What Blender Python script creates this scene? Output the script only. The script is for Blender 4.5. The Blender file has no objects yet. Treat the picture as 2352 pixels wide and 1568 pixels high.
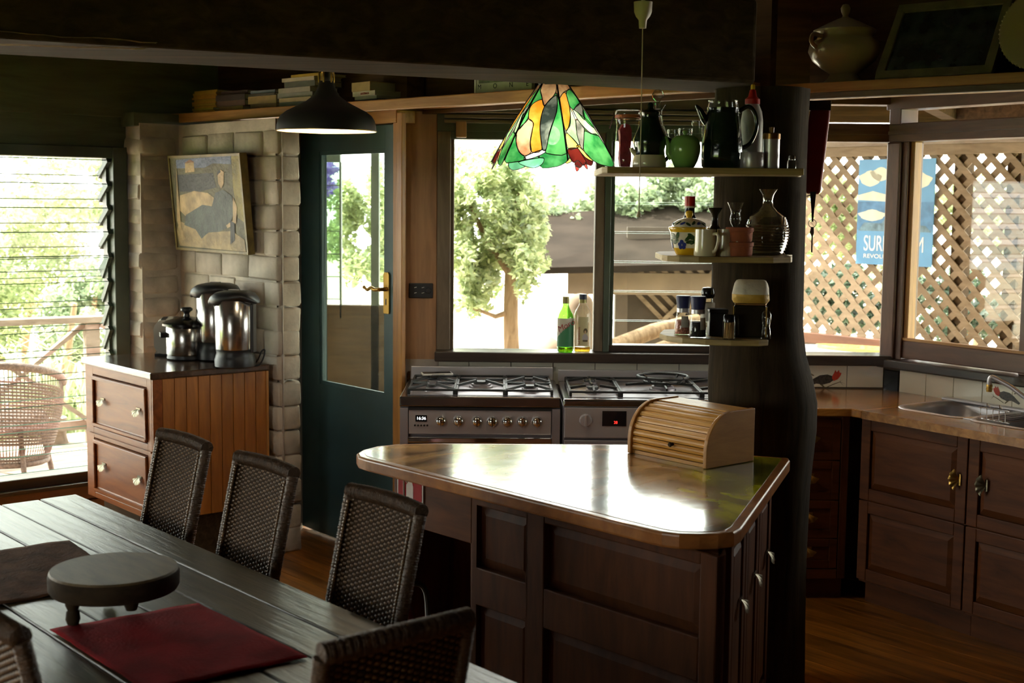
import bpy, bmesh, math, random
from mathutils import Vector, Matrix

# ------------------------------------------------------------------ camera, sky, sun, exposure
FPX, PITCH, ROLL, EYE = 3100.0, math.radians(5.9), math.radians(0.6), 1.75
scene = bpy.context.scene
COL = scene.collection
_f = Vector((0, math.cos(PITCH), -math.sin(PITCH)))
_u0 = Vector((0, math.sin(PITCH), math.cos(PITCH)))
_r = Vector((1, 0, 0)) * math.cos(ROLL) + _u0 * math.sin(ROLL)
_u = Vector((-1, 0, 0)) * math.sin(ROLL) + _u0 * math.cos(ROLL)
cam_data = bpy.data.cameras.new('camera')
cam = bpy.data.objects.new('camera', cam_data)
COL.objects.link(cam)
cam.matrix_world = Matrix(((_r.x, _u.x, -_f.x, 0), (_r.y, _u.y, -_f.y, 0), (_r.z, _u.z, -_f.z, EYE), (0, 0, 0, 1)))
cam_data.sensor_width = 36.0
cam_data.lens = FPX * 36.0 / 2352.0
cam_data.clip_start = 0.05
cam_data.clip_end = 200
cam_data.dof.use_dof = True
cam_data.dof.focus_distance = 5.0
cam_data.dof.aperture_fstop = 5.0
scene.camera = cam

world = bpy.data.worlds.new('sky')
scene.world = world
world.use_nodes = True
_bg = world.node_tree.nodes['Background']
_bg.inputs['Color'].default_value = (1.0, 0.985, 0.93, 1)
_bg.inputs['Strength'].default_value = 4.6

def add_light(name, kind, energy, color, loc=(0, 0, 0), direction=None, size=0.1):
    d = bpy.data.lights.new(name, kind)
    d.energy = energy
    d.color = color
    o = bpy.data.objects.new(name, d)
    COL.objects.link(o)
    o.location = loc
    if direction is not None:
        o.rotation_euler = Vector(direction).to_track_quat('-Z', 'Y').to_euler()
    if kind == 'SUN':
        d.angle = math.radians(1.5)
    elif kind == 'POINT':
        d.shadow_soft_size = size
    return o

add_light('sun', 'SUN', 11.0, (1.0, 0.95, 0.86), (0, 0, 12), (0.6, -0.3, -0.74))

scene.view_settings.view_transform = 'Standard'
scene.view_settings.look = 'None'
scene.view_settings.exposure = 0.95
scene.view_settings.gamma = 1.0
scene.view_settings.use_curve_mapping = False
cy = scene.cycles
cy.use_denoising = True
cy.max_bounces = 7
cy.diffuse_bounces = 4
cy.glossy_bounces = 3
cy.transmission_bounces = 4
cy.transparent_max_bounces = 24
cy.use_adaptive_sampling = True
cy.adaptive_threshold = 0.1
cy.adaptive_min_samples = 16
cy.sample_clamp_indirect = 6.0
cy.caustics_reflective = False
cy.caustics_refractive = False

# ------------------------------------------------------------------ helpers
UD = -49.7                               # heading of the house's long axis, degrees
RU = math.radians(UD)
UX = Vector((math.cos(RU), math.sin(RU), 0))
VX = Vector((-math.sin(RU), math.cos(RU), 0))
rng = random.Random(7)

def ray(px, py):
    return _f + _r * ((px - 1176) / FPX) + _u * ((784 - py) / FPX)

def on_z(px, py, z):
    d = ray(px, py); t = (z - EYE) / d.z
    return Vector((d.x * t, d.y * t, z))

def on_y(px, py, y):
    d = ray(px, py); t = y / d.y
    return Vector((d.x * t, y, EYE + d.z * t))

def on_line(px, py, p, deg):
    """point of the upright plane through p with heading deg"""
    ca, sa = math.cos(math.radians(deg)), math.sin(math.radians(deg))
    d = ray(px, py)
    t = (-p[0] * sa + p[1] * ca) / (-d.x * sa + d.y * ca)
    return Vector((d.x * t, d.y * t, EYE + d.z * t))

def loc_on(px, py, p, deg):
    """(s, z): run along that plane from p, and height"""
    q = on_line(px, py, p, deg)
    ca, sa = math.cos(math.radians(deg)), math.sin(math.radians(deg))
    return ((q.x - p[0]) * ca + (q.y - p[1]) * sa, q.z)

def PXM(y):
    return y / FPX                       # metres per pixel at depth y

class MB:
    """collects shapes, links them as one mesh object"""
    def __init__(self):
        self.v, self.f, self.m, self.cur = [], [], [], 0
    def mat(self, i):
        self.cur = i; return self
    def add(self, vs, fs):
        n = len(self.v)
        self.v += [tuple(a) for a in vs]
        self.f += [tuple(i + n for i in f) for f in fs]
        self.m += [self.cur] * len(fs)
        return self
    def box(self, x0, x1, y0, y1, z0, z1):
        return self.add([(x0, y0, z0), (x1, y0, z0), (x1, y1, z0), (x0, y1, z0), (x0, y0, z1), (x1, y0, z1), (x1, y1, z1), (x0, y1, z1)],
                        [(3, 2, 1, 0), (4, 5, 6, 7), (0, 1, 5, 4), (1, 2, 6, 5), (2, 3, 7, 6), (3, 0, 4, 7)])
    def bar(self, a, b, w, h, up=(0, 0, 1)):
        """square bar from a to b; w across, h along up"""
        a, b, up = Vector(a), Vector(b), Vector(up)
        d = (b - a).normalized()
        s = d.cross(up)
        if s.length < 1e-6:
            s = d.cross(Vector((1, 0, 0)))
        s.normalize(); t = s.cross(d).normalized()
        s *= w / 2; t *= h / 2
        vs = [a - s - t, a + s - t, a + s + t, a - s + t, b - s - t, b + s - t, b + s + t, b - s + t]
        return self.add(vs, [(0, 1, 2, 3), (7, 6, 5, 4), (0, 4, 5, 1), (1, 5, 6, 2), (2, 6, 7, 3), (3, 7, 4, 0)])
    def prism(self, poly, a0, a1, axis='z'):
        n = len(poly)
        def P(p, h):
            return (p[0], p[1], h) if axis == 'z' else ((p[0], h, p[1]) if axis == 'y' else (h, p[0], p[1]))
        vs = [P(p, a0) for p in poly] + [P(p, a1) for p in poly]
        fs = [tuple(range(n - 1, -1, -1)), tuple(range(n, 2 * n))] + [(i, (i + 1) % n, n + (i + 1) % n, n + i) for i in range(n)]
        return self.add(vs, fs)
    def lathe(self, prof, n=24, c=(0, 0, 0), sx=1.0, sy=1.0, rib=0.0, ribs=0, a0=0.0, a1=2 * math.pi):
        full = abs(a1 - a0 - 2 * math.pi) < 1e-6
        k = n if full else n + 1
        vs = []
        for (r, z) in prof:
            for i in range(k):
                a = a0 + (a1 - a0) * i / n
                q = r * (1 + (rib * math.cos(ribs * a) if ribs else 0))
                vs.append((c[0] + q * math.cos(a) * sx, c[1] + q * math.sin(a) * sy, c[2] + z))
        fs = []
        for j in range(len(prof) - 1):
            for i in range(n):
                i2 = (i + 1) % k
                fs.append((j * k + i, j * k + i2, (j + 1) * k + i2, (j + 1) * k + i))
        return self.add(vs, fs)
    def tube(self, pts, r, n=8, closed=False, flat=1.0):
        pts = [Vector(p) for p in pts]
        m = len(pts)
        rs = list(r) if isinstance(r, (list, tuple)) else [r] * m
        if 4 <= m <= 9 and not closed:
            P_, R_ = [], []
            for i in range(m - 1):
                a, b, c, d = pts[max(i - 1, 0)], pts[i], pts[i + 1], pts[min(i + 2, m - 1)]
                for j in range(5):
                    t = j / 5
                    P_.append(.5 * (2 * b + (c - a) * t + (2 * a - 5 * b + 4 * c - d) * t * t + (3 * b - a - 3 * c + d) * t ** 3)); R_.append(rs[i] + (rs[i + 1] - rs[i]) * t)
            pts, rs = P_ + [pts[-1]], R_ + [rs[-1]]; m = len(pts)
        nrm = None; vs = []
        for i, p in enumerate(pts):
            if closed:
                d = pts[(i + 1) % m] - pts[i - 1]
            else:
                d = pts[min(i + 1, m - 1)] - pts[max(i - 1, 0)]
            d.normalize()
            if nrm is None:
                nrm = d.cross(Vector((0, 0, 1)))
                if nrm.length < 1e-3: nrm = d.cross(Vector((1, 0, 0)))
            nrm = (nrm - d * nrm.dot(d)).normalized()
            b = d.cross(nrm)
            for k in range(n):
                a = 2 * math.pi * k / n
                vs.append(p + nrm * (math.cos(a) * rs[i]) + b * (math.sin(a) * rs[i] * flat))
        fs = []
        for i in range(m if closed else m - 1):
            j = (i + 1) % m
            for k in range(n):
                k2 = (k + 1) % n
                fs.append((i * n + k, i * n + k2, j * n + k2, j * n + k))
        if not closed:
            fs.append(tuple(range(n - 1, -1, -1))); fs.append(tuple((m - 1) * n + k for k in range(n)))
        return self.add(vs, fs)
    def ball(self, c, r, n=12, sz=1.0):
        k = max(4, n // 2)
        return self.lathe([(r * math.sin(math.pi * i / k), -r * sz * math.cos(math.pi * i / k)) for i in range(k + 1)], n, c)
    def quad(self, a, b, c, d):
        return self.add([a, b, c, d], [(0, 1, 2, 3)])
    def mesh(self, name, mats, smooth=None):
        me = bpy.data.meshes.new(name)
        me.from_pydata(self.v, [], self.f)
        for m in (mats if isinstance(mats, (list, tuple)) else [mats]):
            me.materials.append(m)
        if any(self.m):
            me.polygons.foreach_set('material_index', self.m)
        me.update()
        bm = bmesh.new(); bm.from_mesh(me)
        bmesh.ops.remove_doubles(bm, verts=bm.verts, dist=1e-6)
        bmesh.ops.recalc_face_normals(bm, faces=bm.faces)
        bm.to_mesh(me); bm.free()
        if smooth:
            me.shade_smooth()
            if smooth < 179: me.set_sharp_from_angle(angle=math.radians(smooth))
        return me
    def build(self, name, mats, parent=None, smooth=None, bevel=0.0, seg=2, **props):
        o = bpy.data.objects.new(name, self.mesh(name, mats, smooth))
        COL.objects.link(o)
        if parent is not None: o.parent = parent
        if bevel:
            b = o.modifiers.new('bevel', 'BEVEL'); b.width = bevel; b.segments = seg
            b.limit_method = 'ANGLE'; b.angle_limit = math.radians(40)
        for k, val in props.items(): o[k] = val
        return o

def tag(o, label=None, cat=None, group=None, kind=None):
    if label: o['label'] = label
    if cat: o['category'] = cat
    if group: o['group'] = group
    if kind: o['kind'] = kind
    return o

def thing(name, loc, rz=0.0, label=None, cat=None, group=None, kind=None):
    o = bpy.data.objects.new(name, None)
    COL.objects.link(o)
    o.empty_display_size = 0.05
    o.location = loc; o.rotation_euler = (0, 0, math.radians(rz))
    return tag(o, label, cat, group, kind)

def share(name, me, parent, loc=(0, 0, 0), rot=(0, 0, 0), scale=(1, 1, 1)):
    o = bpy.data.objects.new(name, me)
    COL.objects.link(o)
    o.parent = parent
    o.location = loc; o.rotation_euler = rot; o.scale = scale
    return o

def copy_tree(o, parent=None):
    c = o.copy(); COL.objects.link(c); c.parent = parent
    for ch in [x for x in o.children]:
        copy_tree(ch, c)
    return c

def text(name, body, parent, mat, size, loc, rot, align='CENTER', sx=1.0, extrude=0.0004, shear=0.0, spacing=1.0):
    cu = bpy.data.curves.new(name, 'FONT')
    cu.body = body; cu.size = size; cu.align_x = align; cu.align_y = 'CENTER'
    cu.extrude = extrude; cu.shear = shear; cu.space_character = spacing
    cu.materials.append(mat)
    tmp = bpy.data.objects.new('tmp', cu)
    me = bpy.data.meshes.new_from_object(tmp)
    bpy.data.objects.remove(tmp); bpy.data.curves.remove(cu)
    me.materials.clear(); me.materials.append(mat)
    o = bpy.data.objects.new(name, me)
    COL.objects.link(o); o.parent = parent
    o.location = loc; o.rotation_euler = rot; o.scale = (sx, 1, 1)
    return o

# ------------------------------------------------------------------ materials
def srgb(r, g, b):
    def c(x):
        x /= 255.0
        return x / 12.92 if x <= 0.04045 else ((x + 0.055) / 1.055) ** 2.4
    return (c(r), c(g), c(b), 1)

def new_mat(name):
    m = bpy.data.materials.new(name); m.use_nodes = True
    nt = m.node_tree
    p = nt.nodes['Principled BSDF']
    return m, nt, p

def plain(name, col, rough=0.6, metal=0.0, coat=0.0, spec=0.5, bump=0.0, bscale=40.0, var=0.0, vscale=6.0, emit=None, estr=0.0, sheen=0.0):
    m, nt, p = new_mat(name)
    p.inputs['Base Color'].default_value = col
    p.inputs['Roughness'].default_value = rough
    p.inputs['Metallic'].default_value = metal
    p.inputs['Coat Weight'].default_value = coat
    p.inputs['Specular IOR Level'].default_value = spec
    if sheen: p.inputs['Sheen Weight'].default_value = sheen
    if emit:
        p.inputs['Emission Color'].default_value = emit
        p.inputs['Emission Strength'].default_value = estr
    if bump or var:
        tc = nt.nodes.new('ShaderNodeTexCoord')
    if var:
        n = nt.nodes.new('ShaderNodeTexNoise'); n.inputs['Scale'].default_value = vscale; n.inputs['Detail'].default_value = 6
        nt.links.new(tc.outputs['Object'], n.inputs['Vector'])
        mx = nt.nodes.new('ShaderNodeMix'); mx.data_type = 'RGBA'
        rp = nt.nodes.new('ShaderNodeMapRange'); rp.inputs['From Min'].default_value = .35; rp.inputs['From Max'].default_value = .65
        nt.links.new(n.outputs['Fac'], rp.inputs['Value'])
        mx.inputs['A'].default_value = tuple(c * (1 - var) for c in col[:3]) + (1,)
        mx.inputs['B'].default_value = tuple(min(1, c * (1 + var)) for c in col[:3]) + (1,)
        nt.links.new(rp.outputs['Result'], mx.inputs['Factor'])
        nt.links.new(mx.outputs['Result'], p.inputs['Base Color'])
    if bump:
        n2 = nt.nodes.new('ShaderNodeTexNoise'); n2.inputs['Scale'].default_value = bscale; n2.inputs['Detail'].default_value = 5
        nt.links.new(tc.outputs['Object'], n2.inputs['Vector'])
        b = nt.nodes.new('ShaderNodeBump'); b.inputs['Strength'].default_value = bump; b.inputs['Distance'].default_value = 0.01
        nt.links.new(n2.outputs['Fac'], b.inputs['Height'])
        nt.links.new(b.outputs['Normal'], p.inputs['Normal'])
    return m

def wood(name, dark, light, rough=0.45, grain=(1, 12, 12), scale=3.0, coat=0.0, bump=0.15, isl=0.0, lo=.3, hi=.7, spec=None):
    """grain: texture scale per local axis, small along the fibre"""
    m, nt, p = new_mat(name)
    tc = nt.nodes.new('ShaderNodeTexCoord')
    mp = nt.nodes.new('ShaderNodeMapping'); mp.inputs['Scale'].default_value = grain
    nt.links.new(tc.outputs['Object'], mp.inputs['Vector'])
    n = nt.nodes.new('ShaderNodeTexNoise'); n.inputs['Scale'].default_value = scale
    n.inputs['Detail'].default_value = 8; n.inputs['Roughness'].default_value = .62; n.inputs['Distortion'].default_value = .6
    vec = mp.outputs['Vector']
    if isl:
        g = nt.nodes.new('ShaderNodeObjectInfo')
        ad = nt.nodes.new('ShaderNodeVectorMath'); ad.operation = 'ADD'
        cb = nt.nodes.new('ShaderNodeMath'); cb.operation = 'MULTIPLY'; cb.inputs[1].default_value = 37.0
        nt.links.new(g.outputs['Random'], cb.inputs[0])
        nt.links.new(vec, ad.inputs[0]); nt.links.new(cb.outputs[0], ad.inputs[1])
        vec = ad.outputs['Vector']
    nt.links.new(vec, n.inputs['Vector'])
    rp = nt.nodes.new('ShaderNodeValToRGB')
    rp.color_ramp.elements[0].position = lo; rp.color_ramp.elements[0].color = dark
    rp.color_ramp.elements[1].position = hi; rp.color_ramp.elements[1].color = light
    nt.links.new(n.outputs['Fac'], rp.inputs['Fac'])
    out = rp.outputs['Color']
    if isl:
        hv = nt.nodes.new('ShaderNodeHueSaturation')
        mr = nt.nodes.new('ShaderNodeMapRange'); mr.inputs['To Min'].default_value = 1 - isl; mr.inputs['To Max'].default_value = 1 + isl
        nt.links.new(g.outputs['Random'], mr.inputs['Value']); nt.links.new(mr.outputs['Result'], hv.inputs['Value'])
        nt.links.new(out, hv.inputs['Color']); out = hv.outputs['Color']
    nt.links.new(out, p.inputs['Base Color'])
    p.inputs['Roughness'].default_value = rough
    if spec is not None: p.inputs['Specular IOR Level'].default_value = spec
    elif rough > .6: p.inputs['Specular IOR Level'].default_value = .15
    p.inputs['Coat Weight'].default_value = coat
    p.inputs['Coat Roughness'].default_value = .12
    if bump:
        b = nt.nodes.new('ShaderNodeBump'); b.inputs['Strength'].default_value = bump; b.inputs['Distance'].default_value = .004
        nt.links.new(n.outputs['Fac'], b.inputs['Height']); nt.links.new(b.outputs['Normal'], p.inputs['Normal'])
    return m

def schlick(nt, ior=1.45, k=1.0):
    """Fresnel reflectance that is the same on both sides of a thin pane"""
    f0 = ((ior - 1) / (ior + 1)) ** 2
    lw = nt.nodes.new('ShaderNodeLayerWeight'); lw.inputs['Blend'].default_value = .5
    pw = nt.nodes.new('ShaderNodeMath'); pw.operation = 'POWER'; pw.inputs[1].default_value = 5.0
    ma = nt.nodes.new('ShaderNodeMath'); ma.operation = 'MULTIPLY_ADD'; ma.use_clamp = True
    ma.inputs[1].default_value = (1 - f0) * k; ma.inputs[2].default_value = f0 * k
    nt.links.new(lw.outputs['Facing'], pw.inputs[0]); nt.links.new(pw.outputs[0], ma.inputs[0])
    return ma

def clear_glass(name, tint=(1, 1, 1, 1), refl=1.0, rough=0.0, ior=1.45):
    m, nt, p = new_mat(name)
    nt.nodes.remove(p)
    out = nt.nodes['Material Output']
    t = nt.nodes.new('ShaderNodeBsdfTransparent'); t.inputs['Color'].default_value = tint
    g = nt.nodes.new('ShaderNodeBsdfGlossy'); g.inputs['Roughness'].default_value = rough
    mu = schlick(nt, ior, refl)
    mx = nt.nodes.new('ShaderNodeMixShader')
    nt.links.new(mu.outputs[0], mx.inputs[0]); nt.links.new(t.outputs[0], mx.inputs[1]); nt.links.new(g.outputs[0], mx.inputs[2])
    nt.links.new(mx.outputs[0], out.inputs['Surface'])
    return m

def glow_glass(name, col, streak=None, clear=0.12):
    """opalescent leaded glass: lets light through in its own colour"""
    m, nt, p = new_mat(name)
    nt.nodes.remove(p)
    out = nt.nodes['Material Output']
    tr = nt.nodes.new('ShaderNodeBsdfTranslucent'); df = nt.nodes.new('ShaderNodeBsdfDiffuse')
    tp = nt.nodes.new('ShaderNodeBsdfTransparent'); gl = nt.nodes.new('ShaderNodeBsdfGlossy'); gl.inputs['Roughness'].default_value = .08
    tc = nt.nodes.new('ShaderNodeTexCoord'); n = nt.nodes.new('ShaderNodeTexNoise'); n.inputs['Scale'].default_value = 14; n.inputs['Detail'].default_value = 3
    nt.links.new(tc.outputs['Object'], n.inputs['Vector'])
    mx = nt.nodes.new('ShaderNodeMix'); mx.data_type = 'RGBA'
    s = streak or tuple(min(1, c * 1.5 + .02) for c in col[:3]) + (1,)
    mx.inputs['A'].default_value = col; mx.inputs['B'].default_value = s
    rp = nt.nodes.new('ShaderNodeMapRange'); rp.inputs['From Min'].default_value = .4; rp.inputs['From Max'].default_value = .62
    nt.links.new(n.outputs['Fac'], rp.inputs['Value']); nt.links.new(rp.outputs['Result'], mx.inputs['Factor'])
    for sh in (tr, df, tp): nt.links.new(mx.outputs['Result'], sh.inputs['Color'])
    a = nt.nodes.new('ShaderNodeMixShader'); a.inputs[0].default_value = .25
    nt.links.new(tr.outputs[0], a.inputs[1]); nt.links.new(df.outputs[0], a.inputs[2])
    b = nt.nodes.new('ShaderNodeMixShader'); b.inputs[0].default_value = clear
    nt.links.new(a.outputs[0], b.inputs[1]); nt.links.new(tp.outputs[0], b.inputs[2])
    c = nt.nodes.new('ShaderNodeMixShader'); fr = schlick(nt, 1.4)
    nt.links.new(fr.outputs[0], c.inputs[0]); nt.links.new(b.outputs[0], c.inputs[1]); nt.links.new(gl.outputs[0], c.inputs[2])
    nt.links.new(c.outputs[0], out.inputs['Surface'])
    return m

def leafy(name, dark, light):
    m, nt, p = new_mat(name)
    nt.nodes.remove(p)
    out = nt.nodes['Material Output']
    ge = nt.nodes.new('ShaderNodeNewGeometry')
    rp = nt.nodes.new('ShaderNodeValToRGB')
    rp.color_ramp.elements[0].color = dark; rp.color_ramp.elements[1].color = light
    nt.links.new(ge.outputs['Random Per Island'], rp.inputs['Fac'])
    df = nt.nodes.new('ShaderNodeBsdfDiffuse'); tr = nt.nodes.new('ShaderNodeBsdfTranslucent'); gl = nt.nodes.new('ShaderNodeBsdfGlossy')
    gl.inputs['Roughness'].default_value = .35
    nt.links.new(rp.outputs[0], df.inputs[0]); nt.links.new(rp.outputs[0], tr.inputs[0])
    a = nt.nodes.new('ShaderNodeMixShader'); a.inputs[0].default_value = .58
    nt.links.new(df.outputs[0], a.inputs[1]); nt.links.new(tr.outputs[0], a.inputs[2])
    b = nt.nodes.new('ShaderNodeMixShader'); b.inputs[0].default_value = .07
    nt.links.new(a.outputs[0], b.inputs[1]); nt.links.new(gl.outputs[0], b.inputs[2])
    nt.links.new(b.outputs[0], out.inputs['Surface'])
    return m

M = {}
M['floor'] = wood('floor boards varnished', srgb(104, 60, 18), srgb(192, 124, 44), .3, (1.2, 14, 14), 2.2, .2, .1, .22)
M['ceiling'] = wood('ceiling boards', srgb(70, 62, 60), srgb(110, 100, 98), .7, (1, 8, 8), 2)
M['darkbeam'] = wood('old dark timber', srgb(48, 38, 26), srgb(84, 66, 46), .85, (1, 14, 14), 2.2, 0, .5)
M['beamchip'] = wood('pale torn timber', srgb(120, 104, 84), srgb(190, 170, 140), .8, (1, 20, 20), 3, 0, .6)
M['bulkhead'] = wood('bulkhead boards', srgb(64, 46, 34), srgb(102, 74, 54), .7, (1, 10, 10), 2, 0, .2)
M['greenboard'] = wood('dark green painted board', srgb(78, 84, 60), srgb(108, 114, 86), .5, (1, 8, 8), 2, 0, .15)
M['greenframe'] = plain('dark green frame paint', srgb(72, 82, 70), .42, var=.2, vscale=5, bump=.1)
M['doorpaint'] = plain('teal green door paint', srgb(64, 92, 98), .4, var=.16, vscale=3, bump=.08, bscale=25)
M['brick'] = plain('white painted mud brick', srgb(190, 180, 166), .8, var=.2, vscale=7, bump=.5, bscale=28)
M['mortar'] = plain('painted mortar', srgb(150, 138, 124), .9, var=.25, vscale=9, bump=.6, bscale=30)
M['render'] = plain('grey painted render', srgb(178, 168, 158), .8, var=.14, vscale=5, bump=.3, bscale=18)
M['amber'] = wood('amber pine', srgb(148, 96, 40), srgb(196, 142, 74), .45, (14, 14, 1), 2.5, .1, .12)
M['amberx'] = wood('amber pine lengthwise', srgb(150, 98, 42), srgb(200, 146, 78), .45, (1, 14, 14), 2.5, .1, .12)
M['panelwood'] = wood('pale brown wall panel', srgb(140, 104, 72), srgb(178, 136, 98), .5, (10, 10, 1), 2.2, .05, .1)
M['frame'] = wood('grey brown window timber', srgb(84, 72, 58), srgb(122, 106, 86), .55, (8, 8, 1.2), 2.5, 0, .15)
M['framex'] = wood('grey brown rail timber', srgb(84, 72, 58), srgb(126, 108, 88), .55, (1.2, 8, 8), 2.5, 0, .15)
M['sill'] = wood('dark varnished sill', srgb(44, 36, 32), srgb(72, 60, 52), .3, (1, 10, 10), 2.5, .3, .1)
M['redwood'] = wood('red brown window timber', srgb(74, 46, 34), srgb(112, 72, 50), .38, (8, 8, 1.2), 2.5, .15, .12)
M['redwoodx'] = wood('red brown rail', srgb(80, 50, 36), srgb(118, 76, 52), .38, (1.2, 8, 8), 2.5, .15, .12)
M['cabinet'] = wood('cabinet jarrah', srgb(72, 38, 18), srgb(108, 60, 28), .5, (1.3, 9, 9), 2.2, .0, .06, spec=.18)
M['cabinetz'] = wood('cabinet jarrah upright', srgb(66, 35, 18), srgb(98, 55, 27), .5, (9, 9, 1.3), 2.2, .0, .06, spec=.18)
M['glass'] = clear_glass('window glass', (.96, .985, .97, 1), 1.0)
M['doorglass'] = clear_glass('door glass', (.80, .86, .82, 1), 1.6)
M['louvreglass'] = clear_glass('louvre glass', (.93, .975, .95, 1), 1.0)
M['glassedge'] = plain('cut glass edge', srgb(96, 128, 112), .2, spec=.6)
M['steel'] = plain('brushed steel', srgb(204, 200, 204), .36, .65)
M['steeldark'] = plain('dull steel', srgb(166, 160, 166), .42, .6)
M['chrome'] = plain('chrome', srgb(215, 215, 215), .08, 1.0)
M['black'] = plain('black plastic', srgb(26, 26, 28), .4)
M['blackgloss'] = plain('black enamel', srgb(18, 18, 20), .18)
M['iron'] = plain('cast iron', srgb(36, 36, 36), .5, bump=.1)
M['brass'] = plain('aged brass', srgb(176, 140, 74), .32, 1.0)
M['pewter'] = plain('aged shell metal', srgb(112, 104, 84), .36, .9)
M['white'] = plain('white plastic', srgb(228, 226, 220), .4)
M['cream'] = plain('cream glaze', srgb(232, 220, 186), .2, coat=.5)
# ------------------------------------------------------------------ room shell
LW = Vector((-2.11, 7.35, 0))             # louvre wall: local x runs along VX, local y points outdoors
LWD = 90 + UD
A0 = Vector((-1.18, 6.60, 0))             # painted brick wall, heading UD
D0 = Vector((-1.13, 7.12, 0))             # door plane, heading UD
WY = 6.48                                 # window wall
C0 = Vector((1.80, 6.48, 0))              # right wall
RW = -57.0
def head(deg):
    return Vector((math.cos(math.radians(deg)), math.sin(math.radians(deg)), 0))
RX, RN = head(RW), head(RW + 90)

Lc = LW + VX * 0.35
L2 = LW - VX * 5.6
L3 = L2 + UX * 8.6
R2 = C0 + RX * 5.6
ROOM = [Lc, L2, L3, R2, C0, Vector((-0.5, WY, 0)), D0]
ROOM2 = [(p.x, p.y) for p in ROOM]

def clip_half(poly, n, c):
    out = []
    for i, p in enumerate(poly):
        q = poly[(i + 1) % len(poly)]
        a, b = p[0] * n[0] + p[1] * n[1] - c, q[0] * n[0] + q[1] * n[1] - c
        if a >= 0: out.append(p)
        if (a >= 0) != (b >= 0):
            t = a / (a - b); out.append((p[0] + (q[0] - p[0]) * t, p[1] + (q[1] - p[1]) * t))
    return out

fl = thing('floor', (0, 0, 0), UD, kind='structure')
def to_u(p):
    return (p[0] * UX.x + p[1] * UX.y, p[0] * VX.x + p[1] * VX.y)
room_u = [to_u(p) for p in ROOM2]
MB().prism(room_u, -0.12, -0.016).build('subfloor', M['darkbeam'], fl)
vmin, vmax = min(p[1] for p in room_u), max(p[1] for p in room_u)
w = 0.135; k = 0
y = vmin
while y < vmax:
    pl = clip_half(clip_half(room_u, (0, 1), y + .0015), (0, -1), -(y + w - .0015))
    if len(pl) >= 3:
        MB().prism(pl, -0.016, 0.0).build('plank', M['floor'], fl)
    y += w

ceil = MB()
ceil.prism([(p.x + .0, p.y) for p in ROOM], 2.75, 2.9)
ceil.prism([(Lc.x, Lc.y), (D0.x, D0.y), (-.5, WY), (.2, WY), (.2, WY + .9), ((LW + VX * 1.6).x, (LW + VX * 1.6).y)], 2.752, 2.9)
tag(ceil.build('ceiling', M['ceiling']), kind='structure')

# ---- wall with the glass louvre window, its pier and header
wl = thing('wall_left', LW, LWD, kind='structure')
OPEN = (-2.05, 0.0)
H0 = loc_on(120, 360, LW, LWD)[1]
S0 = .29
wbm = MB()
for b_ in ((-2.4, OPEN[0], 0, .12, 0, 2.75), (-5.6, -5.3, 0, .12, 0, 2.75), (-5.3, -2.4, 0, .12, 0, .30), (-5.3, -2.4, 0, .12, 2.02, 2.75)): wbm.box(*b_)
wbm.build('wall_board', M['greenboard'], wl)
MB().box(OPEN[0], .03, -.02, .10, H0 + .05, 2.22).build('header_board', M['greenboard'], wl, bevel=.004)
MB().box(OPEN[0], .75, -.05, .10, 2.18, 2.75).build('upper_board', M['greenboard'], wl, bevel=.004)
MB().box(-.02, .75, -.185, .12, 2.13, 2.20).build('filler_board', M['greenboard'], wl)
MB().box(OPEN[0], .30, -.04, .10, .13, S0 - .06).build('lower_board', M['redwoodx'], wl, bevel=.006)
MB().box(-5.6, .30, -.05, .10, 0, .13).build('skirting_board', M['redwoodx'], wl, bevel=.006)
brick_meshes = {}
def brick_mesh(key, lx, ly, lz, seed, mat='brick', bev=.009, jit=.003):
    if key in brick_meshes: return brick_meshes[key]
    bm = bmesh.new(); bmesh.ops.create_cube(bm, size=1)
    bmesh.ops.scale(bm, verts=bm.verts, vec=(lx, ly, lz))
    bmesh.ops.bevel(bm, geom=bm.edges[:], offset=bev, segments=1, profile=.6, affect='EDGES')
    r = random.Random(seed)
    for v in bm.verts: v.co += Vector((r.uniform(-jit, jit), r.uniform(-jit, jit), r.uniform(-jit, jit)))
    me = bpy.data.meshes.new('brick'); bm.to_mesh(me); bm.free()
    me.materials.append(M[mat]); me.shade_smooth()
    me.set_sharp_from_angle(angle=math.radians(50))
    brick_meshes[key] = me
    return me
CO = .123
r = random.Random(3)
MB().box(.008, .5, -.192, .08, 0, 2.145).build('mortar', M['brick'], wl)
for i in range(18):
    z = .06 + CO * i
    if z > 2.09: break
    me = brick_mesh(('pier', i % 3), .225, .27, CO - .007, 30 + i % 3, bev=.026, jit=.006)
    share('brick', me, wl, (.112 + r.uniform(-.006, .004), -.066 + r.uniform(-.008, .003), z), (r.uniform(-.02, .02), 0, r.uniform(-.03, .03)))

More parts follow.
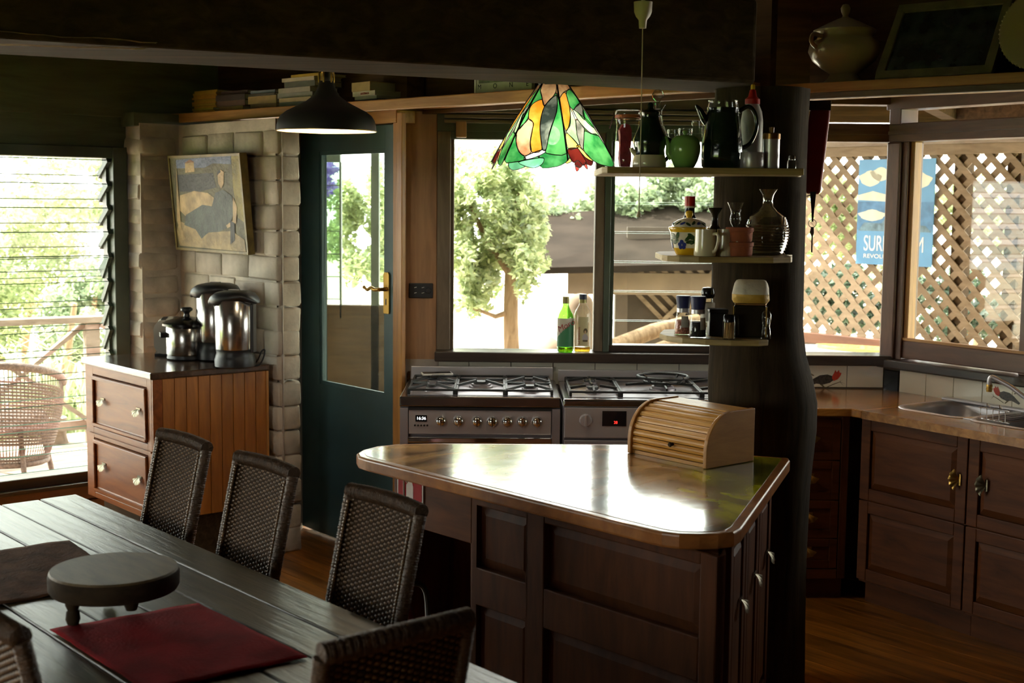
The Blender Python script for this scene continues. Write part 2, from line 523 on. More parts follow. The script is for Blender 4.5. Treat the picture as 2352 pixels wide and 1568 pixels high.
w1 = thing('window_1', LW, LWD, kind='structure')
for nm, b in (('jamb', (-.085, -.005, -.06, .09, S0 - .06, H0 + .06)), ('jamb', (OPEN[0], OPEN[0] + .07, -.06, .09, S0 - .06, H0 + .06))):
    MB().box(*b).build(nm, M['greenframe'], w1, bevel=.004)
MB().box(OPEN[0], 0, -.055, .09, H0, H0 + .06).build('head_rail', M['greenframe'], w1, bevel=.004)
MB().box(OPEN[0], 0, -.06, .09, S0 - .055, S0).build('sill_rail', M['sill'], w1, bevel=.006)
MB().box(OPEN[0], .02, -.10, -.05, S0 - .075, S0 - .052).build('sill_nosing', M['sill'], w1, bevel=.006)
MB().box(-.10, -.085, .0, .05, S0, H0).build('louvre_channel', M['greenframe'], w1)
def louvre_pane(x0, x1, out, drop, th=.006):
    m = MB(); d = Vector((0, out, -drop)); n = Vector((0, drop, out)).normalized() * th
    a, b = Vector((x0, 0, 0)), Vector((x1, 0, 0))
    vs = [a, b, b + d, a + d, a + n, b + n, b + d + n, a + d + n]
    m.add(vs, [(0, 1, 2, 3), (7, 6, 5, 4)])
    m.mat(1).add(vs, [(0, 4, 5, 1), (2, 6, 7, 3), (1, 5, 6, 2), (3, 7, 4, 0)])
    return m.mesh('louvre_pane', [M['louvreglass'], M['glassedge']])
def louvre_clip(out, drop):
    d = Vector((0, out, -drop)); n = Vector((0, drop, out)).normalized()
    m = MB(); a = -d * .04 - n * .014; b = d * 1.02 - n * .014
    c = d * 1.02 + n * .016; e = -d * .04 + n * .020
    m.add([Vector((x, 0, 0)) + p for x in (-.012, .010) for p in (a, b, c, e)],
          [(0, 1, 2, 3), (7, 6, 5, 4), (0, 4, 5, 1), (1, 5, 6, 2), (2, 6, 7, 3), (3, 7, 4, 0)])
    return m.mesh('louvre_clip', M['greenframe'])
pA, pB = louvre_pane(OPEN[0] + .08, -.105, .115, .082), louvre_pane(OPEN[0] + .08, -.105, .082, .105)
cA, cB = louvre_clip(.115, .082), louvre_clip(.082, .105)
zt = H0 - .012
for i in range(5):
    share('louvre_pane', pA, w1, (0, -.03, zt - .127 * i)); share('louvre_clip', cA, w1, (-.098, -.03, zt - .127 * i))
zt = loc_on(245, 591, LW, LWD)[1]
for i in range(9):
    share('louvre_pane', pB, w1, (0, -.02, zt - .129 * i)); share('louvre_clip', cB, w1, (-.098, -.02, zt - .129 * i))

w7 = thing('window_7', LW, LWD, kind='structure')
for b_ in ((-5.3, -5.24, -.02, .1, .30, 2.02), (-2.46, -2.4, -.02, .1, .30, 2.02), (-3.88, -3.82, -.02, .1, .30, 2.02), (-5.3, -2.4, -.02, .1, .30, .36), (-5.3, -2.4, -.02, .1, 1.96, 2.02)): MB().box(*b_).build('frame_bar', M['greenframe'], w7)
MB().box(-5.24, -2.46, .04, .045, .36, 1.96).build('pane', M['glass'], w7)

# ---- painted brick wall carrying the picture
wb = thing('wall_back_left', A0, UD, kind='structure')
MB().prism([(-1.25, .007), (.035, .007), (-.345, .36), (-1.25, .36)], 0, 2.14).build('mortar', M['brick'], wb)
MB().add([(.072, .02, 0), (-.348, .385, 0), (-.37, .36, 0), (.03, .02, 0), (.072, .02, 2.14), (-.348, .385, 2.14), (-.37, .36, 2.14), (.03, .02, 2.14)],
         [(0, 1, 5, 4), (1, 2, 6, 5), (2, 3, 7, 6), (3, 0, 4, 7), (4, 5, 6, 7), (3, 2, 1, 0)]).build('rendered_reveal', M['render'], wb)
r = random.Random(11)
for i in range(18):
    z = .06 + CO * i
    if z > 2.09: break
    x = .062 - (0 if i % 2 else .14)
    if i % 2 == 0:
        share('brick', brick_mesh(('half', i % 4), .135, .13, CO - .006, 50 + i % 4), wb, (-.006, .064 + r.uniform(-.003, .003), z + r.uniform(-.004, .004)))
    j = 0
    while x > -.96:
        L = min(.285, x + .972)
        if L < .06: break
        key = ('full', (i * 3 + j) % 5) if L > .28 else ('cut', round(L, 2))
        share('brick', brick_mesh(key, L - .006, .13, CO - .006, 60 + (i * 3 + j) % 7), wb,
              (x - L / 2, .064 + r.uniform(-.004, .003), z + r.uniform(-.005, .005)), (0, r.uniform(-.012, .012), r.uniform(-.012, .012)))
        x -= L; j += 1

# ---- door
dr = thing('door_1', D0, UD, kind='structure')
DL, DR, DH = .0, .885, loc_on(908, 283, D0, UD)[1]
MB().box(-.02, .02, -.02, .08, 0, DH + .02).build('jamb', M['amber'], dr, bevel=.003)
MB().box(DR + .002, DR + .04, -.02, .03, 0, DH + .045).build('jamb', M['amber'], dr, bevel=.003)
MB().box(DR + .043, DR + .085, -.028, -.006, 0, 2.16).build('architrave', M['amber'], dr, bevel=.003)
MB().box(-.02, DR + .042, -.03, .08, DH, DH + .06).build('head_jamb', M['amberx'], dr, bevel=.003)
MB().box(.30, DR + .085, .0, .10, DH + .06, 2.75).build('overdoor_board', M['bulkhead'], dr)
leaf = MB()
g0, g1, gz0, gz1 = .205, .795, .80, 1.995
leaf.box(DL + .022, g0, 0, .045, .012, DH - .003).box(g1, DR, 0, .045, .012, DH - .003)
leaf.box(g0, g1, 0, .045, gz1, DH - .003).box(g0, g1, 0, .045, .012, gz0)
lf = leaf.build('door_leaf', M['doorpaint'], dr, bevel=.003)
MB().box(g0, g1, .018, .024, gz0, gz1).build('pane', M['doorglass'], dr)
bd = MB()
for (x0, x1, z0, z1) in ((g0, g0 + .018, gz0, gz1), (g1 - .014, g1, gz0, gz1), (g0, g1, gz1 - .018, gz1), (g0, g1, gz0, gz0 + .018)):
    bd.box(x0, x1, .004, .016, z0, z1)
bd.build('glazing_bead', M['doorpaint'], dr)
ps, pz = loc_on(890, 674, D0, UD)
pm = MB()
pm.prism([(ps - .021, pz - .098), (ps + .021, pz - .098), (ps + .024, pz - .09), (ps + .024, pz + .09), (ps + .016, pz + .103), (ps - .016, pz + .103), (ps - .024, pz + .09), (ps - .024, pz - .09)], -.009, 0, 'y')
pm.build('handle_plate', M['brass'], dr, bevel=.002)
lv = MB(); lz = loc_on(880, 663, D0, UD)[1]
lv.tube([(ps, -.005, lz), (ps, -.05, lz)], .010, 10)
lv.tube([(ps, -.05, lz), (ps - .03, -.055, lz - .002), (ps - .06, -.055, lz + .006), (ps - .09, -.055, lz - .006), (ps - .115, -.055, lz + .004)], [.009, .010, .0085, .008, .006], 10)
lv.ball((ps - .118, -.055, lz + .005), .009)
lv.build('lever', M['brass'], dr, 40)
MB().box(ps - .003, ps + .003, -.0105, -.008, pz - .055, pz - .03).ball((ps, -.006, pz - .028), .005).build('keyhole', M['black'], dr)

# ---- window wall (heading 0)
ww = thing('wall_back', (0, WY, 0), 0, kind='structure')
XL, XR = -.575, 1.80
MB().box(XL, -.365, 0, .10, 0, 2.75).build('wood_panel', M['panelwood'], ww, bevel=.004)
MB().box(-.53, XR + .05, -.001, .12, -.02, .99).build('lower_wall', M['render'], ww)
MB().box(-.365, XR, -.01, .12, 2.26, 2.75).build('upper_wall', M['bulkhead'], ww)
zt0 = 2.05
MB().box(-.365, 1.06, -.02, .09, zt0 + .03, 2.262).build('window_head', M['greenframe'], ww, bevel=.003)
for i, (z0, z1, y0) in enumerate(((2.118, 2.135, -.05), (2.14, 2.158, -.07), (2.163, 2.182, -.09), (2.19, 2.262, -.05))):
    MB().box(-.33, 1.06, y0, -.018, z0, z1).build('head_moulding', M['framex'], ww, bevel=.004)
MB().box(-.275, -.225, -.055, -.018, 2.05, 2.125).build('corbel', M['panelwood'], ww, bevel=.004)

sl = MB().box(-.37, XR + .02, -.075, .10, .987, 1.036).build('window_sill', M['sill'], ww, bevel=.006)
w2 = thing('window_2', (0, WY, 0), 0, kind='structure')
MB().box(-.365, -.30, -.01, .09, 1.036, 2.09).build('stile', M['frame'], w2, bevel=.004)
MB().box(-.30, -.285, .02, .06, 1.036, 2.05).build('stop_bead', M['frame'], w2)
MB().box(.391, .437, -.015, .09, 1.036, 2.09).build('mullion', M['frame'], w2, bevel=.004)
MB().box(-.30, .391, -.005, .09, zt0 - .006, 2.09).build('head_rail', M['greenframe'], w2, bevel=.003)
MB().box(-.29, .395, .035, .041, 1.036, 2.05).build('pane', M['glass'], w2)
w3 = thing('window_3', (0, WY, 0), 0, kind='structure')
MB().box(.437, .466, -.02, .09, 1.036, 2.09).build('stile', M['greenframe'], w3, bevel=.003)
MB().box(1.05, 1.20, -.02, .09, 1.036, 2.262).build('mullion', M['frame'], w3, bevel=.003)
MB().box(.466, 1.05, -.005, .09, zt0 - .006, 2.09).build('head_rail', M['greenframe'], w3, bevel=.003)
MB().box(.466, 1.05, -.0, .09, 1.036, 1.068).build('bottom_rail', M['sill'], w3, bevel=.003)
pc = louvre_pane(.470, 1.05, .012, .150); lc = louvre_clip(.012, .150)
for i in range(7):
    zt = on_y(1400, 736, WY + .03).z + .1405 * (6 - i) - .84 + .1405
    zt = on_y(1400, 736 - 67.6 * i, WY + .03).z + .004
    if zt > 2.03: break
    share('louvre_pane', pc, w3, (0, .03, zt)); share('louvre_clip', lc, w3, (.476, .03, zt))
share('louvre_pane', pc, w3, (0, .03, 1.19 + .0)) if False else None
MB().box(.468, .482, .01, .05, 1.068, 2.045).build('louvre_channel', M['greenframe'], w3)
w4 = thing('window_4', (0, WY, 0), 0, kind='structure')
MB().box(1.20, 1.80, -.005, .09, 2.05, 2.137).build('head_rail', M['redwoodx'], w4, bevel=.004)
MB().box(1.20, 1.80, -.02, .02, 2.085, 2.10).build('head_bead', M['redwoodx'], w4)
MB().box(1.20, 1.80, -.02, .09, 2.225, 2.262).build('clerestory_rail', M['redwoodx'], w4, bevel=.004)
MB().box(1.20, 1.80, .035, .041, 1.036, 2.05).build('pane', M['glass'], w4)

# ---- tiles under the sill, each tile its own piece
def tile_row(parent, x0, x1, wid, z0, z1, first=0.0, y=0.0, skip=()):
    x = x0 - first; i = 0
    while x < x1:
        a, b = max(x, x0), min(x + wid, x1)
        if b - a > .01 and i not in skip:
            MB().box(a + .0015, b - .0015, y - .008, y, z0, z1).build('tile', M['tile'], parent, bevel=.0015)
        x += wid; i += 1
M['tile'] = plain('cream glazed tile', srgb(244, 236, 214), .22, coat=.3, var=.05, vscale=3)
M['grout'] = plain('dark grout', srgb(84, 74, 60), .9)
MB().box(-.355, XR, -.002, .02, .87, .988).build('grout', M['grout'], ww)
tile_row(ww, -.355, XR - .004, .203, .876, .984, .055, -.002)

# ---- right wall (heading RW), local y points outdoors
wr = thing('wall_right', C0, RW, kind='structure')
MB().box(-.05, 5.7, -.001, .12, -.02, .975).build('lower_wall', M['render'], wr)
MB().box(0, 5.6, -.01, .12, 2.26, 2.75).build('upper_wall', M['bulkhead'], wr)
MB().box(1.9, 5.6, .0, .12, .975, 2.26).build('side_wall', M['bulkhead'], wr)
MB().box(.0, 1.9, -.06, .10, .98, 1.022).build('window_sill', M['sill'], wr, bevel=.006)
MB().box(0, 1.9, -.002, .02, .85, .98).build('grout', M['grout'], wr)
tile_row(wr, .105, 1.9, .158, .858, .972, 0, -.002)
ol = MB().box(.012, .100, -.014, 0, .866, .966).build('outlet_plate', M['blackgloss'], wr, bevel=.003)
w5 = thing('window_5', C0, RW, kind='structure')
MB().box(-.01, .075, -.03, .10, 1.022, 2.05).build('corner_post', M['redwood'], w5, bevel=.008)
MB().box(.075, .11, -.015, .09, 1.022, 2.05).build('jamb', M['redwood'], w5, bevel=.004)
MB().box(.11, .135, .0, .05, 1.05, 2.05).build('sash_stile', M['amber'], w5, bevel=.003)
MB().box(.11, 1.9, -.005, .06, 1.03, 1.115).build('sash_rail', M['redwoodx'], w5, bevel=.005)
MB().box(.11, 1.9, -.005, .02, 1.115, 1.128).build('glazing_bead', M['amberx'], w5)
MB().box(.75, .80, -.0, .07, 1.022, 2.05).build('sash_stile', M['redwood'], w5, bevel=.004)
MB().box(-.02, 1.9, -.02, .09, 2.05, 2.137).build('head_rail', M['redwoodx'], w5, bevel=.004)
MB().box(-.02, 1.9, -.035, -.01, 2.085, 2.10).build('head_bead', M['redwoodx'], w5)
MB().box(-.02, 1.9, -.03, .09, 2.20, 2.262).build('clerestory_rail', M['redwoodx'], w5, bevel=.004)
MB().box(.0, .07, -.03, .09, 2.13, 2.21).build('clerestory_post', M['redwood'], w5, bevel=.004)
MB().box(.12, 1.9, .03, .036, 1.11, 2.055).build('pane', M['glass'], w5)

# ---- the wall behind the viewer, with its own window
def wall_seg(name, a, b, openings, mat, zt=2.75):
    d = b - a; L = d.length
    t = thing(name, a, math.degrees(math.atan2(d.y, d.x)), kind='structure')
    m = MB(); x = 0
    for (o0, o1, z0, z1) in openings:
        m.box(x, o0, -.1, 0, 0, zt); m.box(o0, o1, -.1, 0, 0, z0); m.box(o0, o1, -.1, 0, z1, zt); x = o1
    m.box(x, L, -.1, 0, 0, zt)
    m.build('wall_board', mat, t)
    return t
wall_seg('wall_front', L2, L3, [(4.0, 5.8, .9, 2.05)], M['bulkhead'])
w8 = thing('window_8', L2, math.degrees(math.atan2((L3 - L2).y, (L3 - L2).x)), kind='structure')
for x in (4.0, 4.87, 5.74): MB().box(x, x + .06, -.1, 0, .9, 2.05).build('frame_bar', M['frame'], w8)
MB().box(4.0, 5.8, -.06, -.055, .9, 2.05).build('pane', M['glass'], w8)
wall_seg('wall_front_right', L3, R2, [], M['bulkhead'])

# ---- log post and the great beam it carries
bm_ = thing('ceiling_beam', (0, 0, 0), 0, kind='structure')
n0, n1, f0, f1 = Vector((-1.72, 3.28)), Vector((.80, 4.56)), Vector((-1.88, 3.68)), Vector((.84, 5.02))
b0, b1 = n0 + (n0 - n1) * 1.15, f0 + (f0 - f1) * 1.15
MB().add([(b0.x, b0.y, 2.15), (n1.x, n1.y, 2.15), (f1.x, f1.y, 2.15), (b1.x, b1.y, 2.15), (b0.x, b0.y, 2.74), (n1.x, n1.y, 2.425), (f1.x, f1.y, 2.425), (b1.x, b1.y, 2.74)],
         [(3, 2, 1, 0), (4, 5, 6, 7), (0, 1, 5, 4), (1, 2, 6, 5), (2, 3, 7, 6), (3, 0, 4, 7)]).build('beam_timber', M['darkbeam'], bm_, bevel=.012)
ch = MB(); r = random.Random(5); top, bot = [], []
for i in range(15):
    t = .10 + .0145 * i
    p = n0.lerp(n1, t)
    top.append((p.x + .003, p.y - .006, 2.162 + r.uniform(0, .006))); bot.append((p.x - .008 - .03, p.y + .17 - .15 * (i / 14.) ** 1.5 + r.uniform(-.012, .012), 2.1475))
for i in range(14):
    ch.quad(bot[i], bot[i + 1], top[i + 1], top[i])
ch.build('torn_edge', M['beamchip'], bm_)
a, b = n0.lerp(n1, .02), n0.lerp(n1, .99)
MB().tube([(a.x, a.y - .002, 2.15), (b.x, b.y - .002, 2.15)], .006, 6).build('worn_edge', M['beamwear'] if 'beamwear' in M else M['beamchip'], bm_) if False else None

pt = MB(); N = 28
PC = (.873, 4.80)
rows = []
r = random.Random(9)
ph = [r.uniform(0, 6.28) for _ in range(6)]
prof = [(0.0, .175, .03), (.25, .170, .03), (.5, .168, .03), (.75, .178, .025), (.95, .190, .03), (1.05, .192, .028), (1.13, .185, .018), (1.22, .170, .006), (1.32, .162, 0), (1.6, .161, 0), (1.9, .160, 0), (2.08, .162, 0), (2.15, .165, 0)]
for (z, rad, dx) in prof:
    ring = []
    for i in range(N):
        an = 2 * math.pi * i / N
        q = rad * (1 + .035 * math.sin(3 * an + ph[0] + z) + .022 * math.sin(7 * an + ph[1] + .6 * z) + .012 * math.sin(13 * an + ph[2]))
        ring.append((PC[0] + dx + q * math.cos(an), PC[1] + q * math.sin(an), z))
    rows.append(ring)
vs = [p for rr in rows for p in rr]
fs = [(j * N + i, j * N + (i + 1) % N, (j + 1) * N + (i + 1) % N, (j + 1) * N + i) for j in range(len(rows) - 1) for i in range(N)]
M['log'] = wood('rough dark log', srgb(38, 30, 21), srgb(66, 54, 38), .9, (14, 14, 1.2), 2.4, 0, .9)
pt.add(vs, fs + [tuple(range(N - 1, -1, -1)), tuple((len(rows) - 1) * N + i for i in range(N))])
tag(pt.build('log_post', M['log'], None, 60), 'dark rough tree trunk post holding up the big beam', 'post')

# ---- bulkhead above the long shelf
SH0 = Vector((-1.853, 7.435, 0)); SHD = -44.1
bk = thing('wall_bulkhead', SH0, SHD, kind='structure')
MB().box(-.5, 3.62, .30, .34, 2.16, 2.75).build('bulkhead_board', M['bulkhead'], bk)
# ------------------------------------------------------------------ shell pull, shared by every drawer and door
def shell_mesh(R=.046, h=.024, n=26, m=7):
    vs, fs = [], []
    for j in range(m + 1):
        rho = j / m
        for i in range(n + 1):
            th = math.radians(-68 + 136 * i / n)
            rr = R * rho * (1 + .02 * math.cos(9 * th * 1.25))
            vs.append((rr * math.sin(th), -h * math.sin(rho * math.pi / 2) * (1 + .06 * math.cos(th * 11)) * (.35 + .65 * math.cos(th) ** .6 if abs(math.cos(th)) > 1e-4 else .35), R * .5 - rr * math.cos(th) * .85))
    for j in range(m):
        for i in range(n):
            a = j * (n + 1) + i
            fs.append((a, a + 1, a + n + 2, a + n + 1))
    b = MB().add(vs, fs)
    b.box(-R * .5, R * .5, -.003, .0, R * .35, R * .6)
    return b
SHELL = shell_mesh().mesh('shell_pull', M['pewter'], 60)
SHELLB = shell_mesh().mesh('shell_pull', M['brass'], 60)

def panel_front(name, parent, x0, x1, z0, z1, y, mat, fr=.05, rec=.012, pull=None, raised=True, th=.02, mesh=None):
    """framed front in the local xz plane facing -y; pull = (x, z)"""
    m = MB()
    m.box(x0, x0 + fr, y - th, y, z0, z1).box(x1 - fr, x1, y - th, y, z0, z1)
    m.box(x0 + fr, x1 - fr, y - th, y, z0, z0 + fr).box(x0 + fr, x1 - fr, y - th, y, z1 - fr, z1)
    d = m.build(name, mat, parent, bevel=.003)
    p = MB(); a, b, c, e = x0 + fr, x1 - fr, z0 + fr, z1 - fr
    if raised:
        q = min(.028, (b - a) * .22, (e - c) * .22)
        yo, yi = y - th + rec + .002, y - th + .003
        o = [(a, yo, c), (b, yo, c), (b, yo, e), (a, yo, e)]
        i_ = [(a + q, yi, c + q), (b - q, yi, c + q), (b - q, yi, e - q), (a + q, yi, e - q)]
        p.add(o + i_, [(0, 1, 5, 4), (1, 2, 6, 5), (2, 3, 7, 6), (3, 0, 4, 7), (4, 5, 6, 7)])
    else:
        p.box(a, b, y - th + rec, y, c, e)
    p.build('panel', mat, d)
    if pull:
        share('shell_pull', mesh or SHELL, d, (pull[0], y - th - .001 + (0 if not raised else .003), pull[1]))
    return d

# ------------------------------------------------------------------ island
G0 = Vector((-.509, 4.441, 0)); GD = -47.9
gx, gn = head(GD), head(GD + 90)
def isl_local(p):
    d = Vector((p[0], p[1], 0)) - G0
    return (d.dot(gx), d.dot(gn))
TOP = [(-.509, 4.441), (-.522, 4.50), (-.510, 4.565), (-.47, 4.635), (-.40, 4.685), (-.267, 4.709), (.411, 4.723), (.64, 4.715), (.69, 4.60), (.78, 4.555), (.94, 4.50), (.936, 4.46),
       (.612, 3.50), (.585, 3.452), (.54, 3.428), (.49, 3.421), (.438, 3.424), (.395, 3.445), (.354, 3.486), (-.412, 4.325), (-.48, 4.40)]
tl = [isl_local(p) for p in TOP]
isl = thing('kitchen_island', G0, GD, 'wedge shaped wooden kitchen island with glossy marbled top and panelled front', 'island')
M['edge'] = wood('island edge band', srgb(132, 78, 36), srgb(186, 122, 62), .3, (3, 3, 3), 4, .3, .08)
MB().prism(tl, .858, .90).build('worktop', M['edge'], isl, bevel=.008, seg=3)
cx = sum(p[0] for p in tl) / len(tl); cyy = sum(p[1] for p in tl) / len(tl)
def inset(poly, d):
    out = []; n = len(poly)
    for i in range(n):
        a, b, c = Vector(poly[i - 1]).to_2d(), Vector(poly[i]).to_2d(), Vector(poly[(i + 1) % n]).to_2d()
        e1, e2 = (b - a).normalized(), (c - b).normalized()
        n1, n2 = Vector((-e1.y, e1.x)), Vector((-e2.y, e2.x))
        bis = (n1 + n2).normalized(); k = d / max(.35, bis.dot(n1))
        out.append((b.x + bis.x * k, b.y + bis.y * k))
    return out
def marble():
    m, nt, p = new_mat('marbled resin top')
    tc = nt.nodes.new('ShaderNodeTexCoord')
    n = nt.nodes.new('ShaderNodeTexNoise'); n.inputs['Scale'].default_value = 2.6; n.inputs['Detail'].default_value = 5; n.inputs['Distortion'].default_value = 1.6
    nt.links.new(tc.outputs['Object'], n.inputs['Vector'])
    wv = nt.nodes.new('ShaderNodeTexWave'); wv.inputs['Scale'].default_value = 1.6; wv.inputs['Distortion'].default_value = 9; wv.inputs['Detail'].default_value = 3; wv.inputs['Detail Scale'].default_value = 1.2
    nt.links.new(tc.outputs['Object'], wv.inputs['Vector'])
    r1 = nt.nodes.new('ShaderNodeValToRGB'); cr = r1.color_ramp
    cr.elements[0].position = .0; cr.elements[0].color = srgb(96, 74, 48)
    cr.elements[1].position = 1; cr.elements[1].color = srgb(196, 156, 104)
    e = cr.elements.new(.12); e.color = srgb(150, 116, 74); e = cr.elements.new(.5); e.color = srgb(176, 136, 88)
    nt.links.new(wv.outputs['Fac'], r1.inputs['Fac'])
    # yellow-green dye pooled toward the post end of the slab
    sep = nt.nodes.new('ShaderNodeSeparateXYZ'); nt.links.new(tc.outputs['Object'], sep.inputs[0])
    ad = nt.nodes.new('ShaderNodeMath'); ad.operation = 'MULTIPLY_ADD'; ad.inputs[1].default_value = .55
    nt.links.new(n.outputs['Fac'], ad.inputs[0])
    sx_ = nt.nodes.new('ShaderNodeMath'); sx_.operation = 'MULTIPLY_ADD'; sx_.inputs[1].default_value = .55; sx_.inputs[2].default_value = -.72
    sm = nt.nodes.new('ShaderNodeMath'); sm.operation = 'MULTIPLY_ADD'; sm.inputs[1].default_value = .75
    nt.links.new(sep.outputs[1], sm.inputs[0]); nt.links.new(sep.outputs[0], sx_.inputs[0]); nt.links.new(sx_.outputs[0], sm.inputs[2])
    nt.links.new(sm.outputs[0], ad.inputs[2])
    r2 = nt.nodes.new('ShaderNodeValToRGB'); c2 = r2.color_ramp
    c2.elements[0].position = .44; c2.elements[0].color = (0, 0, 0, 1); c2.elements[1].position = .54; c2.elements[1].color = (1, 1, 1, 1)
    nt.links.new(ad.outputs[0], r2.inputs['Fac'])
    r3 = nt.nodes.new('ShaderNodeValToRGB'); c3 = r3.color_ramp
    c3.elements[0].position = .4; c3.elements[0].color = srgb(86, 88, 34); c3.elements[1].position = .62; c3.elements[1].color = srgb(206, 198, 40)
    nt.links.new(n.outputs['Fac'], r3.inputs['Fac'])
    mx = nt.nodes.new('ShaderNodeMix'); mx.data_type = 'RGBA'
    nt.links.new(r2.outputs[0], mx.inputs['Factor']); nt.links.new(r1.outputs[0], mx.inputs['A']); nt.links.new(r3.outputs[0], mx.inputs['B'])
    nt.links.new(mx.outputs['Result'], p.inputs['Base Color'])
    p.inputs['Roughness'].default_value = .16; p.inputs['Coat Weight'].default_value = .6; p.inputs['Coat Roughness'].default_value = .1
    n3 = nt.nodes.new('ShaderNodeTexNoise'); n3.inputs['Scale'].default_value = 9; n3.inputs['Detail'].default_value = 4
    nt.links.new(tc.outputs['Object'], n3.inputs['Vector'])
    b = nt.nodes.new('ShaderNodeBump'); b.inputs['Strength'].default_value = .12; b.inputs['Distance'].default_value = .006
    nt.links.new(n3.outputs['Fac'], b.inputs['Height']); nt.links.new(b.outputs['Normal'], p.inputs['Normal'])
    nt.links.new(b.outputs['Normal'], p.inputs['Coat Normal'])
    return m
M['marble'] = marble()
tl_cw = tl if sum(tl[i - 1][0] * tl[i][1] - tl[i][0] * tl[i - 1][1] for i in range(len(tl))) > 0 else tl[::-1]
MB().prism(inset(tl_cw, .028), .89, .9012).build('marbled_inlay', M['marble'], isl)
GP = G0 + gn * .05
def gs(px, py):
    return loc_on(px, py, GP, GD)
rf = Vector((.612, 3.50)); rb = Vector((.94, 4.50))
rdir = (rb - rf).normalized(); rnorm = Vector((rdir.y, -rdir.x))
s_left = gs(908, 1100)[0]
s_right = gs(1650, 1300)[0]
# carcass: back of the fronts, up to the right-hand face
fr_in = Vector((rf.x, rf.y)) - rnorm * .05
def lp(v): return isl_local((v.x, v.y))
rc = lp(Vector((rf.x - rnorm.x * .06 + rdir.x * .10, rf.y - rnorm.y * .06 + rdir.y * .10)))
rb_ = lp(Vector((rb.x - rnorm.x * .06 - rdir.x * .10, rb.y - rnorm.y * .06 - rdir.y * .10)))
nl = gs(1085, 1250)[0]
MB().prism([(nl, .075), (s_right - .01, .075), rc, rb_, lp(Vector((.60, 4.60))), lp(Vector((-.05, 4.62))), (nl, .30)], .10, .857).build('carcass', M['cabinetz'], isl)
MB().prism([(nl + .02, .14), (s_right - .08, .14), (rc[0] - .08, rc[1]), (rb_[0] - .05, rb_[1] - .05), (nl + .05, .60)], .0, .10).build('plinth', M['darkbeam'], isl)
# niche on the left: apron board above, side and back
MB().box(s_left, nl, .045, .075, .70, .857).build('apron', M['cabinet'], isl, bevel=.003)
MB().box(s_left, s_left + .025, .075, .32, .0, .857).build('end_panel', M['cabinetz'], isl, bevel=.003)
MB().box(s_left + .025, nl, .28, .305, .0, .857).build('niche_back', M['cabinetz'], isl)
MB().box(nl - .02, nl, .06, .30, .0, .857).build('niche_side', M['cabinetz'], isl)
# face frame stiles and rails with four sunk panels
fp = MB()
sA0, sA1 = nl, gs(1088, 1250)[0] + .015
stl, str_ = gs(1213, 1260)[0], gs(1252, 1280)[0]
sR = gs(1608, 1400)[0]
zu0 = gs(1212, 1338)[1]; zl1 = gs(1212, 1428)[1]; zl0 = .19
fp.box(sA0, sA1, .045, .075, .0 + .10, .857).box(stl, str_, .045, .075, .10, .857).box(sR, s_right, .045, .075, .10, .857)
for a, b in ((sA1, stl), (str_, sR)):
    fp.box(a, b, .045, .075, zl1, zu0).box(a, b, .045, .075, .10, zl0).box(a, b, .045, .075, .825, .857)
fp.build('face_frame', M['cabinetz'], isl, bevel=.004)
for a, b in ((sA1, stl), (str_, sR)):
    for c, e in ((zl0, zl1), (zu0, .825)):
        p = MB(); q = .03
        o = [(a, .069, c), (b, .069, c), (b, .069, e), (a, .069, e)]
        i_ = [(a + q, .060, c + q), (b - q, .060, c + q), (b - q, .060, e - q), (a + q, .060, e - q)]
        p.add(o + i_, [(0, 1, 5, 4), (1, 2, 6, 5), (2, 3, 7, 6), (3, 0, 4, 7), (4, 5, 6, 7)])
        p.build('panel', M['cabinetz'], isl)
# chamfered corner post and right-hand face with three doors
cA, cB = (s_right, .045), rc
MB().prism([cA, (rc[0] + .006, rc[1] - .012), (rc[0] - .02, rc[1] + .01), (s_right, .08)], .10, .857).build('corner_post', M['cabinetz'], isl)
rs = Vector((rb_[0] - rc[0], rb_[1] - rc[1])); RL = rs.length
dw = RL / 3
for i in range(3):
    hx = dw * i + dw * .72
    d = panel_front('door', isl, dw * i + .006, dw * (i + 1) - .006, .13, .845, 0, M['cabinetz'], .045, pull=None)
    s_ = share('shell_pull', SHELL, d, (hx - .02, -.022, .60))
    d.location = (rc[0], rc[1], 0); d.rotation_euler = (0, 0, math.atan2(rs.y, rs.x))
s_ = None

# extinguisher sign on the apron
tsg = thing('extinguisher_sign', GP + gx * gs(947, 1122)[0] + Vector((0, 0, gs(947, 1122)[1])), GD, 'small red and white fire extinguisher sign under the island top', 'sign')
M['signred'] = plain('sign red', srgb(176, 22, 30), .6, spec=.2); M['signwhite'] = plain('sign white', srgb(235, 228, 222), .4)
hw = (gs(976, 1104)[0] - gs(917, 1092)[0]) / 2; hh = .075
MB().box(-hw, hw, -.0095, -.0065, -hh, hh).build('sign_plate', M['signwhite'], tsg)
MB().box(-hw + .006, hw - .006, -.0103, -.0094, -hh + .006, hh - .006).build('red_field', M['signred'], tsg)
pic = MB()
pic.prism([(-.018, -.055), (.018, -.055), (.018, .01), (.012, .024), (-.004, .028), (-.018, .012)], -.0110, -.0102, 'y')
pic.tube([(-.012, -.0106, .02), (-.028, -.0106, .028), (-.030, -.0106, -.01), (-.030, -.0106, -.04)], .0035, 6)
pic.prism([(-.02, .025), (.012, .03), (.03, .048), (-.008, .044)], -.0110, -.0102, 'y')
pic.build('pictogram', M['signwhite'], tsg)

